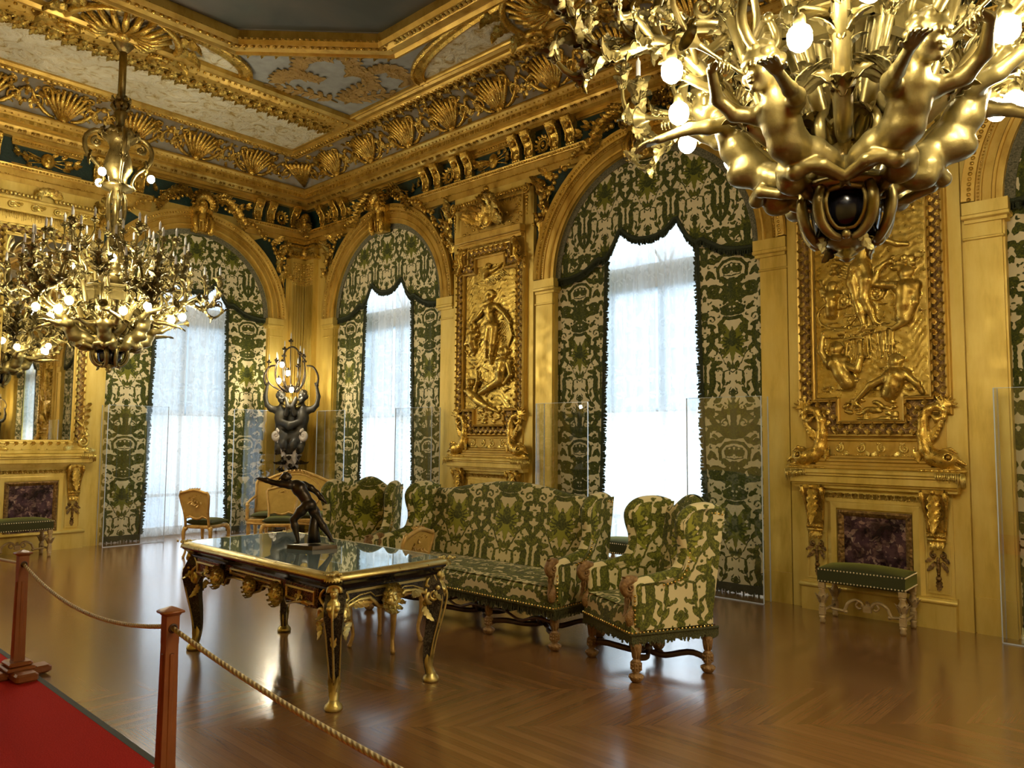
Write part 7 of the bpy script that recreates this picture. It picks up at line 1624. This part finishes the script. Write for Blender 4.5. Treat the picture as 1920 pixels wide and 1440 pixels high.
mb = MB(); mb.add([(-.185, -.02, 0), (.02, -.105, 0), (.175, -.01, 0), (-.03, .09, 0), (-.18, -.02, .028), (.02, -.10, .028), (.17, -.01, .028), (-.03, .085, .028)], [(3, 2, 1, 0), (4, 5, 6, 7), (0, 1, 5, 4), (1, 2, 6, 5), (2, 3, 7, 6), (3, 0, 4, 7)]); mb.build('plinth', M['bronze'], st)

# ------------------------------------------------------------------ gilt caned chairs and settee
def pillow(name, hx, hy, z, th, parent, n_=26):
    mb = MB()
    for s_ in (-1, 1):
        def fn(U, V, s_=s_): u, v = U * 2 - 1, V * 2 - 1; pin = 1 - .06 * (1 - u * u) * 0 - .05 * (1 - np.abs(u)) * 0; e = np.clip((1 - u ** 4) * (1 - v ** 4), 0, 1) ** .55; return u * hx * (1 - .05 * (1 - v * v)), v * hy * (1 - .05 * (1 - u * u)), z + s_ * th * e
        mb.grid(fn, n_, n_)
    return mb.build(name, M['velvet'], parent)
def cane_chair(label, loc, rz):
    t = thing('caned_chair', label, 'chair', loc, rz)
    mb = MB(); w_ = .235
    bk = [(-.17, .52), (-.175, .60), (-.20, .72), (-.215, .82), (-.20, .855), (-.15, .865), (-.08, .885), (0, .90), (.08, .885), (.15, .865), (.20, .855), (.215, .82), (.20, .72), (.175, .60), (.17, .52), (.09, .545), (.05, .525), (0, .515), (-.05, .525), (-.09, .545)]
    yb = lambda z: .20 + .10 * (z - .45) / .45
    P = [(x, yb(z), z) for x, z in bk]; mb.tube(P, .017, 8, closed=True)
    for s_ in (-1, 1): mb.tube(bez([(s_ * .175, .20, .42), (s_ * .172, yb(.52), .52), (s_ * .178, yb(.62), .62)], 8), .017, 8); mb.scroll((s_ * .19, yb(.87), .865), .022, 1.1, 0, .008, hand=s_)
    for k in range(5): mb.leaf(((k - 2) * .03, yb(.89) - .01, .885), ((k - 2) * .3, -.1, 1), (0, -1, 0), .05, .03, .7, 3)
    mb.build('back_frame', M['gilt_wood'], t)
    c = MB(); n_ = len(bk); c.add([(x * .96, yb(z) + .004, z) for x, z in bk] + [(x * .96, yb(z) - .004, z) for x, z in bk], [tuple(range(n_)), tuple(range(2 * n_ - 1, n_ - 1, -1))] + [(i, i + n_, (i + 1) % n_ + n_, (i + 1) % n_) for i in range(n_)]); c.build('cane_back', M['cane'], t)
    mb = MB()
    for i in range(26): a = rs.uniform(0, 2 * pi); r_ = rs.uniform(.02, .085); mb.leaf((r_ * math.cos(a), yb(.76) + .008, .765 + r_ * math.sin(a)), (math.cos(a * 3), .1, math.sin(a * 3)), (0, 1, 0), .055, .02, .4, 2)
    mb.build('back_carving', M['gilt_wood'], t)
    mb = MB(); mb.box((-.20, -.20, .385), (.20, .20, .43), None, .012); mb.sweep([(-.20, .385), (-.08, .365), (0, .35), (.08, .365), (.20, .385), (.20, .40), (-.20, .40)], [(0, .19), (0, .205)]); mb.build('seat_rail', M['gilt_wood'], t)
    lm = MB(); lm.tube(bez([(0, 0, .40), (.016, -.016, .33), (.012, -.012, .22), (-.006, .006, .10), (.010, -.012, .012)], 14), [.028, .026, .020, .014, .018], 8); lm.ball((0, 0, .385), .034, 8, 6); lm.ball((.010, -.012, .014), .020, 8, 5); lme = lm.mesh('leg')
    for sx in (-1, 1):
        for sy in (-1, 1): o = newobj('leg', lme, M['gilt_wood'], t); o.location = (sx * .185, sy * .185, 0); o.rotation_euler = (0, 0, {(-1, -1): -pi / 2, (1, -1): 0, (1, 1): pi / 2, (-1, 1): pi}[(sx, sy)])
    pillow('cushion', .20, .19, .465, .045, t)
    return t
cc1 = cane_chair('small caned chair turned away behind the right end of the table', (-4.80, 3.74, 0), -1.25)
cc2 = dup(cc1, (-9.95, 4.72, 0), 3.66, 'small gilt caned chair standing alone before the end-wall window')
cc3 = dup(cc1, (-9.45, 5.50, 0), .9, 'gilt caned chair partly hidden by the statuette, before the settee')
t = thing('caned_settee', 'gilt caned settee with green cushion in front of the corner torchere', 'settee', (-10.12, 6.08, 0), .85, scale=(.96, .96, .95))
W = .60; mb = MB(); yb = lambda z: .26 + .10 * (z - .45) / .6
bk = [(-W, .50), (-W, .95), (-W + .02, .985), (-.50, .97), (-.30, 1.06), (-.12, 1.12), (0, 1.13), (.12, 1.12), (.30, 1.06), (.50, .97), (W - .02, .985), (W, .95), (W, .50)]
mb.tube([(x, yb(z), z) for x, z in bk], .026, 8, closed=True)
mb.tube([(.40 * math.cos(a), yb(.80 + .30 * math.sin(a)) - .01, .78 + .30 * math.sin(a)) for a in np.linspace(0, 2 * pi, 33)[:-1]], .013, 6, closed=True)
for k in range(9): mb.leaf(((k - 4) * .05, yb(1.1) - .02, 1.115 - .004 * (k - 4) ** 2), ((k - 4) * .3, -.1, 1), (0, -1, 0), .06, .05, .7, 3)
mb.build('back_frame', M['gilt_wood'], t)
c = MB(); n_ = len(bk); c.add([(x * .99, yb(z) + .004, z) for x, z in bk] + [(x * .99, yb(z) - .004, z) for x, z in bk], [tuple(range(n_)), tuple(range(2 * n_ - 1, n_ - 1, -1))]); c.build('cane_back', M['cane'], t)
mb = MB(); mb.box((-W, -.26, .36), (W, .26, .43), None, .014); mb.tube(bez([(-.6, -.265, .37), (-.3, -.27, .35), (-.15, -.27, .36), (0, -.27, .33), (.15, -.27, .36), (.3, -.27, .35), (.6, -.265, .37)], 20), .016, 6)
for k in range(5): mb.leaf(((k - 2) * .04, -.275, .36), ((k - 2) * .5, -.1, -1), (0, -1, 0), .06, .05, .5, 3)
mb.build('seat_rail', M['gilt_wood'], t)
ap = MB(); ap.lathe([(.022, .40), (.034, .44), (.024, .47), (.030, .52), (.036, .56), (.022, .60), (.034, .63), (.030, .66)], 12); apm = ap.mesh('arm_post')
lm = MB(); lm.lathe([(.030, .40), (.040, .36), (.026, .33), (.036, .28), (.030, .20), (.020, .08), (.028, .04), (.020, 0)], 12); lme = lm.mesh('leg')
for s_ in (-1, 1):
    o = newobj('arm_post', apm, M['gilt_wood'], t); o.location = (s_ * W, -.23, 0)
    MB().tube(bez([(s_ * W, yb(.72), .74), (s_ * (W + .02), .10, .70), (s_ * (W + .02), -.10, .67), (s_ * W, -.25, .66)], 12), [.022, .020, .024], 8).build('armrest', M['gilt_wood'], t)
    for yy in (-.22, .24): o = newobj('leg', lme, M['gilt_wood'], t); o.location = (s_ * (W - .02), yy, 0)
for yy in (-.22, .24): o = newobj('leg', lme, M['gilt_wood'], t); o.location = (0, yy, 0)
mb = MB()
for s_ in (-1, 1): mb.grid(lambda U, V: ((U * 2 - 1) * (W - .03), -.23 + V * .47, .475 + s_ * .045 * np.clip((1 - (U * 2 - 1) ** 6) * (1 - (V * 2 - 1) ** 4), 0, 1) ** .5), 30, 20)
mb.build('seat_cushion', M['velvet'], t)

# ------------------------------------------------------------------ green velvet benches
def bench(label, loc, rz):
    t = thing('velvet_bench', label, 'bench', loc, rz); hx, hy = .355, .20
    mb = MB()
    def sup(U): a = np.abs(U); return np.sign(U) * np.minimum(a / .80, 1), np.maximum(a - .80, 0) / .20
    def fn(U, V):
        u, du = sup(U * 2 - 1); v, dv = sup(V * 2 - 1); d = np.maximum(du, dv); z = .475 - d * .115 + .045 * (1 - u ** 2) ** .6 * (1 - v ** 2) ** .6 * (d == 0); return u * hx, v * hy, z
    mb.grid(fn, 60, 40); mb.box((-hx + .01, -hy + .01, .355), (hx - .01, hy - .01, .37)); mb.build('seat', M['velvet'], t)
    mb = MB()
    for z in (.368, .468): nails(mb, [(-hx - .001, -hy - .002, z), (hx + .001, -hy - .002, z), (hx + .002, hy, z)], .027, .0072); nails(mb, [(-hx - .002, hy, z), (-hx - .002, -hy, z)], .027, .0072)
    mb.build('nail_trim', M['nail'], t)
    lm = MB(); lm.box((-.027, -.027, .305), (.027, .027, .355), None, .004); lm.lathe([(.022, .305), (.030, .295), (.020, .28), (.034, .245), (.034, .22), (.020, .16), (.026, .15), (.026, .14)], 12); lm.box((-.025, -.025, .07), (.025, .025, .14), None, .004); lm.lathe([(.018, .07), (.030, .055), (.020, .04), (.026, .02), (.018, 0)], 12)
    for k in range(6): a = pi / 3 * k; lm.leaf((.024 * math.cos(a), .024 * math.sin(a), .17), (math.cos(a) * .3, math.sin(a) * .3, 1), (math.cos(a), math.sin(a), 0), .09, .03, .2, 3)
    lme = lm.mesh('leg')
    for sx in (-1, 1):
        for sy in (-1, 1): o = newobj('leg', lme, M['cream_wood'], t); o.location = (sx * (hx - .03), sy * (hy - .03), 0)
    mb = MB()
    for sx in (-1, 1): mb.cyl((sx * (hx - .03), -hy + .03, .105), (sx * (hx - .03), hy - .03, .105), .013)
    mb.box((-.035, -.015, .105), (.035, .015, .165), None, .005)
    for sx in (-1, 1):
        mb.tube(bez([(sx * .035, 0, .15), (sx * .05, 0, .185), (sx * .10, 0, .20), (sx * .16, 0, .165), (sx * .19, 0, .10), (sx * .22, 0, .095), (sx * (hx - .03), 0, .105)], 20), [.013, .015, .014, .013, .012], 7); mb.tube(bez([(sx * .07, 0, .19), (sx * .095, 0, .155), (sx * .07, 0, .13), (sx * .05, 0, .14)], 8), .010, 6); mb.ball((sx * .18, 0, .09), .018)
    mb.leaf((0, 0, .16), (0, 0, 1), (0, -1, 0), .05, .04, .4, 3); mb.build('stretcher', M['cream_wood'], t)
    return t
b1 = bench('green velvet bench before the right mantelpiece', (-2.30, 7.04, 0), 0)
b1.rotation_euler = (0, 0, .04)
dup(b1, (-11.50, 2.93, 0), pi / 2, 'green velvet bench before the left mantelpiece, cut by the left edge')
dup(b1, (-4.80, 7.06, 0), 0, 'green velvet bench under the tall window, behind the armchair')

# ------------------------------------------------------------------ visitors' carpet, posts and ropes
o = MB().box((-XR * 1.5, YB + .02, .001), (XR - .05, 1.60, .012)).build('carpet', M['carpet']); tag(o, 'red carpet runner along the lower left edge of the floor', 'carpet')
o.data.materials.clear(); o.data.materials.append(M['carpet'])
eb = MB().box((-XR * 1.5, 1.60, .0), (XR - .05, 1.635, .013)).build('bound_edge', M['rubber'], o)
def post(label, x, y, rz=0):
    t = thing('stanchion', label, 'post', (x, y, .012), rz)
    mb = MB(); v = []
    for z, s_ in ((.07, .033), (.66, .028), (.66, .029), (.795, .029)): v += [(-s_, -s_, z), (s_, -s_, z), (s_, s_, z), (-s_, s_, z)]
    f = []
    for k in range(3):
        for i in range(4): j = (i + 1) % 4; f.append((k * 4 + i, k * 4 + j, k * 4 + 4 + j, k * 4 + 4 + i))
    mb.add(v, f + [(3, 2, 1, 0), (12, 13, 14, 15)])
    for k in range(4): Mr = rotm('Z', pi / 2 * k); mb.box((-.010, -.034, .12), (.010, -.026, .62), Mr, .003)
    mb.build('shaft', M['oak_post'], t)
    mb = MB(); mb.lathe([(.044, .795), (.046, .803), (.040, .808), (.004, .824)], 4, sq=True); mb.lathe([(.032, .785), (.035, .795)], 4, sq=True); mb.build('cap', M['oak_post'], t)
    mb = MB(); mb.box((-.21, -.065, 0), (.21, .065, .055), None, .012); mb.box((-.065, -.19, 0), (.065, .19, .05), None, .012); mb.box((-.10, -.085, .05), (.10, .085, .075), None, .008); mb.box((-.085, -.07, .075), (.085, .07, .105), None, .01); mb.build('base', M['oak_post'], t)
    mb = MB()
    for k in range(2): mb.tube([(.0165 * math.cos(a) + 0, -.0295 if k else .0295, .73 + .0165 * math.sin(a)) for a in np.linspace(0, 2 * pi, 17)[:-1]], .005, 6, rotm('Z', pi / 2), closed=True)
    mb.build('rope_eyelet', M['dark_wood'], t); return t
p1 = post('stained wood rope post standing at the far left on the carpet', -5.86, 1.53, .05)
p2 = post('nearer stained wood rope post, in front of the writing table', -3.48, 1.50, .0)
p3 = post('rope post out of view at lower right', .90, 1.50); p4 = post('rope post out of view at far left', -8.6, 1.53)
def rope(label, a, b_, sag):
    n_ = 40; pts = [(a[0] + (b_[0] - a[0]) * t, a[1] + (b_[1] - a[1]) * t, .742 - sag * 4 * t * (1 - t)) for t in np.linspace(0, 1, n_)]
    mb = MB(); mb.tube(pts, .0105, 10); o = mb.build('rope', M['rope']); tag(o, label, 'rope'); return o
rope('cream twisted rope running from the near post toward the lower edge', (-3.451, 1.50), (.871, 1.50), .15)
rope('cream twisted rope slung between the two wooden posts', (-5.831, 1.53), (-3.509, 1.50), .115)
rope('cream twisted rope leaving the far left post out of frame', (-8.57, 1.53), (-5.889, 1.53), .05)
# extra chandelier and back-corner torcheres, added outside this view as fill light
dup(ch1, (6.2, 3.2, 0), .2, 'added gilt chandelier out of view at the far end, for fill light')
dup(tc_, (-A_ + .55, YB + .55, 0), 3 * pi / 4, 'added dark bronze torchere for fill light, in the corner out of view at left')
dup(tc_, (XR - .55, YB + .55, 0), -3 * pi / 4, 'added dark bronze torchere for fill light, in the corner behind the camera')
# ------------------------------------------------------------------ sets of like things
GRP = {'keystone_mask': 'keystone masks over the arches', 'relief_panel': 'carved relief panels', 'mantelpiece': 'gilded mantelpieces', 'sheer_curtain': 'lace sheers', 'damask_curtain': 'damask side curtains',
       'valance': 'damask valances', 'acrylic_screen': 'clear screens guarding the curtains', 'chandelier': 'gilt chandeliers', 'torchere': 'corner torcheres', 'wing_armchair': 'damask wing armchairs',
       'caned_chair': 'gilt caned chairs', 'velvet_bench': 'green velvet benches', 'stanchion': 'wooden rope posts', 'rope': 'barrier ropes'}
for o in sc.objects:
    if o.parent is None and o.get('label') and not o.get('group'):
        b_ = o.name.split('.')[0]
        if b_ in GRP: o['group'] = GRP[b_]
